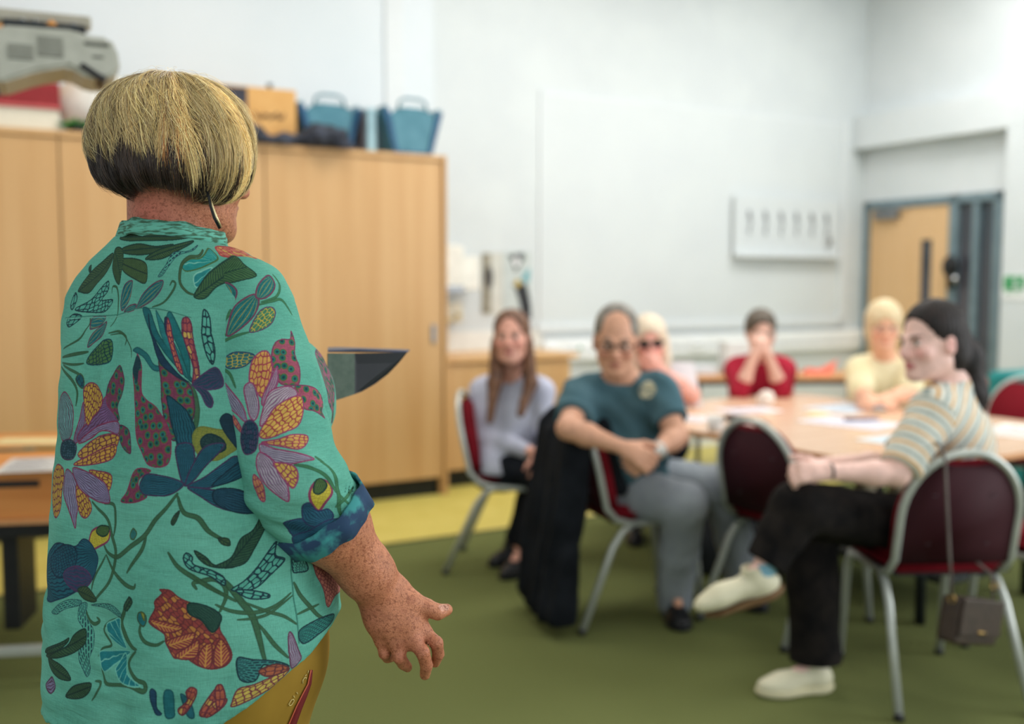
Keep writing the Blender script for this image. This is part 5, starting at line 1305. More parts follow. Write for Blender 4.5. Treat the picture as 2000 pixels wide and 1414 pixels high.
('t','shape',([(-0.0904,1.3803),(-0.1031,1.3991),(-0.095,1.4164),(-0.0673,1.4208),(-0.0674,1.4048),(-0.0745,1.3894)],'veins',(36,122,128),(26,66,82)),{'n': 7,'c3': (196,176,80),'out': (110,52,84),'ow': 0.0008}),
('t','shape',([(-0.0407,1.3839),(-0.0303,1.4),(0.0035,1.4163),(0.0308,1.4215),(0.0255,1.4087),(0.0052,1.3957),(-0.0193,1.3872)],'veins',(36,122,128),(26,66,82)),{'n': 7,'c3': (196,176,80),'out': (110,52,84),'ow': 0.0008}),
('t','shape',([(-0.081,1.3787),(-0.0664,1.387),(-0.0437,1.3888),(-0.0498,1.3807)],'veins',(36,122,128),(26,66,82)),{'n': 7,'c3': (196,176,80),'out': (110,52,84),'ow': 0.0008}),
('t','shape',([(-0.1696,1.356),(-0.1797,1.3702),(-0.1384,1.3718),(-0.139,1.3605),(-0.1585,1.3547)],'veins',(36,122,128),(26,66,82)),{'n': 7,'c3': (196,176,80),'out': (110,52,84),'ow': 0.0008}),
('t','shape',([(-0.1629,1.3295),(-0.1602,1.3429),(-0.1401,1.3583),(-0.1232,1.3648),(-0.1149,1.3503),(-0.1445,1.3374)],'veins',(36,122,128),(26,66,82)),{'n': 7,'c3': (196,176,80),'out': (110,52,84),'ow': 0.0008}),
('t','shape',([(-0.1631,1.3087),(-0.1328,1.3334),(-0.0981,1.341),(-0.0969,1.3151),(-0.1196,1.3077)],'scales',(76,118,66),(22,52,64)),{'n': 9,'out': (26,60,76),'ow': 0.0008}),
('t','shape',([(-0.1833,1.2863),(-0.1748,1.2934),(-0.1627,1.2867),(-0.1617,1.2752),(-0.1696,1.2753)],'scales',(22,92,104),(30,48,74)),{'n': 9,'out': (70,92,54),'ow': 0.0008}),
('t','stroke',([(-0.2564,1.368),(-0.1893,1.3718),(-0.1064,1.3742),(-0.0562,1.3812),(-0.025,1.3841),(0.0318,1.3824),(0.076,1.3726)],0.0007,(58,128,112)),{'taper': False}),
('t','stroke',([(-0.2555,1.3672),(-0.1869,1.3697),(-0.1056,1.3718),(-0.0552,1.3787),(-0.0244,1.3821),(0.0325,1.3808),(0.0766,1.3714)],0.0006,(150,222,200)),{'taper': False,'alpha': 0.7}),
('t','shape',([(-0.1083,1.269),(-0.0977,1.2887),(-0.0744,1.3075),(-0.0621,1.2923),(-0.07,1.27),(-0.0828,1.2533),(-0.0772,1.2359),(-0.0999,1.236),(-0.1108,1.25)],'spots',(126,52,86),(92,38,74)),{'n': 9,'ow': 0.0008}),
('t','shape',([(-0.0744,1.2289),(-0.0529,1.2248),(-0.0456,1.2102),(-0.046,1.194),(-0.0622,1.1993),(-0.0745,1.2141)],'spots',(126,52,86),(92,38,74)),{'n': 9,'ow': 0.0008}),
('t','shape',([(-0.2269,1.1989),(-0.2424,1.2244),(-0.2511,1.2486),(-0.2197,1.2656),(-0.2014,1.2614),(-0.1905,1.2406),(-0.187,1.217),(-0.1995,1.2022)],'veins',(112,164,164),(92,38,74)),{'n': 9,'out': (140,44,86),'ow': 0.0008}),
('t','shape',([(-0.1855,1.2001),(-0.1747,1.2245),(-0.1663,1.2544),(-0.1601,1.2451),(-0.1607,1.2212),(-0.1723,1.202)],'veins',(132,122,158),(92,38,74)),{'n': 6,'out': (140,44,86),'ow': 0.0008}),
('t','shape',([(-0.1766,1.2037),(-0.1567,1.2269),(-0.1262,1.2476),(-0.1089,1.2659),(-0.1068,1.2529),(-0.0811,1.2328),(-0.1113,1.2246),(-0.1451,1.2068)],'veins',(128,92,140),(92,38,74)),{'n': 10,'out': (140,44,86),'ow': 0.0008}),
('t','shape',([(-0.1584,1.2319),(-0.1638,1.2544),(-0.1619,1.2736),(-0.1459,1.2825),(-0.1245,1.2778),(-0.1155,1.2658),(-0.1199,1.2497),(-0.1399,1.2368),(-0.1515,1.2248)],'scales',(206,164,62),(120,40,62)),{'n': 9,'out': (140,44,86),'ow': 0.0008}),
('t','shape',([(-0.1725,1.1998),(-0.1399,1.2201),(-0.1,1.2321),(-0.0775,1.2314),(-0.0791,1.2165),(-0.1153,1.2195),(-0.1556,1.2029)],'veins',(150,140,172),(104,40,92)),{'n': 8,'out': (140,44,86),'ow': 0.0008}),
('t','shape',([(-0.1712,1.1854),(-0.144,1.2035),(-0.1054,1.2155),(-0.0745,1.2141),(-0.0842,1.198),(-0.114,1.1857),(-0.155,1.1791)],'scales',(204,156,66),(112,40,62)),{'n': 11,'out': (140,44,86),'ow': 0.0008}),
('t','shape',([(-0.2384,1.1608),(-0.2051,1.1601),(-0.2025,1.1324),(-0.2002,1.102),(-0.218,1.0939),(-0.2446,1.1268)],'scales',(206,164,62),(120,40,70)),{'n': 9,'out': (140,44,86),'ow': 0.0008}),
('t','shape',([(-0.1929,1.1619),(-0.1748,1.1539),(-0.1616,1.1308),(-0.1601,1.0863),(-0.1718,1.1012),(-0.1967,1.1269),(-0.1998,1.1518)],'veins',(150,146,176),(88,44,92)),{'n': 8,'out': (140,44,86),'ow': 0.0008}),
('t','shape',([(-0.1679,1.1447),(-0.141,1.1322),(-0.1274,1.1142),(-0.1408,1.1007),(-0.1584,1.1113)],'scales',(206,164,62),(120,40,62)),{'n': 9,'out': (140,44,86),'ow': 0.0008}),
('t','shape',([(-0.1392,1.1649),(-0.1032,1.1659),(-0.0844,1.1601),(-0.0911,1.1413),(-0.1144,1.1527)],'scales',(206,164,62),(120,40,62)),{'n': 9,'out': (140,44,86),'ow': 0.0008}),
('t','shape',([(-0.1782,1.165),(-0.1392,1.1621),(-0.1007,1.1515),(-0.0863,1.1267),(-0.1229,1.1273),(-0.1618,1.1401)],'veins',(144,136,170),(92,40,92)),{'n': 9,'out': (140,44,86),'ow': 0.0008}),
('t','shape',([(-0.1774,1.1703),(-0.1337,1.1888),(-0.084,1.2031),(-0.0929,1.1829),(-0.1413,1.1721)],'scales',(208,156,64),(120,40,62)),{'n': 10,'out': (140,44,86),'ow': 0.0008}),
('t','shape',([(-0.2265,1.1861),(-0.2233,1.1957),(-0.1995,1.2022),(-0.1827,1.1992),(-0.1765,1.1912),(-0.1799,1.1783),(-0.1986,1.174),(-0.2173,1.1767)],'scales',(34,60,82),(16,30,52)),{'n': 6,'c3': (60,90,110),'out': (80,40,80),'ow': 0.0008}),
('t','shape',([(-0.0347,1.3288),(-0.0212,1.3324),(-0.0024,1.3244),(0.0058,1.3114),(0.0213,1.3078),(0.0165,1.3037),(0.0028,1.3047),(-0.0121,1.3204),(-0.0278,1.3259)],'plain',(36,112,118),(30,90,100)),{'n': 9,'ow': 0.0008}),
('t','shape',([(0.016,1.3169),(0.0266,1.3077),(0.0384,1.2957),(0.0538,1.2865),(0.057,1.27),(0.053,1.2416),(0.0442,1.2233),(0.0275,1.2148),(0.0173,1.2316),(0.0114,1.2579),(0.0146,1.2904)],'spots',(132,50,84),(88,34,66)),{'n': 9,'ow': 0.0008}),
('t','shape',([(-0.0282,1.3145),(-0.0248,1.3243),(-0.018,1.3078),(-0.0243,1.2777),(-0.0167,1.266),(0.0002,1.2567),(0.0161,1.2381),(0.0244,1.216),(0.0236,1.1913),(0.0145,1.1816),(-0.0092,1.1822),(-0.0222,1.1986),(-0.0335,1.216),(-0.0393,1.245),(-0.0398,1.2786),(-0.0387,1.3003)],'spots',(140,52,86),(96,34,70)),{'n': 9,'out': (140,44,86),'ow': 0.0008}),
('t','shape',([(-0.0259,1.3214),(-0.0194,1.3129),(-0.0271,1.3007),(-0.033,1.2873),(-0.0387,1.3003),(-0.033,1.3125)],'plain',(26,54,70),(26,54,70)),{'n': 9,'ow': 0.0008}),
('t','shape',([(0.0204,1.2709),(0.0349,1.2628),(0.048,1.2484),(0.0565,1.2252),(0.0523,1.1901),(0.0386,1.1768),(0.0318,1.215),(0.023,1.2409)],'veins',(28,86,106),(16,40,62)),{'n': 9,'ow': 0.0008}),
('t','shape',([(-0.021,1.3834),(0.0033,1.36),(0.0217,1.3377),(0.0379,1.3132),(0.055,1.292),(0.0602,1.2924),(0.0414,1.3248),(0.027,1.3467),(0.0142,1.3665),(-0.0015,1.3825)],'plain',(26,100,108),(20,80,86)),{'n': 9,'ow': 0.0008}),
('t','shape',([(-0.0018,1.3764),(0.0145,1.3465),(0.0288,1.3179),(0.0427,1.2988),(0.0535,1.2893),(0.0347,1.2991),(0.016,1.3169),(0.0106,1.3473)],'plain',(28,50,82),(22,40,65)),{'n': 9,'ow': 0.0008}),
('t','shape',([(0.0159,1.3815),(0.0365,1.3613),(0.047,1.3379),(0.0551,1.3075),(0.055,1.2924),(0.0478,1.312),(0.0329,1.3381),(0.0249,1.3614)],'plain',(40,126,130),(32,100,104)),{'n': 9,'ow': 0.0008}),
('t','shape',([(0.0461,1.3795),(0.0569,1.3612),(0.0645,1.3342),(0.0571,1.2958),(0.0554,1.2958),(0.0523,1.3281),(0.0436,1.361),(0.0393,1.375)],'plain',(30,110,116),(24,88,92)),{'n': 9,'ow': 0.0008}),
('t','shape',([(0.0351,1.3702),(0.04,1.3709),(0.0423,1.3471),(0.0382,1.3499)],'plain',(44,44,84),(35,35,67)),{'n': 9,'ow': 0.0008}),
('t','shape',([(0.041,1.372),(0.0463,1.3573),(0.0459,1.3339),(0.0478,1.312),(0.048,1.2991),(0.0413,1.3088),(0.0397,1.3339),(0.0389,1.3571)],'scales',(206,110,84),(110,34,72)),{'n': 8,'ow': 0.0008}),
('t','shape',([(0.0638,1.3704),(0.0728,1.3719),(0.0765,1.3593),(0.0744,1.3379),(0.0724,1.3118),(0.0689,1.2918),(0.0588,1.2859),(0.0645,1.3076),(0.063,1.3309),(0.0619,1.3534)],'scales',(176,80,82),(110,34,72)),{'n': 9,'c3': (220,190,90),'ow': 0.0008}),
('t','shape',([(0.0588,1.2865),(0.0748,1.299),(0.093,1.3077),(0.0989,1.2955),(0.0958,1.2826),(0.0774,1.2793),(0.0606,1.2838)],'veins',(40,60,88),(84,50,96)),{'n': 6,'ow': 0.0008}),
('t','shape',([(0.0606,1.2838),(0.0745,1.2796),(0.0807,1.2666),(0.0767,1.2571),(0.0709,1.2601),(0.0673,1.2735)],'veins',(36,58,84),(84,50,96)),{'n': 4,'ow': 0.0008}),
('t','shape',([(0.0527,1.2202),(0.0622,1.2322),(0.082,1.2288),(0.1019,1.2243),(0.1085,1.2079),(0.097,1.1977),(0.0793,1.1893),(0.0593,1.1983)],'scales',(140,142,56),(120,126,58)),{'n': 5,'ow': 0.0008}),
('t','shape',([(0.0635,1.2164),(0.074,1.2233),(0.0885,1.2159),(0.0915,1.2038),(0.0782,1.1984),(0.0653,1.2053)],'scales',(34,56,60),(20,36,50)),{'n': 6,'ow': 0.0008}),
('t','shape',([(0.0866,1.2408),(0.0958,1.2485),(0.1078,1.2334),(0.116,1.2022),(0.1154,1.1866),(0.1052,1.2036),(0.0928,1.2231)],'plain',(26,42,66),(20,34,56)),{'n': 9,'ow': 0.0008}),
('t','shape',([(-0.058,1.1307),(-0.0463,1.1446),(-0.0334,1.1735),(-0.0046,1.1751),(-0.0242,1.1624),(-0.021,1.1496),(-0.0072,1.1421),(-0.0274,1.1328)],'spots',(132,46,84),(80,30,70)),{'n': 9,'out': (140,44,86),'ow': 0.0008}),
('t','shape',([(0.044,1.1578),(0.0357,1.1777),(0.0318,1.2076),(0.0518,1.2105),(0.0557,1.1874),(0.0522,1.1691)],'veins',(34,92,112),(26,36,70)),{'n': 11,'out': (70,40,84),'ow': 0.0008}),
('t','shape',([(0.0448,1.1581),(0.0519,1.1814),(0.0677,1.2073),(0.0909,1.2093),(0.0679,1.1813),(0.0554,1.1646)],'veins',(34,92,112),(26,36,70)),{'n': 11,'out': (70,40,84),'ow': 0.0008}),
('t','shape',([(-0.0222,1.1557),(-0.0112,1.1699),(0.0192,1.1689),(0.0431,1.1602),(0.0269,1.1464),(0.0054,1.144),(-0.0139,1.1448)],'veins',(34,92,112),(26,36,70)),{'n': 11,'out': (70,40,84),'ow': 0.0008}),
('t','shape',([(0.0482,1.1581),(0.0681,1.169),(0.091,1.1868),(0.1034,1.1938),(0.1214,1.1852),(0.0825,1.1575),(0.0593,1.1557)],'veins',(34,92,112),(26,36,70)),{'n': 11,'out': (70,40,84),'ow': 0.0008}),
('t','shape',([(0.0482,1.1561),(0.064,1.1443),(0.083,1.1306),(0.1044,1.1228),(0.1317,1.123),(0.1216,1.1434),(0.076,1.153)],'veins',(34,92,112),(26,36,70)),{'n': 11,'out': (70,40,84),'ow': 0.0008}),
('t','shape',([(0.0796,1.1617),(0.0993,1.1794),(0.1222,1.196),(0.1244,1.1789),(0.1084,1.1651),(0.0798,1.1567)],'veins',(26,78,100),(20,34,60)),{'n': 6,'ow': 0.0008}),
('t','shape',([(0.08,1.1519),(0.1037,1.1519),(0.1255,1.1398),(0.1389,1.1243),(0.122,1.1183),(0.1002,1.1236),(0.0808,1.1359)],'veins',(32,72,98),(20,34,60)),{'n': 9,'ow': 0.0008}),
('t','shape',([(0.0851,1.0905),(0.096,1.0888),(0.0978,1.0803),(0.0894,1.0826)],'leaf',(70,92,54),(40,56,44)),{'n': 9,'ow': 0.0008}),
('t','shape',([(0.0292,1.1109),(0.0325,1.119),(0.0394,1.1259),(0.0363,1.1144),(0.0317,1.1073)],'leaf',(70,92,54),(40,56,44)),{'n': 9,'ow': 0.0008}),
('t','shape',([(-0.0362,1.0906),(-0.0313,1.0981),(-0.0236,1.0928),(-0.0274,1.0849),(-0.0336,1.0852)],'plain',(44,110,110),(70,92,54)),{'n': 9,'ow': 0.0008}),
('t','shape',([(-0.1247,1.0604),(-0.1266,1.0785),(-0.1177,1.0886),(-0.095,1.0948),(-0.082,1.0896),(-0.0828,1.0776),(-0.0992,1.0688)],'scales',(206,190,58),(180,160,50)),{'n': 5,'out': (140,50,90),'ow': 0.0013}),
('t','shape',([(-0.1116,1.0859),(-0.1033,1.0947),(-0.0851,1.0946),(-0.0855,1.0856),(-0.0972,1.0811)],'veins',(84,112,52),(28,46,40)),{'n': 7,'ow': 0.0008}),
('s','shape',([(0.0164,0.3131),(0.0152,0.3008),(0.0207,0.2881),(0.0325,0.2791),(0.0436,0.2776),(0.0499,0.2861),(0.0443,0.2978),(0.0284,0.3071)],'scales',(206,190,58),(180,160,50)),{'n': 5,'out': (140,50,90),'ow': 0.0013}),
('s','shape',([(0.0257,0.2879),(0.0362,0.2769),(0.0445,0.2769),(0.0456,0.2858),(0.0361,0.2924),(0.027,0.2938)],'veins',(84,112,52),(28,46,40)),{'n': 7,'ow': 0.0008}),
('t','shape',([(-0.2548,1.0224),(-0.2287,1.0486),(-0.1989,1.0604),(-0.158,1.0613),(-0.141,1.0732),(-0.1216,1.0689),(-0.1066,1.0559),(-0.1073,1.0406),(-0.1172,1.0192),(-0.1471,1.0047),(-0.1924,0.985),(-0.2436,0.9739)],'veins',(32,96,116),(22,36,70)),{'n': 13,'out': (30,40,80),'ow': 0.0008}),
('t','shape',([(-0.2328,1.0309),(-0.192,1.0577),(-0.1592,1.0605),(-0.1559,1.044),(-0.1698,1.0221),(-0.2008,1.0138)],'scales',(30,86,108),(22,36,70)),{'n': 7,'ow': 0.0008}),
('t','shape',([(-0.1844,1.02),(-0.16,1.0345),(-0.1298,1.0322),(-0.1172,1.0192),(-0.1534,1.0011)],'veins',(50,60,98),(92,44,96)),{'n': 7,'ow': 0.0008}),
('t','shape',([(-0.15,1.0048),(-0.1263,1.0113),(-0.1051,0.998),(-0.1172,0.9924),(-0.1406,0.9938)],'leaf',(74,92,54),(40,56,44)),{'n': 9,'ow': 0.0008}),
('t','shape',([(-0.2127,0.9653),(-0.1781,0.9858),(-0.1458,0.9903),(-0.1507,0.9829),(-0.1758,0.9751),(-0.1976,0.9635)],'dashes',(94,178,158),(26,44,70)),{'n': 6,'ow': 0.0003}),
('t','shape',([(-0.1489,0.9841),(-0.1311,0.9887),(-0.1336,0.9713),(-0.1134,0.9554),(-0.1089,0.9391),(-0.1159,0.9184),(-0.116,0.8968),(-0.1415,0.9149),(-0.1381,0.9396),(-0.1332,0.9519),(-0.1494,0.9659)],'dashes',(94,178,158),(26,44,70)),{'n': 6,'ow': 0.0003}),
('t','shape',([(-0.1211,0.9878),(-0.0748,0.9965),(-0.0533,0.9895),(-0.0538,0.9814),(-0.0817,0.9894)],'dashes',(94,178,158),(26,44,70)),{'n': 6,'ow': 0.0003}),
('t','shape',([(-0.2519,0.8977),(-0.188,0.9264),(-0.1674,0.9378),(-0.1741,0.9263),(-0.1977,0.9124)],'leaf',(60,92,58),(30,46,42)),{'n': 9,'ow': 0.0008}),
('t','shape',([(-0.2412,0.896),(-0.1768,0.9221),(-0.1566,0.9427),(-0.1325,0.9551),(-0.1275,0.9389),(-0.1527,0.9214),(-0.1868,0.9082)],'leaf',(60,92,58),(30,46,42)),{'n': 9,'ow': 0.0008}),
('t','shape',([(-0.2232,0.8997),(-0.1795,0.9018),(-0.1498,0.8881),(-0.1781,0.8831),(-0.2104,0.8895)],'leaf',(60,92,58),(30,46,42)),{'n': 9,'ow': 0.0008}),
('t','shape',([(-0.1671,0.8612),(-0.1442,0.8802),(-0.107,0.8917),(-0.1041,0.8834),(-0.1291,0.8671)],'leaf',(60,92,58),(30,46,42)),{'n': 9,'ow': 0.0008}),
('t','shape',([(0.0581,1.0755),(0.0706,1.0676),(0.0799,1.0572),(0.0965,1.0532),(0.105,1.0596),(0.1036,1.0524),(0.0914,1.0517),(0.0748,1.0558),(0.0635,1.0648)],'leaf',(60,92,58),(30,46,42)),{'n': 9,'ow': 0.0008}),
('t','shape',([(-0.0434,0.9968),(-0.033,1.0105),(-0.027,1.0049),(-0.0377,0.9923)],'leaf',(60,92,58),(30,46,42)),{'n': 9,'ow': 0.0008}),
('t','shape',([(-0.0833,0.9677),(-0.068,0.9753),(-0.0542,0.98),(-0.0522,0.9673),(-0.0367,0.9458),(-0.056,0.947),(-0.0754,0.9546)],'fan',(28,126,136),(130,206,190)),{'n': 9,'out': (120,200,184),'ow': 0.0008,'axis': [(-0.0342,0.9436),(-0.0793,0.9712)]}),
('t','shape',([(-0.0952,0.9316),(-0.0712,0.9359),(-0.0283,0.9429),(-0.06,0.9215),(-0.08,0.9091),(-0.091,0.9207)],'fan',(28,126,136),(130,206,190)),{'n': 9,'out': (120,200,184),'ow': 0.0008,'axis': [(-0.0256,0.9433),(-0.091,0.9207)]}),
('t','shape',([(-0.0566,0.9196),(-0.0402,0.9382),(-0.0354,0.9142),(-0.0124,0.9018),(-0.0417,0.9015),(-0.0556,0.9127)],'fan',(28,126,136),(130,206,190)),{'n': 9,'out': (120,200,184),'ow': 0.0008,'axis': [(-0.0285,0.942),(-0.0417,0.9015)]}),
('t','shape',([(-0.0179,0.9918),(-0.0098,0.9936),(-0.0051,0.9855),(-0.0097,0.9757),(-0.0197,0.9815)],'plain',(30,110,120),(60,80,50)),{'n': 9,'ow': 0.0008}),
('t','shape',([(-0.0136,0.9933),(-0.0086,0.9917),(-0.0081,0.9834),(-0.0109,0.9852)],'plain',(150,150,60),(90,100,50)),{'n': 9,'ow': 0.0008}),
('t','shape',([(0.0162,1.0264),(0.0289,1.0259),(0.0393,1.0174),(0.0549,1.01),(0.07,1.006),(0.0862,0.9935),(0.0852,0.9767),(0.0926,0.9603),(0.0984,0.9419),(0.0919,0.9297),(0.0767,0.9266),(0.0621,0.9315),(0.0466,0.9425),(0.0343,0.9419),(0.0234,0.9588),(0.0207,0.9708),(0.0011,0.9799),(-0.0005,0.9858),(0.008,1.0001),(0.0085,1.0103),(0.019,1.0213)],'scales',(158,60,58),(112,36,48)),{'n': 8,'c3': (206,140,62),'out': (120,36,50),'ow': 0.0008}),
('t','shape',([(-0.0005,0.9858),(0.0236,0.9847),(0.0446,0.9791),(0.028,0.9721),(0.0113,0.9761)],'leaf',(152,52,60),(214,150,74)),{'n': 9,'out': (120,36,50),'ow': 0.0008}),
('t','shape',([(0.0234,0.9603),(0.0426,0.9688),(0.0582,0.9716),(0.0511,0.9559),(0.034,0.9515)],'leaf',(152,52,60),(214,150,74)),{'n': 9,'out': (120,36,50),'ow': 0.0008}),
('t','shape',([(0.0351,0.9444),(0.0511,0.9559),(0.0623,0.9631),(0.0604,0.9439),(0.047,0.94)],'leaf',(152,52,60),(214,150,74)),{'n': 9,'out': (120,36,50),'ow': 0.0008}),
('t','shape',([(0.0618,0.9344),(0.065,0.9516),(0.0762,0.9587),(0.0768,0.9351),(0.0717,0.9279)],'leaf',(152,52,60),(214,150,74)),{'n': 9,'out': (120,36,50),'ow': 0.0008}),
('t','shape',([(0.0795,0.9298),(0.0801,0.951),(0.0871,0.963),(0.0966,0.9439),(0.0914,0.9305)],'leaf',(152,52,60),(214,150,74)),{'n': 9,'out': (120,36,50),'ow': 0.0008}),
('t','shape',([(0.0518,1.01),(0.07,1.006),(0.0867,0.9936),(0.0849,0.9811),(0.077,0.9728),(0.0653,0.9883),(0.0515,0.9974)],'veins',(44,78,64),(24,42,44)),{'n': 9,'ow': 0.0008}),
('t','shape',([(0.0449,1.0647),(0.0482,1.0727),(0.0555,1.0678),(0.0569,1.0585),(0.0766,1.0506),(0.0907,1.0404),(0.091,1.03),(0.0749,1.0428),(0.0523,1.0525)],'scales',(94,178,158),(24,44,60)),{'n': 9,'ow': 0.0008}),
('t','shape',([(0.0024,0.8975),(0.0108,0.8969),(0.0121,0.8778),(0.0185,0.8698),(0.0098,0.8709)],'plain',(30,60,96),(24,48,76)),{'n': 9,'ow': 0.0008}),
('t','shape',([(0.0218,0.8983),(0.0324,0.8997),(0.0343,0.8795),(0.0343,0.8676),(0.0234,0.8679)],'plain',(32,110,120),(25,88,96)),{'n': 9,'ow': 0.0008}),
('t','shape',([(0.042,0.8971),(0.0527,0.8887),(0.0581,0.8685),(0.0501,0.8706)],'plain',(34,100,116),(27,80,92)),{'n': 9,'ow': 0.0008}),
('t','shape',([(0.0481,0.9002),(0.0534,0.9058),(0.0602,0.9012),(0.0569,0.8881),(0.0457,0.8708),(0.0389,0.8766),(0.0497,0.8887)],'scales',(176,84,66),(112,36,56)),{'n': 7,'c3': (204,170,80),'ow': 0.0008}),
('t','shape',([(0.0637,0.8711),(0.0688,0.8844),(0.0841,0.9045),(0.0876,0.8974),(0.0829,0.8833),(0.0725,0.8678)],'scales',(176,84,66),(112,36,56)),{'n': 7,'c3': (204,170,80),'ow': 0.0008}),
('t','shape',([(0.0698,0.8683),(0.0779,0.884),(0.0925,0.8879),(0.0911,0.8794),(0.077,0.8675)],'scales',(176,84,66),(112,36,56)),{'n': 7,'c3': (204,170,80),'ow': 0.0008}),
('t','shape',([(-0.2236,0.8635),(-0.2021,0.8791),(-0.1953,0.8678),(-0.2038,0.8566)],'veins',(132,122,158),(92,38,74)),{'n': 4,'ow': 0.0008}),
('t','shape',([(0.0819,1.0554),(0.0993,1.0649),(0.1101,1.0872),(0.1247,1.0969),(0.137,1.1177),(0.1483,1.1158),(0.1395,1.0966),(0.1267,1.074),(0.1145,1.0555),(0.0947,1.0523)],'leaf',(50,84,60),(28,48,44)),{'n': 9,'ow': 0.0008}),
('t','shape',([(0.0992,1.0236),(0.1143,1.0337),(0.1307,1.0518),(0.1526,1.077),(0.1507,1.0602),(0.1616,1.0525),(0.147,1.0387),(0.129,1.0228),(0.1125,1.0197)],'scales',(94,178,158),(24,44,62)),{'n': 10,'ow': 0.0008}),
('t','shape',([(0.1043,1.0216),(0.1215,1.0195),(0.1404,1.0117),(0.1404,1.0063),(0.1189,1.0092)],'scales',(94,178,158),(24,44,62)),{'n': 10,'ow': 0.0008}),
('t','stroke',([(0.1707,1.0806),(0.1693,1.0481),(0.1722,1.0086),(0.1761,0.9684),(0.178,0.9386)],0.0009,(58,128,112)),{'taper': False}),
('t','shape',([(0.1714,1.0656),(0.1846,1.0556),(0.1956,1.0313),(0.1808,1.0303),(0.1721,1.0354)],'dashes',(94,178,158),(26,44,60)),{'n': 9,'ow': 0.0008}),
('t','shape',([(0.1707,1.0806),(0.1777,1.0731),(0.1764,1.0651),(0.1714,1.0689)],'scales',(200,110,70),(92,38,74)),{'n': 9,'ow': 0.0008}),
('t','shape',([(0.2032,1.0393),(0.2168,1.0354),(0.2449,1.0106),(0.3178,0.9631),(0.2592,0.9758),(0.2349,0.9672),(0.2226,1.0013),(0.2093,1.0224)],'scales',(196,120,104),(130,60,66)),{'n': 8,'ow': 0.0008}),
('t','shape',([(0.1793,0.9546),(0.2077,0.9585),(0.2431,0.9546),(0.249,0.9463),(0.2121,0.9393),(0.184,0.9358)],'dashes',(50,130,120),(26,44,60)),{'n': 9,'ow': 0.0008}),
('t','shape',([(0.1644,0.9557),(0.1698,0.9515),(0.1773,0.9283),(0.1797,0.9167),(0.1674,0.9091),(0.1634,0.9348)],'veins',(150,140,160),(104,50,84)),{'n': 6,'ow': 0.0008}),
('t','shape',([(0.1041,0.9371),(0.1218,0.9319),(0.1468,0.9246),(0.1642,0.9126),(0.1471,0.9124),(0.1331,0.9229),(0.1239,0.9047),(0.107,0.9097)],'dashes',(60,130,126),(26,40,60)),{'n': 10,'ow': 0.0008}),
('t','shape',([(0.0996,0.8835),(0.1058,0.8975),(0.122,0.9001),(0.1425,0.9052),(0.1645,0.9085),(0.1463,0.8933),(0.124,0.8838),(0.1003,0.8764)],'scales',(200,176,80),(120,44,60)),{'n': 8,'ow': 0.0008}),
('t','shape',([(0.1282,0.9169),(0.1468,0.9206),(0.1646,0.9096),(0.1476,0.9061),(0.1351,0.9079)],'scales',(170,90,60),(100,40,50)),{'n': 9,'ow': 0.0008}),
('t','shape',([(0.0806,0.9007),(0.0876,0.905),(0.0919,0.8874),(0.0836,0.8745)],'scales',(180,90,66),(112,36,56)),{'n': 9,'ow': 0.0008}),
('t','shape',([(0.3869,1.3141),(0.3973,1.3064),(0.4003,1.2882),(0.3805,1.2587),(0.3514,1.2291),(0.3699,1.2024),(0.2746,1.2404),(0.2788,1.2781),(0.2985,1.2987)],'spots',(158,92,120),(110,60,96)),{'n': 9,'ow': 0.0008}),
('t','shape',([(0.3,1.355),(0.4029,1.3382),(0.401,1.3226),(0.3975,1.3342)],'veins',(60,70,110),(40,44,80)),{'n': 4,'ow': 0.0008}),
('s','stroke',([(-0.0463,0.061),(-0.026,0.0502),(-0.0146,0.052)],0.0026,(66,120,78)),{'c2': (44,84,60)}),
('s','stroke',([(-0.0396,0.0595),(-0.0126,0.058),(0.0154,0.0604)],0.0022,(66,120,78)),{'c2': (44,84,60)}),
('s','stroke',([(-0.0374,0.0496),(-0.0216,0.037),(-0.0023,0.0249),(-0.0069,0.0197)],0.003,(66,120,78)),{'c2': (44,84,60)}),
('s','stroke',([(0.0355,0.028),(0.0556,0.0275),(0.0724,0.0283),(0.0848,0.0502)],0.0022,(66,120,78)),{'c2': (44,84,60)}),
('s','stroke',([(0.0407,0.0251),(0.0641,0.0222),(0.0771,0.0052),(0.0723,-0.0119)],0.002,(66,120,78)),{'c2': (44,84,60)}),
('s','stroke',([(-0.0402,0.0872),(-0.0243,0.1029),(-0.021,0.1243)],0.0022,(66,120,78)),{'c2': (44,84,60)}),
('s','stroke',([(0.0242,0.2486),(0.0429,0.2604),(0.0525,0.2791),(0.0514,0.3031),(0.0587,0.3309)],0.003,(66,120,78)),{'c2': (44,84,60)}),
('s','stroke',([(0.0532,0.2478),(0.0653,0.2647),(0.0616,0.2872),(0.0403,0.3181),(0.0347,0.3357)],0.003,(66,120,78)),{'c2': (44,84,60)}),
('s','stroke',([(0.1,0.2988),(0.0498,0.3127),(0.0365,0.3168)],0.002,(66,120,78)),{'c2': (44,84,60)}),
('s','shape',([(-0.069,-0.0364),(-0.0389,-0.0501),(-0.0046,-0.0608),(0.0271,-0.0584),(0.0344,-0.0359),(0.0453,-0.0138),(0.0187,-0.013),(0.0026,-0.0156),(-0.0201,-0.0165),(-0.0606,-0.0204)],'leaf',(74,112,66),(36,62,50)),{'n': 9,'ow': 0.0008}),
('s','shape',([(-0.0083,-0.0746),(0.0166,-0.0733),(0.0463,-0.0605),(0.0682,-0.0447),(0.0502,-0.052),(0.0222,-0.0592),(-0.0046,-0.062)],'scales',(214,124,98),(180,66,72)),{'n': 9,'c3': (220,180,90),'ow': 0.0008}),
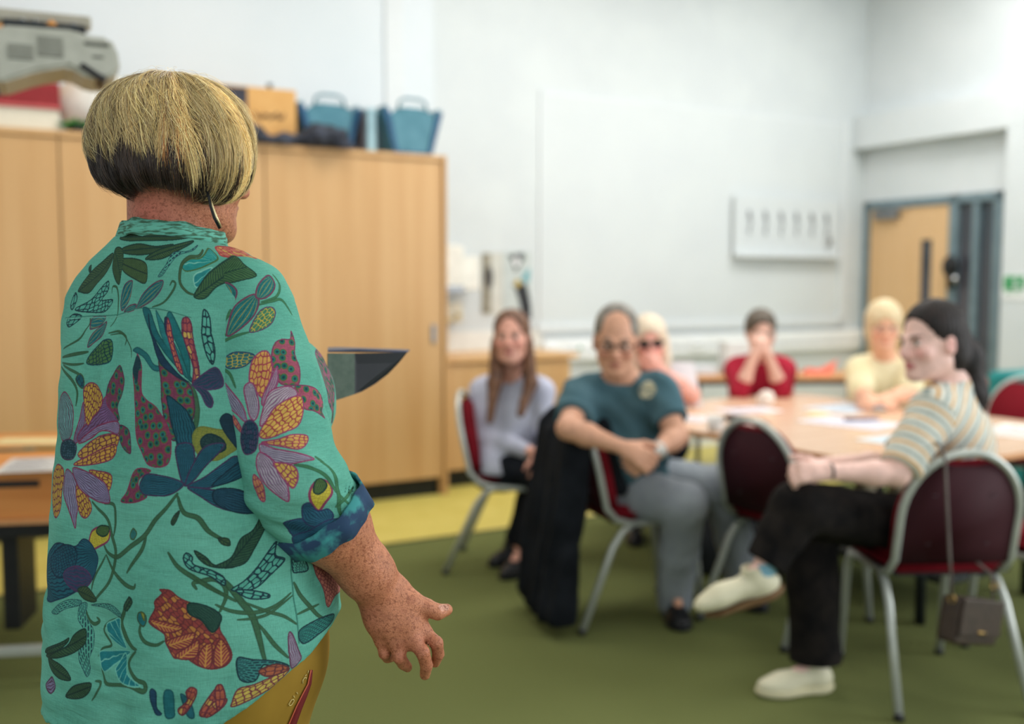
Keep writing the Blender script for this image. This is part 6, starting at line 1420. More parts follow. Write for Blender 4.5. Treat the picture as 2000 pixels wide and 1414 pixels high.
('s','shape',([(-0.0132,-0.0103),(-0.0062,-0.0173),(0.0025,-0.0173),(0.011,-0.0084),(0.0131,0.0026),(0.0034,0.0148),(-0.0075,0.0193),(-0.0141,0.0041)],'veins',(40,124,124),(32,84,88)),{'n': 8,'c3': (212,186,76),'out': (122,60,92),'ow': 0.0011}),
('s','shape',([(-0.0153,0.0518),(-0.0077,0.0374),(0.0047,0.02),(0.0216,0.0129),(0.0353,0.0124),(0.0377,0.0244),(0.0266,0.0403),(0.0078,0.0508),(-0.0083,0.0548)],'veins',(40,124,124),(32,84,88)),{'n': 8,'c3': (212,186,76),'out': (122,60,92),'ow': 0.0011}),
('s','shape',([(0.0357,0.0163),(0.044,-0.0003),(0.0635,-0.0112),(0.0688,0.0018),(0.0608,0.0144),(0.0464,0.0212)],'veins',(40,124,124),(32,84,88)),{'n': 8,'c3': (212,186,76),'out': (122,60,92),'ow': 0.0011}),
('s','shape',([(0.0154,0.0604),(0.0258,0.0453),(0.0394,0.035),(0.0531,0.0355),(0.0566,0.0441),(0.0476,0.0569),(0.0318,0.0625)],'scales',(70,128,96),(206,180,70)),{'n': 7,'out': (96,66,100),'ow': 0.0008}),
('s','shape',([(-0.0308,0.0846),(-0.0244,0.079),(-0.0086,0.0793),(0.013,0.0925),(0.0014,0.1015),(-0.0128,0.1008),(-0.0257,0.0944)],'scales',(50,110,116),(204,176,76)),{'n': 7,'out': (50,60,100),'ow': 0.0008}),
('s','shape',([(0.0331,0.1032),(0.0431,0.0861),(0.0557,0.0825),(0.0693,0.0844),(0.0749,0.0733),(0.0759,0.0897),(0.0676,0.1067),(0.0665,0.127),(0.0608,0.1466),(0.0519,0.1489),(0.0359,0.142),(0.031,0.1275)],'spots',(172,78,104),(130,50,90)),{'n': 9,'ow': 0.0008}),
('s','shape',([(0.0525,0.1514),(0.0635,0.1515),(0.0905,0.1601),(0.1134,0.1734),(0.0892,0.1896),(0.0929,0.2009),(0.0732,0.1892),(0.055,0.18)],'spots',(176,80,106),(130,50,90)),{'n': 9,'ow': 0.0008}),
('s','shape',([(-0.0014,0.1225),(0.0072,0.1011),(0.02,0.0918),(0.0304,0.0939),(0.0319,0.1069),(0.0287,0.1227),(0.0193,0.1378),(0.0078,0.1502),(0.0022,0.1363)],'scales',(222,166,84),(170,54,76)),{'n': 9,'out': (160,60,110),'ow': 0.0008}),
('s','shape',([(0.0067,0.1528),(0.0217,0.1342),(0.0358,0.1178),(0.0357,0.1251),(0.0302,0.1417),(0.0082,0.1605)],'veins',(176,140,160),(120,60,110)),{'n': 5,'out': (160,60,110),'ow': 0.0008}),
('s','shape',([(-0.0114,0.132),(-0.0023,0.1254),(0.0032,0.1337),(0.001,0.1603),(-0.0081,0.1748),(-0.0148,0.1639)],'veins',(176,168,178),(96,56,110)),{'n': 7,'out': (160,60,110),'ow': 0.0008}),
('s','shape',([(-0.0035,0.182),(0.0091,0.1579),(0.0224,0.1458),(0.0454,0.148),(0.0541,0.1593),(0.0432,0.1684),(0.0199,0.169),(0.0016,0.1842)],'veins',(188,176,182),(128,56,112)),{'n': 9,'out': (160,60,110),'ow': 0.0008}),
('s','shape',([(-0.0087,0.1959),(0.0016,0.1842),(0.0222,0.1678),(0.0549,0.1635),(0.057,0.1798),(0.0446,0.2004),(0.0236,0.2043),(0.0005,0.2038)],'scales',(226,180,84),(170,60,70)),{'n': 9,'out': (160,60,110),'ow': 0.0008}),
('s','shape',([(-0.0382,0.1086),(-0.0265,0.131),(-0.02,0.1533),(-0.0202,0.1732),(-0.0325,0.1569),(-0.0426,0.139)],'veins',(150,150,170),(96,52,104)),{'n': 7,'out': (160,60,110),'ow': 0.0008}),
('s','shape',([(-0.0398,0.1552),(-0.0327,0.1705),(-0.0323,0.1845),(-0.0428,0.1676)],'scales',(214,130,96),(150,60,90)),{'n': 7,'out': (160,60,110),'ow': 0.0008}),
('s','shape',([(-0.0087,0.2054),(0.0127,0.2096),(0.0315,0.2104),(0.0516,0.2172),(0.0496,0.2262),(0.0345,0.2316),(0.0146,0.2204)],'scales',(218,170,86),(166,54,84)),{'n': 8,'out': (160,60,110),'ow': 0.0008}),
('s','shape',([(-0.0118,0.2062),(0.0076,0.2206),(0.033,0.2366),(0.0498,0.2495),(0.0401,0.2494),(0.0096,0.2428),(-0.0107,0.2264)],'veins',(170,164,178),(96,50,104)),{'n': 9,'out': (160,60,110),'ow': 0.0008}),
('s','shape',([(-0.0137,0.2165),(0.0018,0.2366),(0.0072,0.2625),(-0.0032,0.2884),(-0.0113,0.2745),(-0.0213,0.2486),(-0.0231,0.2274)],'veins',(176,164,176),(104,50,104)),{'n': 9,'out': (160,60,110),'ow': 0.0008}),
('s','shape',([(-0.0,0.2361),(0.0201,0.247),(0.0246,0.2605),(0.0092,0.2757),(0.0059,0.2621),(0.0016,0.247)],'scales',(218,178,80),(150,50,84)),{'n': 8,'out': (160,60,110),'ow': 0.0008}),
('s','shape',([(-0.0304,0.2397),(-0.0214,0.2566),(-0.0299,0.276),(-0.0369,0.2698),(-0.0373,0.2535)],'scales',(214,140,96),(150,60,90)),{'n': 8,'out': (160,60,110),'ow': 0.0008}),
('s','shape',([(-0.0396,0.189),(-0.0266,0.1742),(-0.0147,0.1719),(-0.0077,0.184),(-0.0129,0.2017),(-0.0218,0.2125),(-0.0385,0.2091)],'scales',(44,66,96),(22,34,66)),{'n': 6,'c3': (80,60,100),'out': (96,50,96),'ow': 0.0008}),
('s','shape',([(-0.0257,0.312),(-0.01,0.3124),(-0.0018,0.3173),(0.0003,0.3326),(-0.0181,0.3357),(-0.0277,0.3308)],'veins',(40,92,118),(24,42,80)),{'n': 9,'out': (50,50,96),'ow': 0.0008}),
('s','shape',([(-0.0038,0.3167),(0.0041,0.3013),(0.0134,0.3),(0.015,0.3128),(0.0269,0.3154),(0.0267,0.3266),(0.0096,0.3342),(-0.0011,0.3281)],'veins',(40,92,118),(24,42,80)),{'n': 9,'out': (50,50,96),'ow': 0.0008}),
('s','shape',([(-0.0277,0.3308),(-0.0068,0.3319),(0.0185,0.3288),(0.0347,0.3357),(0.0183,0.3443),(-0.016,0.3467),(-0.0323,0.3454)],'veins',(40,92,118),(24,42,80)),{'n': 9,'out': (50,50,96),'ow': 0.0008})]

CT_ = Cloth(TUV[0], TUV[1], .00055); CS_ = Cloth(SUV[0], SUV[1], .00055)
for (which, fn_, args, kw) in MOTIFS: getattr(CT_ if which == 't' else CS_, fn_)(*args, **kw)
shirt_m = cloth_material('flowered_cotton', CT_.image('shirt_print')); sleeve_m = cloth_material('flowered_cotton_sleeve', CS_.image('sleeve_print'))
shirt = spm('shirt', shirt_v, shirt_q, shirt_m); put_uv(shirt, shirt_q, torso_uv(shirt_v), 2 * math.pi * .19, TUV[1], TUV[0])
for (v_, q_, ax_) in ((svr, sqr, saxr), (svl, sql, saxl)):
    o = spm('sleeve', v_, q_, sleeve_m, None); o.parent = shirt; put_uv(o, q_, sleeve_uv(v_, ax_), 2 * math.pi * .068, SUV[1], SUV[0])
    if ax_ is saxr: sleeve_r = o
SPL = np.array(sp.location)
# stand-up collar band, shirt button, turned cuff
def ring(name, c, axis, r0, r1, h, th, mat, parent, n=64, sq=1.0, ph=0):
    r, f, u = frame_from(np.cross(axis, V(1, 0, 0)) if abs(nrm(axis)[0]) < .9 else V(0, 1, 0), axis)
    e1 = nrm(np.cross(axis, V(0, 1, 0.01))); e2 = nrm(np.cross(axis, e1)); a = nrm(axis); mb = MB(); vs = []
    prof = [(r0, 0), (r1, h), (r1 - th, h), (r0 - th, 0)]
    for k in range(n):
        t = 2 * math.pi * k / n; w = .0012 * math.sin(7 * t + ph) + .0008 * math.sin(13 * t)
        for (rr, hh) in prof: vs.append(c + (e1 * math.cos(t) + e2 * math.sin(t) * sq) * (rr + w) + a * (hh + w) - SPL)
    fs = [(k * 4 + j, k * 4 + (j + 1) % 4, ((k + 1) % n) * 4 + (j + 1) % 4, ((k + 1) % n) * 4 + j) for k in range(n) for j in range(4)]
    mb.add(vs, fs, 0, True); return mb.build(name, mat, parent)
collar_m = mat_noise('collar_print', (58, 96, 74), (96, 170, 150), 60, .85, stretch=(1, 1, 5), lo=.42, hi=.56)
ring('collar', nb + V(.001, .0, -.006), nrm((.09, .15, 1)), .0800, .0750, .025, .003, collar_m, shirt)
cuff_m = mat_noise('cuff_print', (34, 62, 92), (58, 140, 140), 42, .85, stretch=(1, 1, 1), lo=.45, hi=.62)
dcf = nrm(wrr - elr); ce = lp(elr, wrr, .38)
ring('cuff', ce - dcf * .034, dcf, .0705, .0672, .037, .004, cuff_m, sleeve_r, ph=1)
bt = at(503, 764, 1.352)
mb = MB(); mb.lathe([(0, 0), (.0078, 0), (.0086, .0015), (.0078, .003), (.0055, .0022), (0, .0022)], tuple(bt - SPL), 20, 0, rot('X', math.radians(90)) @ rot('X', math.radians(-8)))
for x_ in (-.0018, .0018): mb.lathe([(0, .0028), (.0009, .0028), (0, .0030)], tuple(bt - SPL + V(x_, 0, 0)), 8, 0, rot('X', math.radians(90)))
mb.build('button', plain('tan_button', (150, 122, 78), .35), sleeve_r)

# --- trousers with a red stripe and pale lettering
tm, nt, b = base_mat('mustard_trousers', .8, 0, .2)
tc = nd(nt, 'ShaderNodeTexCoord'); nz = nd(nt, 'ShaderNodeTexNoise'); nz.inputs['Scale'].default_value = 9; nz.inputs['Detail'].default_value = 4; nt.links.new(tc.outputs['Object'], nz.inputs[0])
r = ramp(nt, [(.35, (134, 104, 34)), (.65, (150, 118, 42))]); nt.links.new(nz.outputs[0], r.inputs[0]); nt.links.new(r.outputs[0], b.inputs['Base Color'])
s = SDF((-.80, 1.2, .03), (-.2, 1.80, 1.02), .006)
s.cap(hipL + V(0, 0, .06), hipR + V(0, 0, .06), .150, None, .05)
for hp in (hipL, hipR):
    kp = hp + V(.02, .02, 0); kp[2] = .46; an = hp + V(.0, .02, 0); an[2] = .10
    s.cap(hp, kp, .118, .082, .05); s.cap(kp, an, .082, .062, .03)
s.wrinkle(lambda x, y, z: .005 * snoise(x, y, z, 31, 3.0, 2)); s.cut(V(0, 0, .07), V(0, 0, -1)); v, q = s.mesh(2)
tro = spm('trousers', v, q, tm)
from mathutils.bvhtree import BVHTree
def surf_hit(o, px, py, off=.0012):
    me = o.data; 
    bv = BVHTree.FromPolygons([v_.co + Vector(SPL) for v_ in me.vertices], [p_.vertices for p_ in me.polygons])
    return bv
tb = surf_hit(tro, 0, 0)
def onto(bv, px, py, off):
    o0 = Vector((0, 0, H)); d0 = (Vector(at(px, py, 1.0)) - o0).normalized(); h_ = bv.ray_cast(o0, d0)
    return None if h_[0] is None else (h_[0] + h_[1] * off)
def decal(bv, rows, mat, name, parent, off=.0012):
    """rows of two spots each, laid on the cloth as a thin sewn-on strip"""
    L_ = [[onto(bv, *p_, off) for p_ in r_] for r_ in rows]; L_ = [r_ for r_ in L_ if all(p_ is not None for p_ in r_)]
    if len(L_) < 2: return
    vs = [Vector(p_) - Vector(SPL) for r_ in L_ for p_ in r_]; mb = MB(); mb.add(vs, [(2 * i, 2 * i + 1, 2 * i + 3, 2 * i + 2) for i in range(len(L_) - 1)], 0, True)
    o = mb.build(name, mat, parent); so = o.modifiers.new('thick', 'SOLIDIFY'); so.thickness = .001; return o
stp = [(607, 1308, 1.5), (603, 1335, 3), (593, 1358, 5), (583, 1380, 6), (570, 1413, 7), (556, 1446, 8), (546, 1480, 8)]
rows = []
for i in range(len(stp) - 1):
    for t_ in (0, .25, .5, .75):
        x, y, w = [stp[i][k] * (1 - t_) + stp[i + 1][k] * t_ for k in range(3)]; rows.append([(x - w, y), (x + w, y)])
decal(tb, rows, plain('dark_red_piping', (104, 14, 20), .7), 'red_stripe', tro)
decal(tb, [[(a[0] - 1.6, a[1]), (a[0], a[1])] for a, b_ in rows], plain('coral_edge', (190, 90, 60), .7), 'stripe_edge', tro, .0016)
def strokes(bv, lines, w, mat, name, parent, off=.0014):
    mb = MB()
    for ln in lines:
        p_ = [onto(bv, x, y, off) for x, y in ln]; p_ = [Vector(a) - Vector(SPL) for a in p_ if a is not None]
        if len(p_) > 1: mb.tube(p_, w, 6)
    if mb.v: mb.build(name, mat, parent)
lt = plain('cream_stitching', (196, 176, 110), .7)
strokes(tb, [[(568, 1366), (572, 1365), (573, 1368), (568, 1376), (564, 1377), (563, 1374), (568, 1366)]], .0007, lt, 'stitched_letter', tro)
strokes(tb, [[(572, 1358), (574, 1362)], [(578, 1351), (580, 1355)]], .0006, lt, 'stitched_letter', tro)
strokes(tb, [[(590, 1334), (590, 1328), (593, 1323), (597, 1323), (596, 1326)]], .0007, lt, 'stitched_letter', tro)
strokes(tb, [[(594, 1320), (597, 1317)], [(600, 1314), (601, 1309)]], .0006, lt, 'stitched_letter', tro)
for hp in (hipL, hipR):
    an = hp + V(.0, .02, 0); an[2] = .08
    o = shoe('shoe', an, an + V(.075, .14, -.05), plain('dark_shoe', (40, 40, 42), .5), M['black'], sp); o.location = -sp.location
# --- open folder held in the hidden left hand
fo = empty('folder', tuple(at(700, 730, 1.80)), 0, 'open black folder held up in front of the standing woman, only its corner showing', 'folder'); FL = np.array(fo.location)
def sheet(name, pts, th, mat, parent):
    """closed outline given as spots with depths -> a thin slab"""
    P3 = [at(*p) - FL for p in pts]; n_ = nrm(np.cross(P3[1] - P3[0], P3[-1] - P3[0])); n = len(P3); mb = MB()
    mb.add([Vector(p + n_ * th / 2) for p in P3] + [Vector(p - n_ * th / 2) for p in P3], [tuple(range(n)), tuple(range(2 * n - 1, n - 1, -1))] + [(i, n + i, n + (i + 1) % n, (i + 1) % n) for i in range(n)])
    return mb.build(name, mat, parent)
fk = plain('black_folder_cover', (26, 30, 36), .55, var=3)
sheet('front_cover', [(692, 690, 1.80), (795, 688, 1.86), (779, 708, 1.86), (757, 731, 1.85), (732, 750, 1.835), (706, 765, 1.82), (692, 770, 1.80)], .003, fk, fo)
sheet('spine', [(640, 690, 1.775), (692, 690, 1.80), (692, 770, 1.80), (658, 781, 1.785), (640, 786, 1.775)], .004, mat_noise('grey_green_lining', (84, 98, 88), (96, 108, 98), 90, .8), fo)
sheet('back_cover', [(640, 686, 1.77), (700, 683.5, 1.80), (795, 687, 1.86), (800, 684, 2.02), (660, 679, 1.98), (640, 680, 1.95)], .003, plain('slate_cover', (58, 62, 84), .5), fo)
# --- glasses arm / hoop behind the ear
mb = MB(); pts_ = [at(404, 372, 1.415), at(409, 388, 1.412), at(413, 405, 1.41), at(420, 425, 1.41), at(430, 446, 1.415)]
mb.tube([p - SPL for p in pts_], [.0016, .0022, .0026, .0030, .0024], 8); er = mb.build('earring', M['black'], sp)
mb = MB(); mb.tube([p - SPL + V(.0022, -.0012, .001) for p in pts_[1:]], [.0008, .0012, .0016, .0012], 8); mb.build('gold_inlay', plain('pale_gold', (214, 196, 150), .3, .8), er)
# --- the speaker's bob: a shaped cap under some thousands of strands
HC = at(338, 280, 1.500)
HE = [(at(337, 268, 1.505), V(.104, .112, .084)), (at(338, 246, 1.505), V(.096, .10, .064)), (at(418, 308, 1.465), V(.052, .075, .068)), (at(410, 305, 1.55), V(.055, .07, .072)),
      (at(240, 306, 1.50), V(.042, .060, .050)), (at(300, 322, 1.45), V(.066, .060, .046)), (at(365, 315, 1.435), V(.060, .050, .050))]
NE = [(c_, r_ - .0045) for c_, r_ in HE if True] + [(at(268, 335, 1.49), V(.040, .05, .044)), (at(320, 338, 1.47), V(.070, .078, .040))]
def build_cap(ells, sub=True):
    s = SDF(HC - .20, HC + .20, .004)
    for c_, r_ in ells: s.ell(c_, r_, .03)
    return s
# face side stays open
def face_cut(s): s.ell(P_(0, .105, -.035), (.062, .062, .085), .015, 'sub', B_); s.cut(P_(0, 0, -.050) + V(0, 0, 0), V(0.25, .1, -1), None, 9)
s = build_cap([(c_, r_ - .013) for c_, r_ in HE]); 
s.ell(P_(0, .115, -.03), (.058, .05, .08), .015, 'sub', B_)
s.cut(at(300, 372, 1.45), V(0, 0, -1)); v, q = s.mesh(2)
hair_dark = lin((84, 66, 44)); hz = v[:, 2]
def hcol(n): return np.tile(np.array(hair_dark), (n, 1))
hm, nt, b = base_mat('hair_strands', .42, 0, .5)
a_ = nd(nt, 'ShaderNodeAttribute', attribute_name='Col'); nt.links.new(a_.outputs[0], b.inputs['Base Color']); b.inputs['Specular IOR Level'].default_value = .6
hair = spm('hair', v, q, hm, None, hcol(len(v))); hair['label'] = 'ash blond bob, darker at the nape'
# radius tables
AZ = np.linspace(-math.pi, math.pi, 145); PO = np.linspace(.02, 2.75, 90)
def radius_table(ells):
    A, Q = np.meshgrid(AZ, PO, indexing='ij'); D = np.stack([np.sin(Q) * np.sin(A), -np.sin(Q) * np.cos(A), np.cos(Q)], -1); rad = np.zeros(A.shape)
    for t in np.linspace(.03, .19, 161):
        p = HC + D * t; d = np.full(A.shape, 9.0)
        for c_, r_ in ells:
            qv = (p - c_); k0 = np.sqrt(((qv / r_) ** 2).sum(-1)) + 1e-9; k1 = np.sqrt(((qv / r_ ** 2) ** 2).sum(-1)) + 1e-9; e = k0 * (k0 - 1) / k1
            h = np.maximum(.03 - np.abs(d - e), 0) / .03; d = np.minimum(d, e) - h * h * .03 * .25
        rad = np.where(d < 0, t, rad)
    for _ in range(2): rad = (rad + np.roll(rad, 1, 0) + np.roll(rad, -1, 0)) / 3
    return rad
RT, RN = radius_table(HE), radius_table(NE)
def rad_at(T_, az, po):
    az = (az + math.pi) % (2 * math.pi) - math.pi; i = np.clip((az + math.pi) / (2 * math.pi) * 144, 0, 143.999); j = np.clip((po - .02) / 2.73 * 89, 0, 88.999)
    i0, j0 = i.astype(int), j.astype(int); fi, fj = i - i0, j - j0
    return T_[i0, j0] * (1 - fi) * (1 - fj) + T_[i0 + 1, j0] * fi * (1 - fj) + T_[i0, j0 + 1] * (1 - fi) * fj + T_[i0 + 1, j0 + 1] * fi * fj
rs = np.random.RandomState(12)
def strands(n, table, az0, po0, po1, drift, wave, rad_off, wid, cols, nseg=16):
    """arrays per strand; returns verts, quads, colours of triangular tubes"""
    t = np.linspace(0, 1, nseg)[None, :]
    lock = np.round(az0 * 11 + rs.uniform(-.6, .6, n)); lr = np.random.RandomState(5); ph = lr.uniform(0, 6.28, 400)[(lock.astype(int)) % 400]; ph2 = lr.uniform(-1, 1, 400)[(lock.astype(int) * 7) % 400]
    po = po0[:, None] + (po1 - po0)[:, None] * t
    az = az0[:, None] + drift[:, None] * t ** 1.5 + wave * (np.sin(t * 4.2 + ph[:, None]) * .8 + .5 * ph2[:, None] * t) * (.3 + t) + rs.normal(0, .012, n)[:, None] * t
    r = rad_at(table, az, po) + rad_off[:, None] + .0030 * np.sin(ph2[:, None] * 9) * t + .0022 * np.sin(az * 31 + po * 5) * t + .0035 * ph2[:, None] * np.sin(t * 3.14) + (rs.normal(0, .0011, (n, 1)) * np.sin(t * 5 + ph[:, None])) 
    r = r - .016 * np.clip((t - .86) / .14, 0, 1) ** 2 * rs.uniform(.0, 1, (n, 1))
    p = HC + np.stack([np.sin(po) * np.sin(az), -np.sin(po) * np.cos(az), np.cos(po)], -1) * r[..., None]
    T_ = np.gradient(p, axis=1); T_ /= np.linalg.norm(T_, axis=2, keepdims=True) + 1e-9; N_ = p - HC; N_ -= T_ * (N_ * T_).sum(2, keepdims=True); N_ /= np.linalg.norm(N_, axis=2, keepdims=True) + 1e-9; Bn = np.cross(T_, N_)
    w = wid[:, None] * (1 - .75 * t ** 3) * np.clip(.35 + t * 4, 0, 1); vs = []
    for k in range(3):
        a = 2 * math.pi * k / 3; vs.append(p + (N_ * math.cos(a) * .6 + Bn * math.sin(a)) * w[..., None])
    v = np.stack(vs, 2).reshape(-1, 3); base = np.arange(n)[:, None, None] * nseg * 3 + np.arange(nseg - 1)[None, :, None] * 3; k = np.arange(3)[None, None, :]
    q = np.stack([base + k, base + (k + 1) % 3, base + 3 + (k + 1) % 3, base + 3 + k], -1).reshape(-1, 4)
    tt = np.repeat(np.broadcast_to(t, (n, nseg))[..., None], 3, 2).reshape(-1); c0, c1 = cols
    lb = (lr.uniform(.68, 1.22, 400)[(lock.astype(int) * 3) % 400] * (1.13 + .36 * np.sin(az0)))[:, None]; c0 = c0 * lb; c1 = c1 * lb  # random lock tone; light from the right is put into the strand colour
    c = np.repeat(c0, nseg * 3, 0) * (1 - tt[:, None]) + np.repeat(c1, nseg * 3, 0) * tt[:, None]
    return v, q, c
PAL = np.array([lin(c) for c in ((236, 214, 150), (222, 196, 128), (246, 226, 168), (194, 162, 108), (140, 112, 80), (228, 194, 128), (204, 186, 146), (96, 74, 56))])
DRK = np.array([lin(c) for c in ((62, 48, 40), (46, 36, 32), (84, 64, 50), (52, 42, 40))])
def pick(pal, p, n): return pal[rs.choice(len(pal), n, p=p)] * rs.uniform(.85, 1.15, (n, 1))
def end_polar(az, table, zend):
    """polar angle at which a strand at that azimuth reaches height zend"""
    po = np.full(len(az), 2.6); 
    for k in np.linspace(.5, 2.7, 120):
        kk = np.full(len(az), k); z = HC[2] + np.cos(k) * rad_at(table, az, kk); po = np.where((z < zend) & (po > k), k, po)
    return po
def wrapz(px): return H + (550 - px) * .00074
parts = []
# nape layer, short and dark
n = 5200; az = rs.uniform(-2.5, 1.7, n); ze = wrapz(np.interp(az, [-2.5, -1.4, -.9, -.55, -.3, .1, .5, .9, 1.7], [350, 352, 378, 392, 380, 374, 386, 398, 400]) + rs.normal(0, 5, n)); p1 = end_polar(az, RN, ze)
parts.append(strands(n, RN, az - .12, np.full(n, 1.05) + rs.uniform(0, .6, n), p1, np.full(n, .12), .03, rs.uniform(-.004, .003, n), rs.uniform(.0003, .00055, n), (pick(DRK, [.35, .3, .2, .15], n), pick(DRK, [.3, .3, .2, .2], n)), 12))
# top layer, long
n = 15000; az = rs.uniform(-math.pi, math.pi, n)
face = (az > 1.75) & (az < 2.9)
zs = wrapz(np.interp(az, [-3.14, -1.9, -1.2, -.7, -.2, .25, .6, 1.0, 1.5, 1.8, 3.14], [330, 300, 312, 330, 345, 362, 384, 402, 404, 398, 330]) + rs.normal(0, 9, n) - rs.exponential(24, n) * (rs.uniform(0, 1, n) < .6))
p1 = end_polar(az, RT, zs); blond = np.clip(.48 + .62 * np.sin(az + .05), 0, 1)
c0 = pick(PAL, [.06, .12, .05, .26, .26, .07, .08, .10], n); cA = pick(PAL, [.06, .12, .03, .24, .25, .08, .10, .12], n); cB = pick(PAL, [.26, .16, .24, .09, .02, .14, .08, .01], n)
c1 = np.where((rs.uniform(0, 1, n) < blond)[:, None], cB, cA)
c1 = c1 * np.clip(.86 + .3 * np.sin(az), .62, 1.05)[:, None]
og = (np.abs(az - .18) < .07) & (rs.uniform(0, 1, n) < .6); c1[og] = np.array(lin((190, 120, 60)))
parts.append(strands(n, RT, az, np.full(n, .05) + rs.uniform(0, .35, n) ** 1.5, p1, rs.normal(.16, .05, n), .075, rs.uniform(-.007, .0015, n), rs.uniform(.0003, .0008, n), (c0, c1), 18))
n = 8000; az = rs.uniform(-2.6, 1.5, n); zs = wrapz(np.interp(az, [-2.6, -1.9, -1.2, -.7, -.2, .25, .6, 1.0, 1.5], [330, 318, 332, 352, 362, 372, 388, 404, 404]) + rs.normal(0, 12, n) - rs.uniform(0, 30, n)); p1 = end_polar(az, RT, zs)
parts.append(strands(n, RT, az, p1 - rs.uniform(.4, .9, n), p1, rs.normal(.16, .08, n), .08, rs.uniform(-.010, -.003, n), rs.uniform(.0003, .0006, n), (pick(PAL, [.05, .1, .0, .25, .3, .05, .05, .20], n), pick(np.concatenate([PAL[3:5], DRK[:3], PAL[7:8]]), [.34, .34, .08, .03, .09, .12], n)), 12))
# shorter layers break up the surface
n = 5200; az = rs.uniform(-2.6, 2.0, n); zs = wrapz(rs.uniform(215, 330, n)); p1 = end_polar(az, RT, zs)
parts.append(strands(n, RT, az, np.maximum(.1, p1 - rs.uniform(.5, 1.0, n)), p1, rs.normal(.14, .08, n), .09, rs.uniform(-.002, .0035, n), rs.uniform(.00025, .0006, n), (pick(PAL, [.1, .15, .1, .2, .15, .1, .1, .1], n), pick(PAL, [.2, .2, .18, .12, .03, .15, .1, .02], n)), 12))
# a few flyaways
n = 160; az = rs.uniform(-2.2, 2.2, n); p0 = rs.uniform(.1, 1.3, n)
parts.append(strands(n, RT, az, p0, p0 + rs.uniform(.25, .6, n), rs.normal(.1, .3, n), .12, rs.uniform(.003, .010, n), np.full(n, .00022), (pick(PAL, [.2, .2, .2, .1, .1, .1, .1, 0], n), pick(PAL, [.2, .2, .2, .1, .1, .1, .1, 0], n)), 12))
V3 = []; Q3 = []; C3 = []; o_ = 0
for (a, b_, c_) in parts: V3.append(a); Q3.append(b_ + o_); C3.append(c_); o_ += len(a)
so = spm('hair_strands', np.concatenate(V3), np.concatenate(Q3), hm, hair, np.concatenate(C3)); so['kind'] = 'stuff'
# ------------------------------------------------------------------ the seated group
def hair(name, P, B, sc, mat, root, kind='short', extra=(), col=None, vox=.005, face=(.064, .080, .094), fz=-.018, low=-.05, puff=.0, fy=.088, wav=.0016):
    c = P(0, 0, 0); s = SDF(c - .32 if kind == 'long' else c - .2, c + .2, vox)
    if kind == 'long': s = SDF(c + V(-.25, -.25, -.45), c + V(.25, .25, .2), vox)
    s.ell(P(0, -.018, .045), ((.083 + puff) * sc, (.103 + puff) * sc, (.090 + puff) * sc), 0, 'add', B)
    s.ell(P(0, -.045, -.01), ((.074 + puff) * sc, (.066 + puff) * sc, (.075 + puff) * sc), .03, 'add', B)
    s.ell(P(0, fy, fz), (face[0] * sc, face[1] * sc, face[2] * sc), .012, 'sub', B)
    if low is not None: s.cut(P(0, 0, low), -B[:, 2])
    for e in extra:
        if e[0] == 'cap': s.cap(P(*e[1]), P(*e[2]), e[3] * sc, e[4] * sc, e[5])
        if e[0] == 'ell': s.ell(P(*e[1]), [q * sc for q in e[2]], e[3], 'add', B)
        if e[0] == 'sub': s.ell(P(*e[1]), [q * sc for q in e[2]], e[3], 'sub', B)
    def fn(x, y, z):
        L = (np.stack([x, y, z], 1) - c) @ B; a = np.arctan2(L[:, 0], L[:, 1] + .02)
        return wav * (np.sin(a * 34 + L[:, 2] * 20) + .6 * np.sin(a * 61 - L[:, 2] * 31)) + .002 * snoise(x, y, z, 5, 5.0, 1)
    s.wrinkle(fn, .02); v, q = s.mesh(1)
    return np_mesh(name, v, q, mat, root)
def glasses(P, root, sc, r=.021, mat=None, lens=None, tube=.0018, name='glasses', h=.8):
    g = MB(); arms = []
    for sx in (-1, 1):
        g.tube([Vector(P(sx * .033 + r * 1.08 * math.cos(a) , .106 - .10 * abs(.033 * sx + r * math.cos(a)) , .002 + r * h * math.sin(a))) for a in [2 * math.pi * k / 20 for k in range(20)]], tube, 6, True)
        g.tube([Vector(P(sx * .055, .100, .006)), Vector(P(sx * .074, .085, .008)), Vector(P(sx * .080, .01, .002))], tube, 6)
    g.tube([Vector(P(-.011, .104, .006)), Vector(P(0, .108, .009)), Vector(P(.011, .104, .006))], tube, 6)
    o = g.build(name, mat or M['dark_metal'], root)
    if lens:
        for sx in (-1, 1):
            m = MB(); vs = [Vector(P(sx * .033, .103, .002))] + [Vector(P(sx * .033 + r * math.cos(a), .1045 - .10 * abs(.033 * sx + r * math.cos(a)), .002 + r * h * math.sin(a))) for a in [2 * math.pi * k / 20 for k in range(20)]]
            m.add(vs, [(0, 1 + k, 1 + (k + 1) % 20) for k in range(20)]); m.build('lens', lens, o)
    return o
def cloth_wr(seed, amp=.004, f=3.5, st=(1, 1, 1)):
    return lambda x, y, z: amp * snoise(x * st[0], y * st[1], z * st[2], seed, f, 3)
def fabric(name, c1, c2, **k): return mat_noise(name, c1, c2, k.pop('scale', 9), .9, bump=.15, bscale=300, spec=.1, **k)
white_shoe = plain('ivory_shoe', (214, 208, 180), .6); gum = plain('gum_sole', (112, 84, 54), .7); white_sole = plain('ivory_sole', (206, 198, 164), .6); blk_shoe = plain('black_shoe', (20, 20, 24), .4)

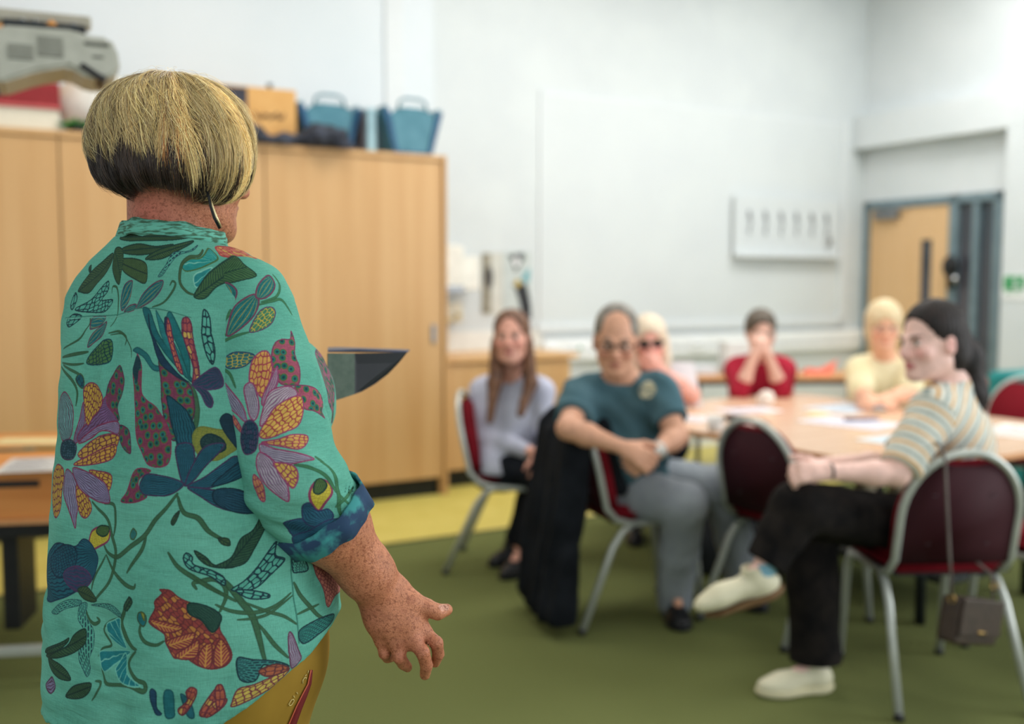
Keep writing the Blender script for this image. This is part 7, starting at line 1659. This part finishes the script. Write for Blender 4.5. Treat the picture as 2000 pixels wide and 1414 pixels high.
# ---- 1: woman in the lilac jumper
pr = empty('person', tuple(at(980, 920, 5.15)[:2]) + (0,), 0, 'woman with long brown hair in a lilac jumper, seated at far left', 'person')
def rooted(o, root): 
    o.matrix_parent_inverse = Matrix.Translation(-root.location); return o
class Root:
    """keeps world-space meshes under an Empty that stands at the thing's base"""
def adopt(root):
    for o in list(root.children):
        o.matrix_parent_inverse = Matrix.Translation(-Vector(root.location))
J = dict(head=at(999, 661, 5.00), face=V(-.16, -1, .10), up=V(-.04, -.05, 1), neck=at(1003, 742, 5.10), shR=at(944, 764, 5.16), shL=at(1056, 764, 5.04), elR=at(934, 850, 5.10), wrR=at(1042, 884, 4.86), elL=at(1066, 838, 4.98), wrL=at(1064, 884, 4.82),
         chest=at(998, 806, 5.12), waist=at(985, 872, 5.13), pelvis=at(975, 905, 5.15), hipL=at(982, 912, 5.05), hipR=at(962, 915, 5.22), knL=at(1066, 922, 4.86), knR=at(1054, 918, 5.05), anL=at(1020, 1078, 4.98), anR=at(1000, 1068, 5.16), toL=at(990, 1110, 4.90), toR=at(972, 1096, 5.12))
J['handR'] = dict(d=nrm((.9, -.3, -.15)), back=V(0, -.3, 1), thumb=V(0, 1, .2), curl=.5, s=.95); J['handL'] = dict(d=nrm((-.2, -.5, -.7)), back=V(.3, -1, .4), thumb=V(-1, 0, 0), curl=.5, s=.95)
b_, P, B = person_body('body', J, (216, 158, 138), (178, 92, 90), (120, 88, 68), (218, 130, 118), pr, .0065, sc=1.10)
lil = fabric('lilac_knit', (184, 186, 206), (198, 200, 218))
garment('jumper', top_prims(J, 1.0, .020, 1.86, .056), lil, pr, .0065, [(at(1003, 738, 5.10), nrm((-.1, -.3, 1)), None, .08), (J['hipL'] + V(0, 0, -.02), V(0, 0, -1), None, 9)], cloth_wr(41, .005, 3.5, (1, 1, 1.6)))
garment('trousers', leg_prims(J, 1.0, (.100, .072, .060, .052), .86), fabric('black_trousers', (24, 27, 33), (32, 35, 42)), pr, .007, [], cloth_wr(42, .004))
bh = hair_mat('brown_hair', (78, 52, 40), (128, 88, 62)); 
hair('hair', P, B, 1.10, bh, pr, 'long', [('cap', (-.068, -.02, -.02), (-.088, .03, -.20), .028, .030, .03), ('cap', (.068, -.02, -.02), (.075, .02, -.20), .028, .032, .03), ('cap', (-.088, .03, -.20), (-.050, .10, -.33), .030, .018, .02), ('cap', (.075, .02, -.20), (.090, .075, -.36), .032, .016, .02), ('ell', (0, -.07, -.12), (.085, .04, .12), .04)], low=None, face=(.058, .085, .104), fz=-.012)
for a, t in (('anL', 'toL'), ('anR', 'toR')): shoe('shoe', J[a], J[t], blk_shoe, blk_shoe, pr, .038)
adopt(pr)

# ---- 2: man in the teal T-shirt
pr = empty('person', tuple(at(1225, 955, 4.45)[:2]) + (0,), 0, 'man in glasses and teal T-shirt seated leaning forward, hands clasped', 'person')
J = dict(head=at(1203, 664, 4.12), face=V(-.10, -1, -.22), up=V(.02, -.2, 1), neck=at(1212, 742, 4.26), shR=at(1134, 778, 4.26), shL=at(1284, 768, 4.22), elR=at(1110, 836, 4.04), wrR=at(1216, 874, 3.94), elL=at(1322, 852, 4.10), wrL=at(1284, 880, 3.98),
         chest=at(1210, 815, 4.33), waist=at(1215, 888, 4.38), pelvis=at(1222, 940, 4.44), hipR=at(1212, 955, 4.38), hipL=at(1262, 945, 4.50), knR=at(1335, 985, 4.14), knL=at(1412, 948, 4.44), anR=at(1318, 1150, 4.32), anL=at(1450, 1130, 4.52), toR=at(1330, 1206, 4.18), toL=at(1482, 1168, 4.42))
J['handR'] = dict(d=nrm((.75, -.35, -.35)), back=V(-.2, -1, .5), thumb=V(.1, .3, 1), curl=.8, s=1.1, spread=.05); J['handL'] = dict(d=nrm((-.75, -.35, -.40)), back=V(.35, -1, .3), thumb=V(0, .2, 1), curl=.85, s=1.1, spread=.05)
b_, P, B = person_body('body', J, (214, 160, 132), (176, 104, 92), (110, 96, 84), (206, 124, 106), pr, .006, sc=1.13, build=1.14, jaw=1.12)
tee = fabric('teal_jersey', (66, 96, 106), (80, 110, 120))
def fold_man(x, y, z): return .006 * snoise(x, y, z, 51, 3.2, 3) + .0035 * np.sin((z + x * .75) * 62 + 2 * snoise(x, y, z, 52, 3.0, 1))
garment('t_shirt', top_prims(J, 1.14, .022, .58, .074, [('ell', at(1222, 880, 4.30), (.15, .13, .12), .06)]), tee, pr, .006, [(at(1212, 738, 4.24), nrm((.0, -.35, 1)), None, .085), (lp(J['shR'], J['elR'], .66), J['elR'] - J['shR'], None, .12), (lp(J['shL'], J['elL'], .66), J['elL'] - J['shL'], None, .12), (J['hipL'] + V(0, 0, .0), V(0, 0, -1), None, 9)], fold_man)
mb = MB(); ec = at(1264, 762, 4.08); e_ = []
fx = nrm((.93, .25, 0)); fy_ = nrm((.1, -.35, .95)); nn_ = nrm(np.cross(fx, fy_))
mb.add([Vector(ec - nn_ * .002)] + [Vector(ec + fx * .034 * math.cos(a) + fy_ * .036 * math.sin(a) - nn_ * .001) for a in [2 * math.pi * k / 24 for k in range(24)]], [(0, 1 + (k + 1) % 24, 1 + k) for k in range(24)])
so_ = mb.build('chest_emblem', mat_noise('cream_print', (196, 188, 156), (120, 132, 128), 50, .8, lo=.5, hi=.6), pr); md = so_.modifiers.new('t', 'SOLIDIFY'); md.thickness = .012; md.offset = 0
garment('trousers', leg_prims(J, 1.1, (.108, .090, .080, .078), 1.14), fabric('grey_trousers', (136, 142, 150), (150, 156, 162)), pr, .0065, [], cloth_wr(53, .006, 3.6))
gh = hair_mat('grey_hair', (104, 96, 88), (150, 144, 134)); hair('hair', P, B, 1.13, gh, pr, 'short', [('sub', (0, .088, .078), (.056, .06, .056), .02)], low=-.045, puff=-.003, face=(.070, .080, .10), fy=.075, wav=.0008)
glasses(P, pr, 1.13, .021, plain('dark_frame', (30, 30, 34), .4), h=.62, tube=.0024)
mb = MB(); wd = nrm(J['wrL'] - J['elL']); mb.tube([Vector(J['wrL'] - wd * .012), Vector(J['wrL'] + wd * .010)], .0365, 20); w_ = mb.build('wrist_watch', plain('pale_watch_band', (196, 194, 188), .3), pr)
mb = MB(); mb.tube([Vector(J['wrL'] + V(0, -.036, .006)), Vector(J['wrL'] + V(0, -.042, .007))], .016, 18); mb.build('watch_face', plain('watch_dial', (220, 220, 216), .2), w_)
for a, t in (('anL', 'toL'), ('anR', 'toR')): shoe('shoe', J[a], J[t], blk_shoe, blk_shoe, pr, .050)
adopt(pr)

# ---- 3: woman in sunglasses
pr = empty('person', tuple(at(1275, 860, 5.95)[:2]) + (0,), 0, 'blond woman in dark sunglasses, chin on hand, behind the man in teal', 'person')
J = dict(head=at(1268, 668, 5.72), face=V(-.05, -1, -.05), up=V(-.05, 0, 1), neck=at(1275, 732, 5.85), shR=at(1222, 752, 5.90), shL=at(1322, 748, 5.86), elR=at(1215, 786, 5.70), wrR=at(1262, 778, 5.55), elL=at(1350, 772, 5.62), wrL=at(1290, 722, 5.58),
         chest=at(1275, 780, 5.90), waist=at(1275, 830, 5.95), pelvis=at(1275, 860, 5.98), hipR=at(1250, 865, 5.98), hipL=at(1298, 865, 5.98), knR=at(1240, 875, 5.55), knL=at(1305, 875, 5.55), anR=at(1240, 1000, 5.65), anL=at(1305, 1000, 5.65), toR=at(1240, 1036, 5.50), toL=at(1305, 1036, 5.50))
J['handL'] = dict(d=nrm((-.45, .15, .75)), back=V(.4, -1, .2), thumb=V(-1, 0, .3), curl=.9, s=.98); J['handR'] = dict(d=nrm((.9, -.1, 0)), back=V(0, -.2, 1), thumb=V(0, 1, 0), curl=.3, s=.95)
b_, P, B = person_body('body', J, (226, 164, 148), (196, 96, 100), (190, 150, 110), (228, 128, 120), pr, .0075, sc=1.12, build=1.18)
garment('top', top_prims(J, 1.15, .020, .45, .066), fabric('navy_jersey', (28, 48, 72), (38, 60, 86)), pr, .008, [(at(1275, 728, 5.82), nrm((0, -.3, 1)), None, .08)], cloth_wr(61, .004))
garment('trousers', leg_prims(J), fabric('dark_denim', (36, 42, 56), (46, 52, 66)), pr, .009, [], cloth_wr(62, .004))
hair('hair', P, B, 1.12, hair_mat('pale_blond_hair', (218, 198, 170), (228, 212, 192)), pr, 'long', [('cap', (.070, -.02, .0), (.092, .02, -.22), .030, .036, .03), ('cap', (-.070, -.02, .0), (-.085, .02, -.20), .030, .032, .03), ('cap', (-.085, .02, -.20), (-.075, .06, -.30), .032, .02, .02), ('cap', (.092, .02, -.22), (.080, .06, -.32), .036, .022, .02)], low=None, face=(.060, .085, .086), fz=-.026, puff=.006)
glasses(P, pr, 1.12, .0235, M['black'], M['black'], .003, 'sunglasses', .72)
for a, t in (('anL', 'toL'), ('anR', 'toR')): shoe('shoe', J[a], J[t], blk_shoe, blk_shoe, pr, .042, vox=.008)
adopt(pr)

# ---- 4: person in the red jumper
pr = empty('person', tuple(at(1484, 850, 6.40)[:2]) + (0,), 0, 'short haired person in a red jumper, elbows on the table and hands before the mouth', 'person')
J = dict(head=at(1486, 650, 6.18), face=V(-.05, -1, -.12), up=V(0, -.05, 1), neck=at(1485, 706, 6.32), shR=at(1438, 722, 6.34), shL=at(1530, 722, 6.34), elR=at(1446, 764, 6.08), wrR=at(1474, 692, 6.03), elL=at(1526, 764, 6.08), wrL=at(1500, 692, 6.03),
         chest=at(1485, 752, 6.36), waist=at(1485, 800, 6.40), pelvis=at(1485, 834, 6.45), hipR=at(1462, 838, 6.45), hipL=at(1508, 838, 6.45), knR=at(1452, 846, 6.03), knL=at(1516, 846, 6.03), anR=at(1452, 965, 6.12), anL=at(1516, 965, 6.12), toR=at(1450, 996, 5.98), toL=at(1518, 996, 5.98))
J['handR'] = dict(d=nrm((.35, .05, .75)), back=V(-.5, -1, .2), thumb=V(.3, .5, .3), curl=.75, s=1.0); J['handL'] = dict(d=nrm((-.35, .05, .75)), back=V(.5, -1, .2), thumb=V(-.3, .5, .3), curl=.75, s=1.0)
b_, P, B = person_body('body', J, (224, 178, 160), (190, 120, 112), (90, 76, 66), (216, 142, 128), pr, .0075, sc=1.08)
garment('jumper', top_prims(J, 1.05, .022, 1.22, .066, cuff=.058), fabric('crimson_knit', (158, 34, 54), (178, 46, 66)), pr, .0075, [(at(1485, 702, 6.28), nrm((0, -.3, 1)), None, .08)], cloth_wr(71, .006, 3.0))
garment('trousers', leg_prims(J), fabric('charcoal_trousers', (40, 42, 48), (50, 52, 58)), pr, .009, [], cloth_wr(72, .004))
hair('hair', P, B, 1.08, hair_mat('grey_brown_hair', (72, 64, 56), (112, 100, 88)), pr, 'short', [], low=-.02, puff=.002, face=(.062, .08, .090), fz=-.022)
glasses(P, pr, 1.08, .020, M['steel_grey'], h=.7, tube=.0016)
for a, t in (('anL', 'toL'), ('anR', 'toR')): shoe('shoe', J[a], J[t], blk_shoe, blk_shoe, pr, .042, vox=.008)
adopt(pr)

# ---- 5: woman in the pale yellow top
pr = empty('person', tuple(at(1735, 850, 5.95)[:2]) + (0,), 0, 'blond woman in a pale yellow top with hands joined on the table, before the door', 'person')
J = dict(head=at(1726, 638, 5.78), face=V(-.20, -1, -.08), up=V(0, 0, 1), neck=at(1728, 704, 5.90), shR=at(1680, 724, 5.95), shL=at(1776, 722, 5.90), elR=at(1684, 770, 5.72), wrR=at(1700, 780, 5.50), elL=at(1778, 768, 5.66), wrL=at(1722, 780, 5.46),
         chest=at(1728, 756, 5.93), waist=at(1730, 806, 5.97), pelvis=at(1732, 852, 6.0), hipR=at(1708, 856, 6.0), hipL=at(1758, 856, 6.0), knR=at(1690, 868, 5.60), knL=at(1756, 868, 5.58), anR=at(1690, 1000, 5.66), anL=at(1756, 1000, 5.64), toR=at(1688, 1036, 5.50), toL=at(1756, 1036, 5.50))
J['handR'] = dict(d=nrm((.55, -.6, -.05)), back=V(-.2, -.2, 1), thumb=V(.6, .5, .2), curl=.5, s=1.0); J['handL'] = dict(d=nrm((-.75, -.4, -.05)), back=V(.2, -.2, 1), thumb=V(-.3, .7, .2), curl=.5, s=1.0)
b_, P, B = person_body('body', J, (230, 176, 146), (200, 120, 104), (196, 160, 116), (226, 146, 120), pr, .0075, sc=1.10, build=1.05)
garment('top', top_prims(J, 1.08, .024, .85, .070), fabric('pale_yellow_cotton', (226, 214, 172), (234, 224, 188)), pr, .0075, [(at(1728, 700, 5.85), nrm((0, -.6, 1)), None, .10)], cloth_wr(81, .006, 3.0))
garment('trousers', leg_prims(J), fabric('beige_trousers', (150, 140, 120), (160, 150, 130)), pr, .009, [], cloth_wr(82, .004))
hair('hair', P, B, 1.10, hair_mat('golden_blond_hair', (214, 190, 146), (228, 208, 172)), pr, 'short', [('ell', (0, -.02, -.04), (.088, .07, .07), .03)], low=-.085, puff=.008, face=(.058, .09, .084), fz=-.036)
glasses(P, pr, 1.10, .021, plain('pale_frame', (150, 120, 110), .4), h=.7, tube=.0016)
for a, t in (('anL', 'toL'), ('anR', 'toR')): shoe('shoe', J[a], J[t], blk_shoe, blk_shoe, pr, .042, vox=.008)
adopt(pr)

# ---- 6: woman in the striped knit, legs crossed
pr = empty('person', tuple(at(1835, 1060, 3.60)[:2]) + (0,), 0, 'dark haired woman with a ponytail and striped top, seated with crossed legs', 'person')
J = dict(head=at(1820, 668, 3.50), face=V(-.93, -.36, -.06), up=V(-.10, .02, 1), neck=at(1866, 752, 3.56), shL=at(1822, 806, 3.42), shR=at(1862, 796, 3.76), elL=at(1752, 925, 3.32), wrL=at(1622, 922, 3.30), elR=at(1740, 905, 3.70), wrR=at(1614, 908, 3.44),
         chest=at(1856, 850, 3.58), waist=at(1862, 945, 3.62), pelvis=at(1842, 1014, 3.72), hipL=at(1818, 1030, 3.64), hipR=at(1830, 1022, 3.78), knL=at(1560, 992, 3.38), knR=at(1585, 1010, 3.56), anL=at(1480, 1128, 3.36), anR=at(1592, 1300, 3.56), toL=at(1362, 1178, 3.34), toR=at(1490, 1344, 3.52))
J['handL'] = dict(d=nrm((-1, .05, .0)), back=V(-.2, -.8, .6), thumb=V(0, .3, 1), curl=.85, s=1.02, spread=.05); J['handR'] = dict(d=nrm((-.9, -.25, -.05)), back=V(-.2, -.2, 1), thumb=V(0, -1, .3), curl=.9, s=1.0, spread=.05)
b_, P, B = person_body('body', J, (238, 196, 184), (200, 96, 106), (74, 52, 46), (226, 140, 136), pr, .0055, sc=1.10, build=1.0)
sm_, nt, b = base_mat('striped_knit', .9, 0, .1)
a_ = nd(nt, 'ShaderNodeAttribute', attribute_name='Col'); sx_ = nd(nt, 'ShaderNodeSeparateColor'); nt.links.new(a_.outputs[0], sx_.inputs[0])
fr_ = nd(nt, 'ShaderNodeMath', operation='FRACT'); nt.links.new(sx_.outputs[0], fr_.inputs[0])
rp = ramp(nt, [(0, (222, 220, 208)), (.28, (222, 220, 208)), (.34, (160, 172, 168)), (.52, (160, 172, 168)), (.58, (224, 222, 210)), (.78, (222, 218, 206)), (.83, (214, 158, 76)), (.95, (214, 158, 76)), (1, (206, 206, 196))]); nt.links.new(fr_.outputs[0], rp.inputs[0])
w2 = nd(nt, 'ShaderNodeTexVoronoi'); w2.inputs['Scale'].default_value = 150; tc2 = nd(nt, 'ShaderNodeTexCoord'); nt.links.new(tc2.outputs['Object'], w2.inputs['Vector'])
mr_ = nd(nt, 'ShaderNodeMapRange'); mr_.inputs[3].default_value = 1.08; mr_.inputs[4].default_value = .80; nt.links.new(w2.outputs['Distance'], mr_.inputs[0])
vm_ = nd(nt, 'ShaderNodeVectorMath', operation='SCALE'); nt.links.new(rp.outputs[0], vm_.inputs[0]); nt.links.new(mr_.outputs[0], vm_.inputs['Scale']); nt.links.new(vm_.outputs[0], b.inputs['Base Color'])
bp_ = nd(nt, 'ShaderNodeBump'); bp_.inputs['Strength'].default_value = .5; bp_.inputs['Distance'].default_value = .004; nt.links.new(w2.outputs['Distance'], bp_.inputs['Height']); nt.links.new(bp_.outputs[0], b.inputs['Normal'])
def stripe(v):
    def near(a, b): 
        t = np.clip(((v - a) @ (b - a)) / ((b - a) @ (b - a)), 0, 1); return np.linalg.norm(v - a - t[:, None] * (b - a), axis=1), t
    out = np.zeros((len(v), 3)); dl, tl = near(J['shL'], J['elL']); dr, tr_ = near(J['shR'], J['elR'])
    L = np.linalg.norm(J['elL'] - J['shL']); tl_ = ((v - J['shL']) @ nrm(J['elL'] - J['shL'])); tr2 = ((v - J['shR']) @ nrm(J['elR'] - J['shR']))
    body = (v @ nrm((.75, .0, -.62))) / .052
    out[:, 0] = np.where((dl < .085) & (tl_ > .0), tl_ / .052 + .3, np.where((dr < .085) & (tr2 > .0), tr2 / .052, body)) + 40
    return out
garment('knit_top', top_prims(J, 1.03, .022, .90, .072), sm_, pr, .0055, [(at(1862, 742, 3.52), nrm((-.25, -.1, 1)), None, .075), (lp(J['shL'], J['elL'], .93), J['elL'] - J['shL'], None, .13), (lp(J['shR'], J['elR'], .86), J['elR'] - J['shR'], None, .13), (J['hipL'] + V(0, 0, -.02), V(0, 0, -1), None, 9)], cloth_wr(91, .005, 3.2), colf=stripe)
cord = mat_noise('black_cord_trousers', (20, 19, 20), (36, 32, 30), 16, .95, bump=.3, bscale=160, spec=.1)
garment('trousers', leg_prims(J, 1.0, (.104, .090, .088, .090), .93, ('R',)) + leg_prims(J, 1.0, (.100, .088, .076, .072), .72, ('L',))[1:], cord, pr, .006, [(lp(J['knR'], J['anR'], .97), J['anR'] - J['knR'], None, .2), (lp(J['knL'], J['anL'], .80), J['anL'] - J['knL'], None, .11)], cloth_wr(92, .007, 3.4))
dh = hair_mat('dark_brown_hair', (18, 13, 12), (36, 24, 21), .62); 
hair('hair', P, B, 1.10, dh, pr, 'long', [('cap', (.0, -.09, .01), (-.01, -.125, -.06), .046, .046, .03), ('cap', (-.01, -.125, -.06), (-.02, -.135, -.18), .046, .042, .03), ('cap', (-.02, -.135, -.18), (-.02, -.125, -.30), .042, .020, .03), ('ell', (0, -.055, -.05), (.066, .05, .06), .03)], low=None, face=(.080, .082, .098), fz=-.020, fy=.086, vox=.0045)
s = SDF(P(0, -.15, -.30) - .12, P(0, -.15, -.10) + .12, .005); s.cap(P(-.03, -.155, -.14), P(-.03, -.145, -.28), .030, .016, .02); v, q = s.mesh(2); np_mesh('ponytail_tip', v, q, hair_mat('auburn_hair', (70, 42, 34), (108, 66, 52)), [o for o in pr.children if o.name.startswith('hair')][0])
mb = MB(); wd = nrm(J['wrL'] - J['elL']); mb.tube([Vector(J['wrL'] - wd * .004), Vector(J['wrL'] + wd * .004)], .029, 18); mb.build('bracelet', M['dark_metal'], pr)
s = SDF(J['anL'] - .12, J['anL'] + .12, .005); s.cap(lp(J['knL'], J['anL'], .70), J['anL'] + V(0, 0, -.01), .040, .040, .01); v, q = s.mesh(1); np_mesh('sock', v, q, fabric('pale_blue_sock', (120, 166, 186), (134, 180, 198)), pr)
shoe('trainer', J['anR'], J['toR'], white_shoe, white_sole, pr, .046, label='ivory trainer flat on the carpet')
shoe('trainer', J['anL'], J['toL'], white_shoe, gum, pr, .046, floor=False, label='ivory trainer held in the air, brown sole')
adopt(pr)

# ---- black coat over the back of the man's chair
s = SDF(V(.02, 3.95, .0), V(.78, 4.75, .98), .008)
cx, cy, ca = CHAIR_MAN; fx_, fy2 = -math.sin(ca), math.cos(ca); F2 = V(fx_, fy2, 0); R2 = V(math.cos(ca), math.sin(ca), 0)
Pc = lambda x, y, z: V(cx, cy, z) + R2 * x + F2 * y
s.cap(Pc(-.16, -.305, .862), Pc(.16, -.305, .862), .030, .030, .03); s.cap(Pc(-.16, -.335, .80), Pc(-.16, -.42, .12), .052, .060, .05); s.cap(Pc(.17, -.34, .80), Pc(.20, -.44, .08), .055, .065, .05)
s.cap(Pc(0, -.35, .78), Pc(.02, -.44, .10), .06, .07, .05); s.cap(Pc(-.06, -.35, .78), Pc(-.10, -.42, .12), .05, .06, .05); s.cap(Pc(.10, -.35, .78), Pc(.12, -.44, .08), .05, .06, .05)
s.cap(Pc(-.14, -.22, .84), Pc(-.13, -.155, .60), .03, .034, .04); s.cap(Pc(.14, -.22, .84), Pc(.16, -.155, .58), .03, .036, .04)
def ct_f(x, y, z):
    t = (x - cx) * R2[0] + (y - cy) * R2[1]; return .010 * np.sin(t * 62 + 2.2 * snoise(x, y, z, 8, 2.0, 1)) * np.clip((.8 - z) / .3, .1, 1) + .005 * snoise(x, y, z, 9, 4, 2)
s.wrinkle(ct_f); s.cut(Pc(0, 0, .05), nrm((0, .0, -1))); v, q = s.mesh(2)
ct_ = np_mesh('coat', v, q, fabric('black_coat_cloth', (18, 21, 25), (28, 31, 36)), None); tag(ct_, 'long black coat hung over the back of the chair of the man in teal', 'coat')
# dark bag and green leaves lying under the table behind the man's chair
mb = lump('x', (.46, .30, .34), None, 33, 4, .12); o = mb.build('rucksack', plain('black_nylon', (22, 26, 30), .7), None, (1.02, 4.98, .007), .4); tag(o, 'black rucksack on the floor under the table behind the man in teal', 'bag')
mb = MB(); rnd = random.Random(8)
for k in range(26):
    a0 = rnd.uniform(0, 6.28); el = rnd.uniform(.1, 1.3); L = rnd.uniform(.05, .09); d = Vector((math.cos(a0) * math.cos(el), math.sin(a0) * math.cos(el), math.sin(el))); sd = d.cross(Vector((0, 0, 1))).normalized() * .02
    b0 = Vector((rnd.uniform(-.06, .06), rnd.uniform(-.04, .04), rnd.uniform(0, .16))); mb.add([b0, b0 + d * L * .5 + sd, b0 + d * L, b0 + d * L * .5 - sd], [(0, 1, 2, 3)])
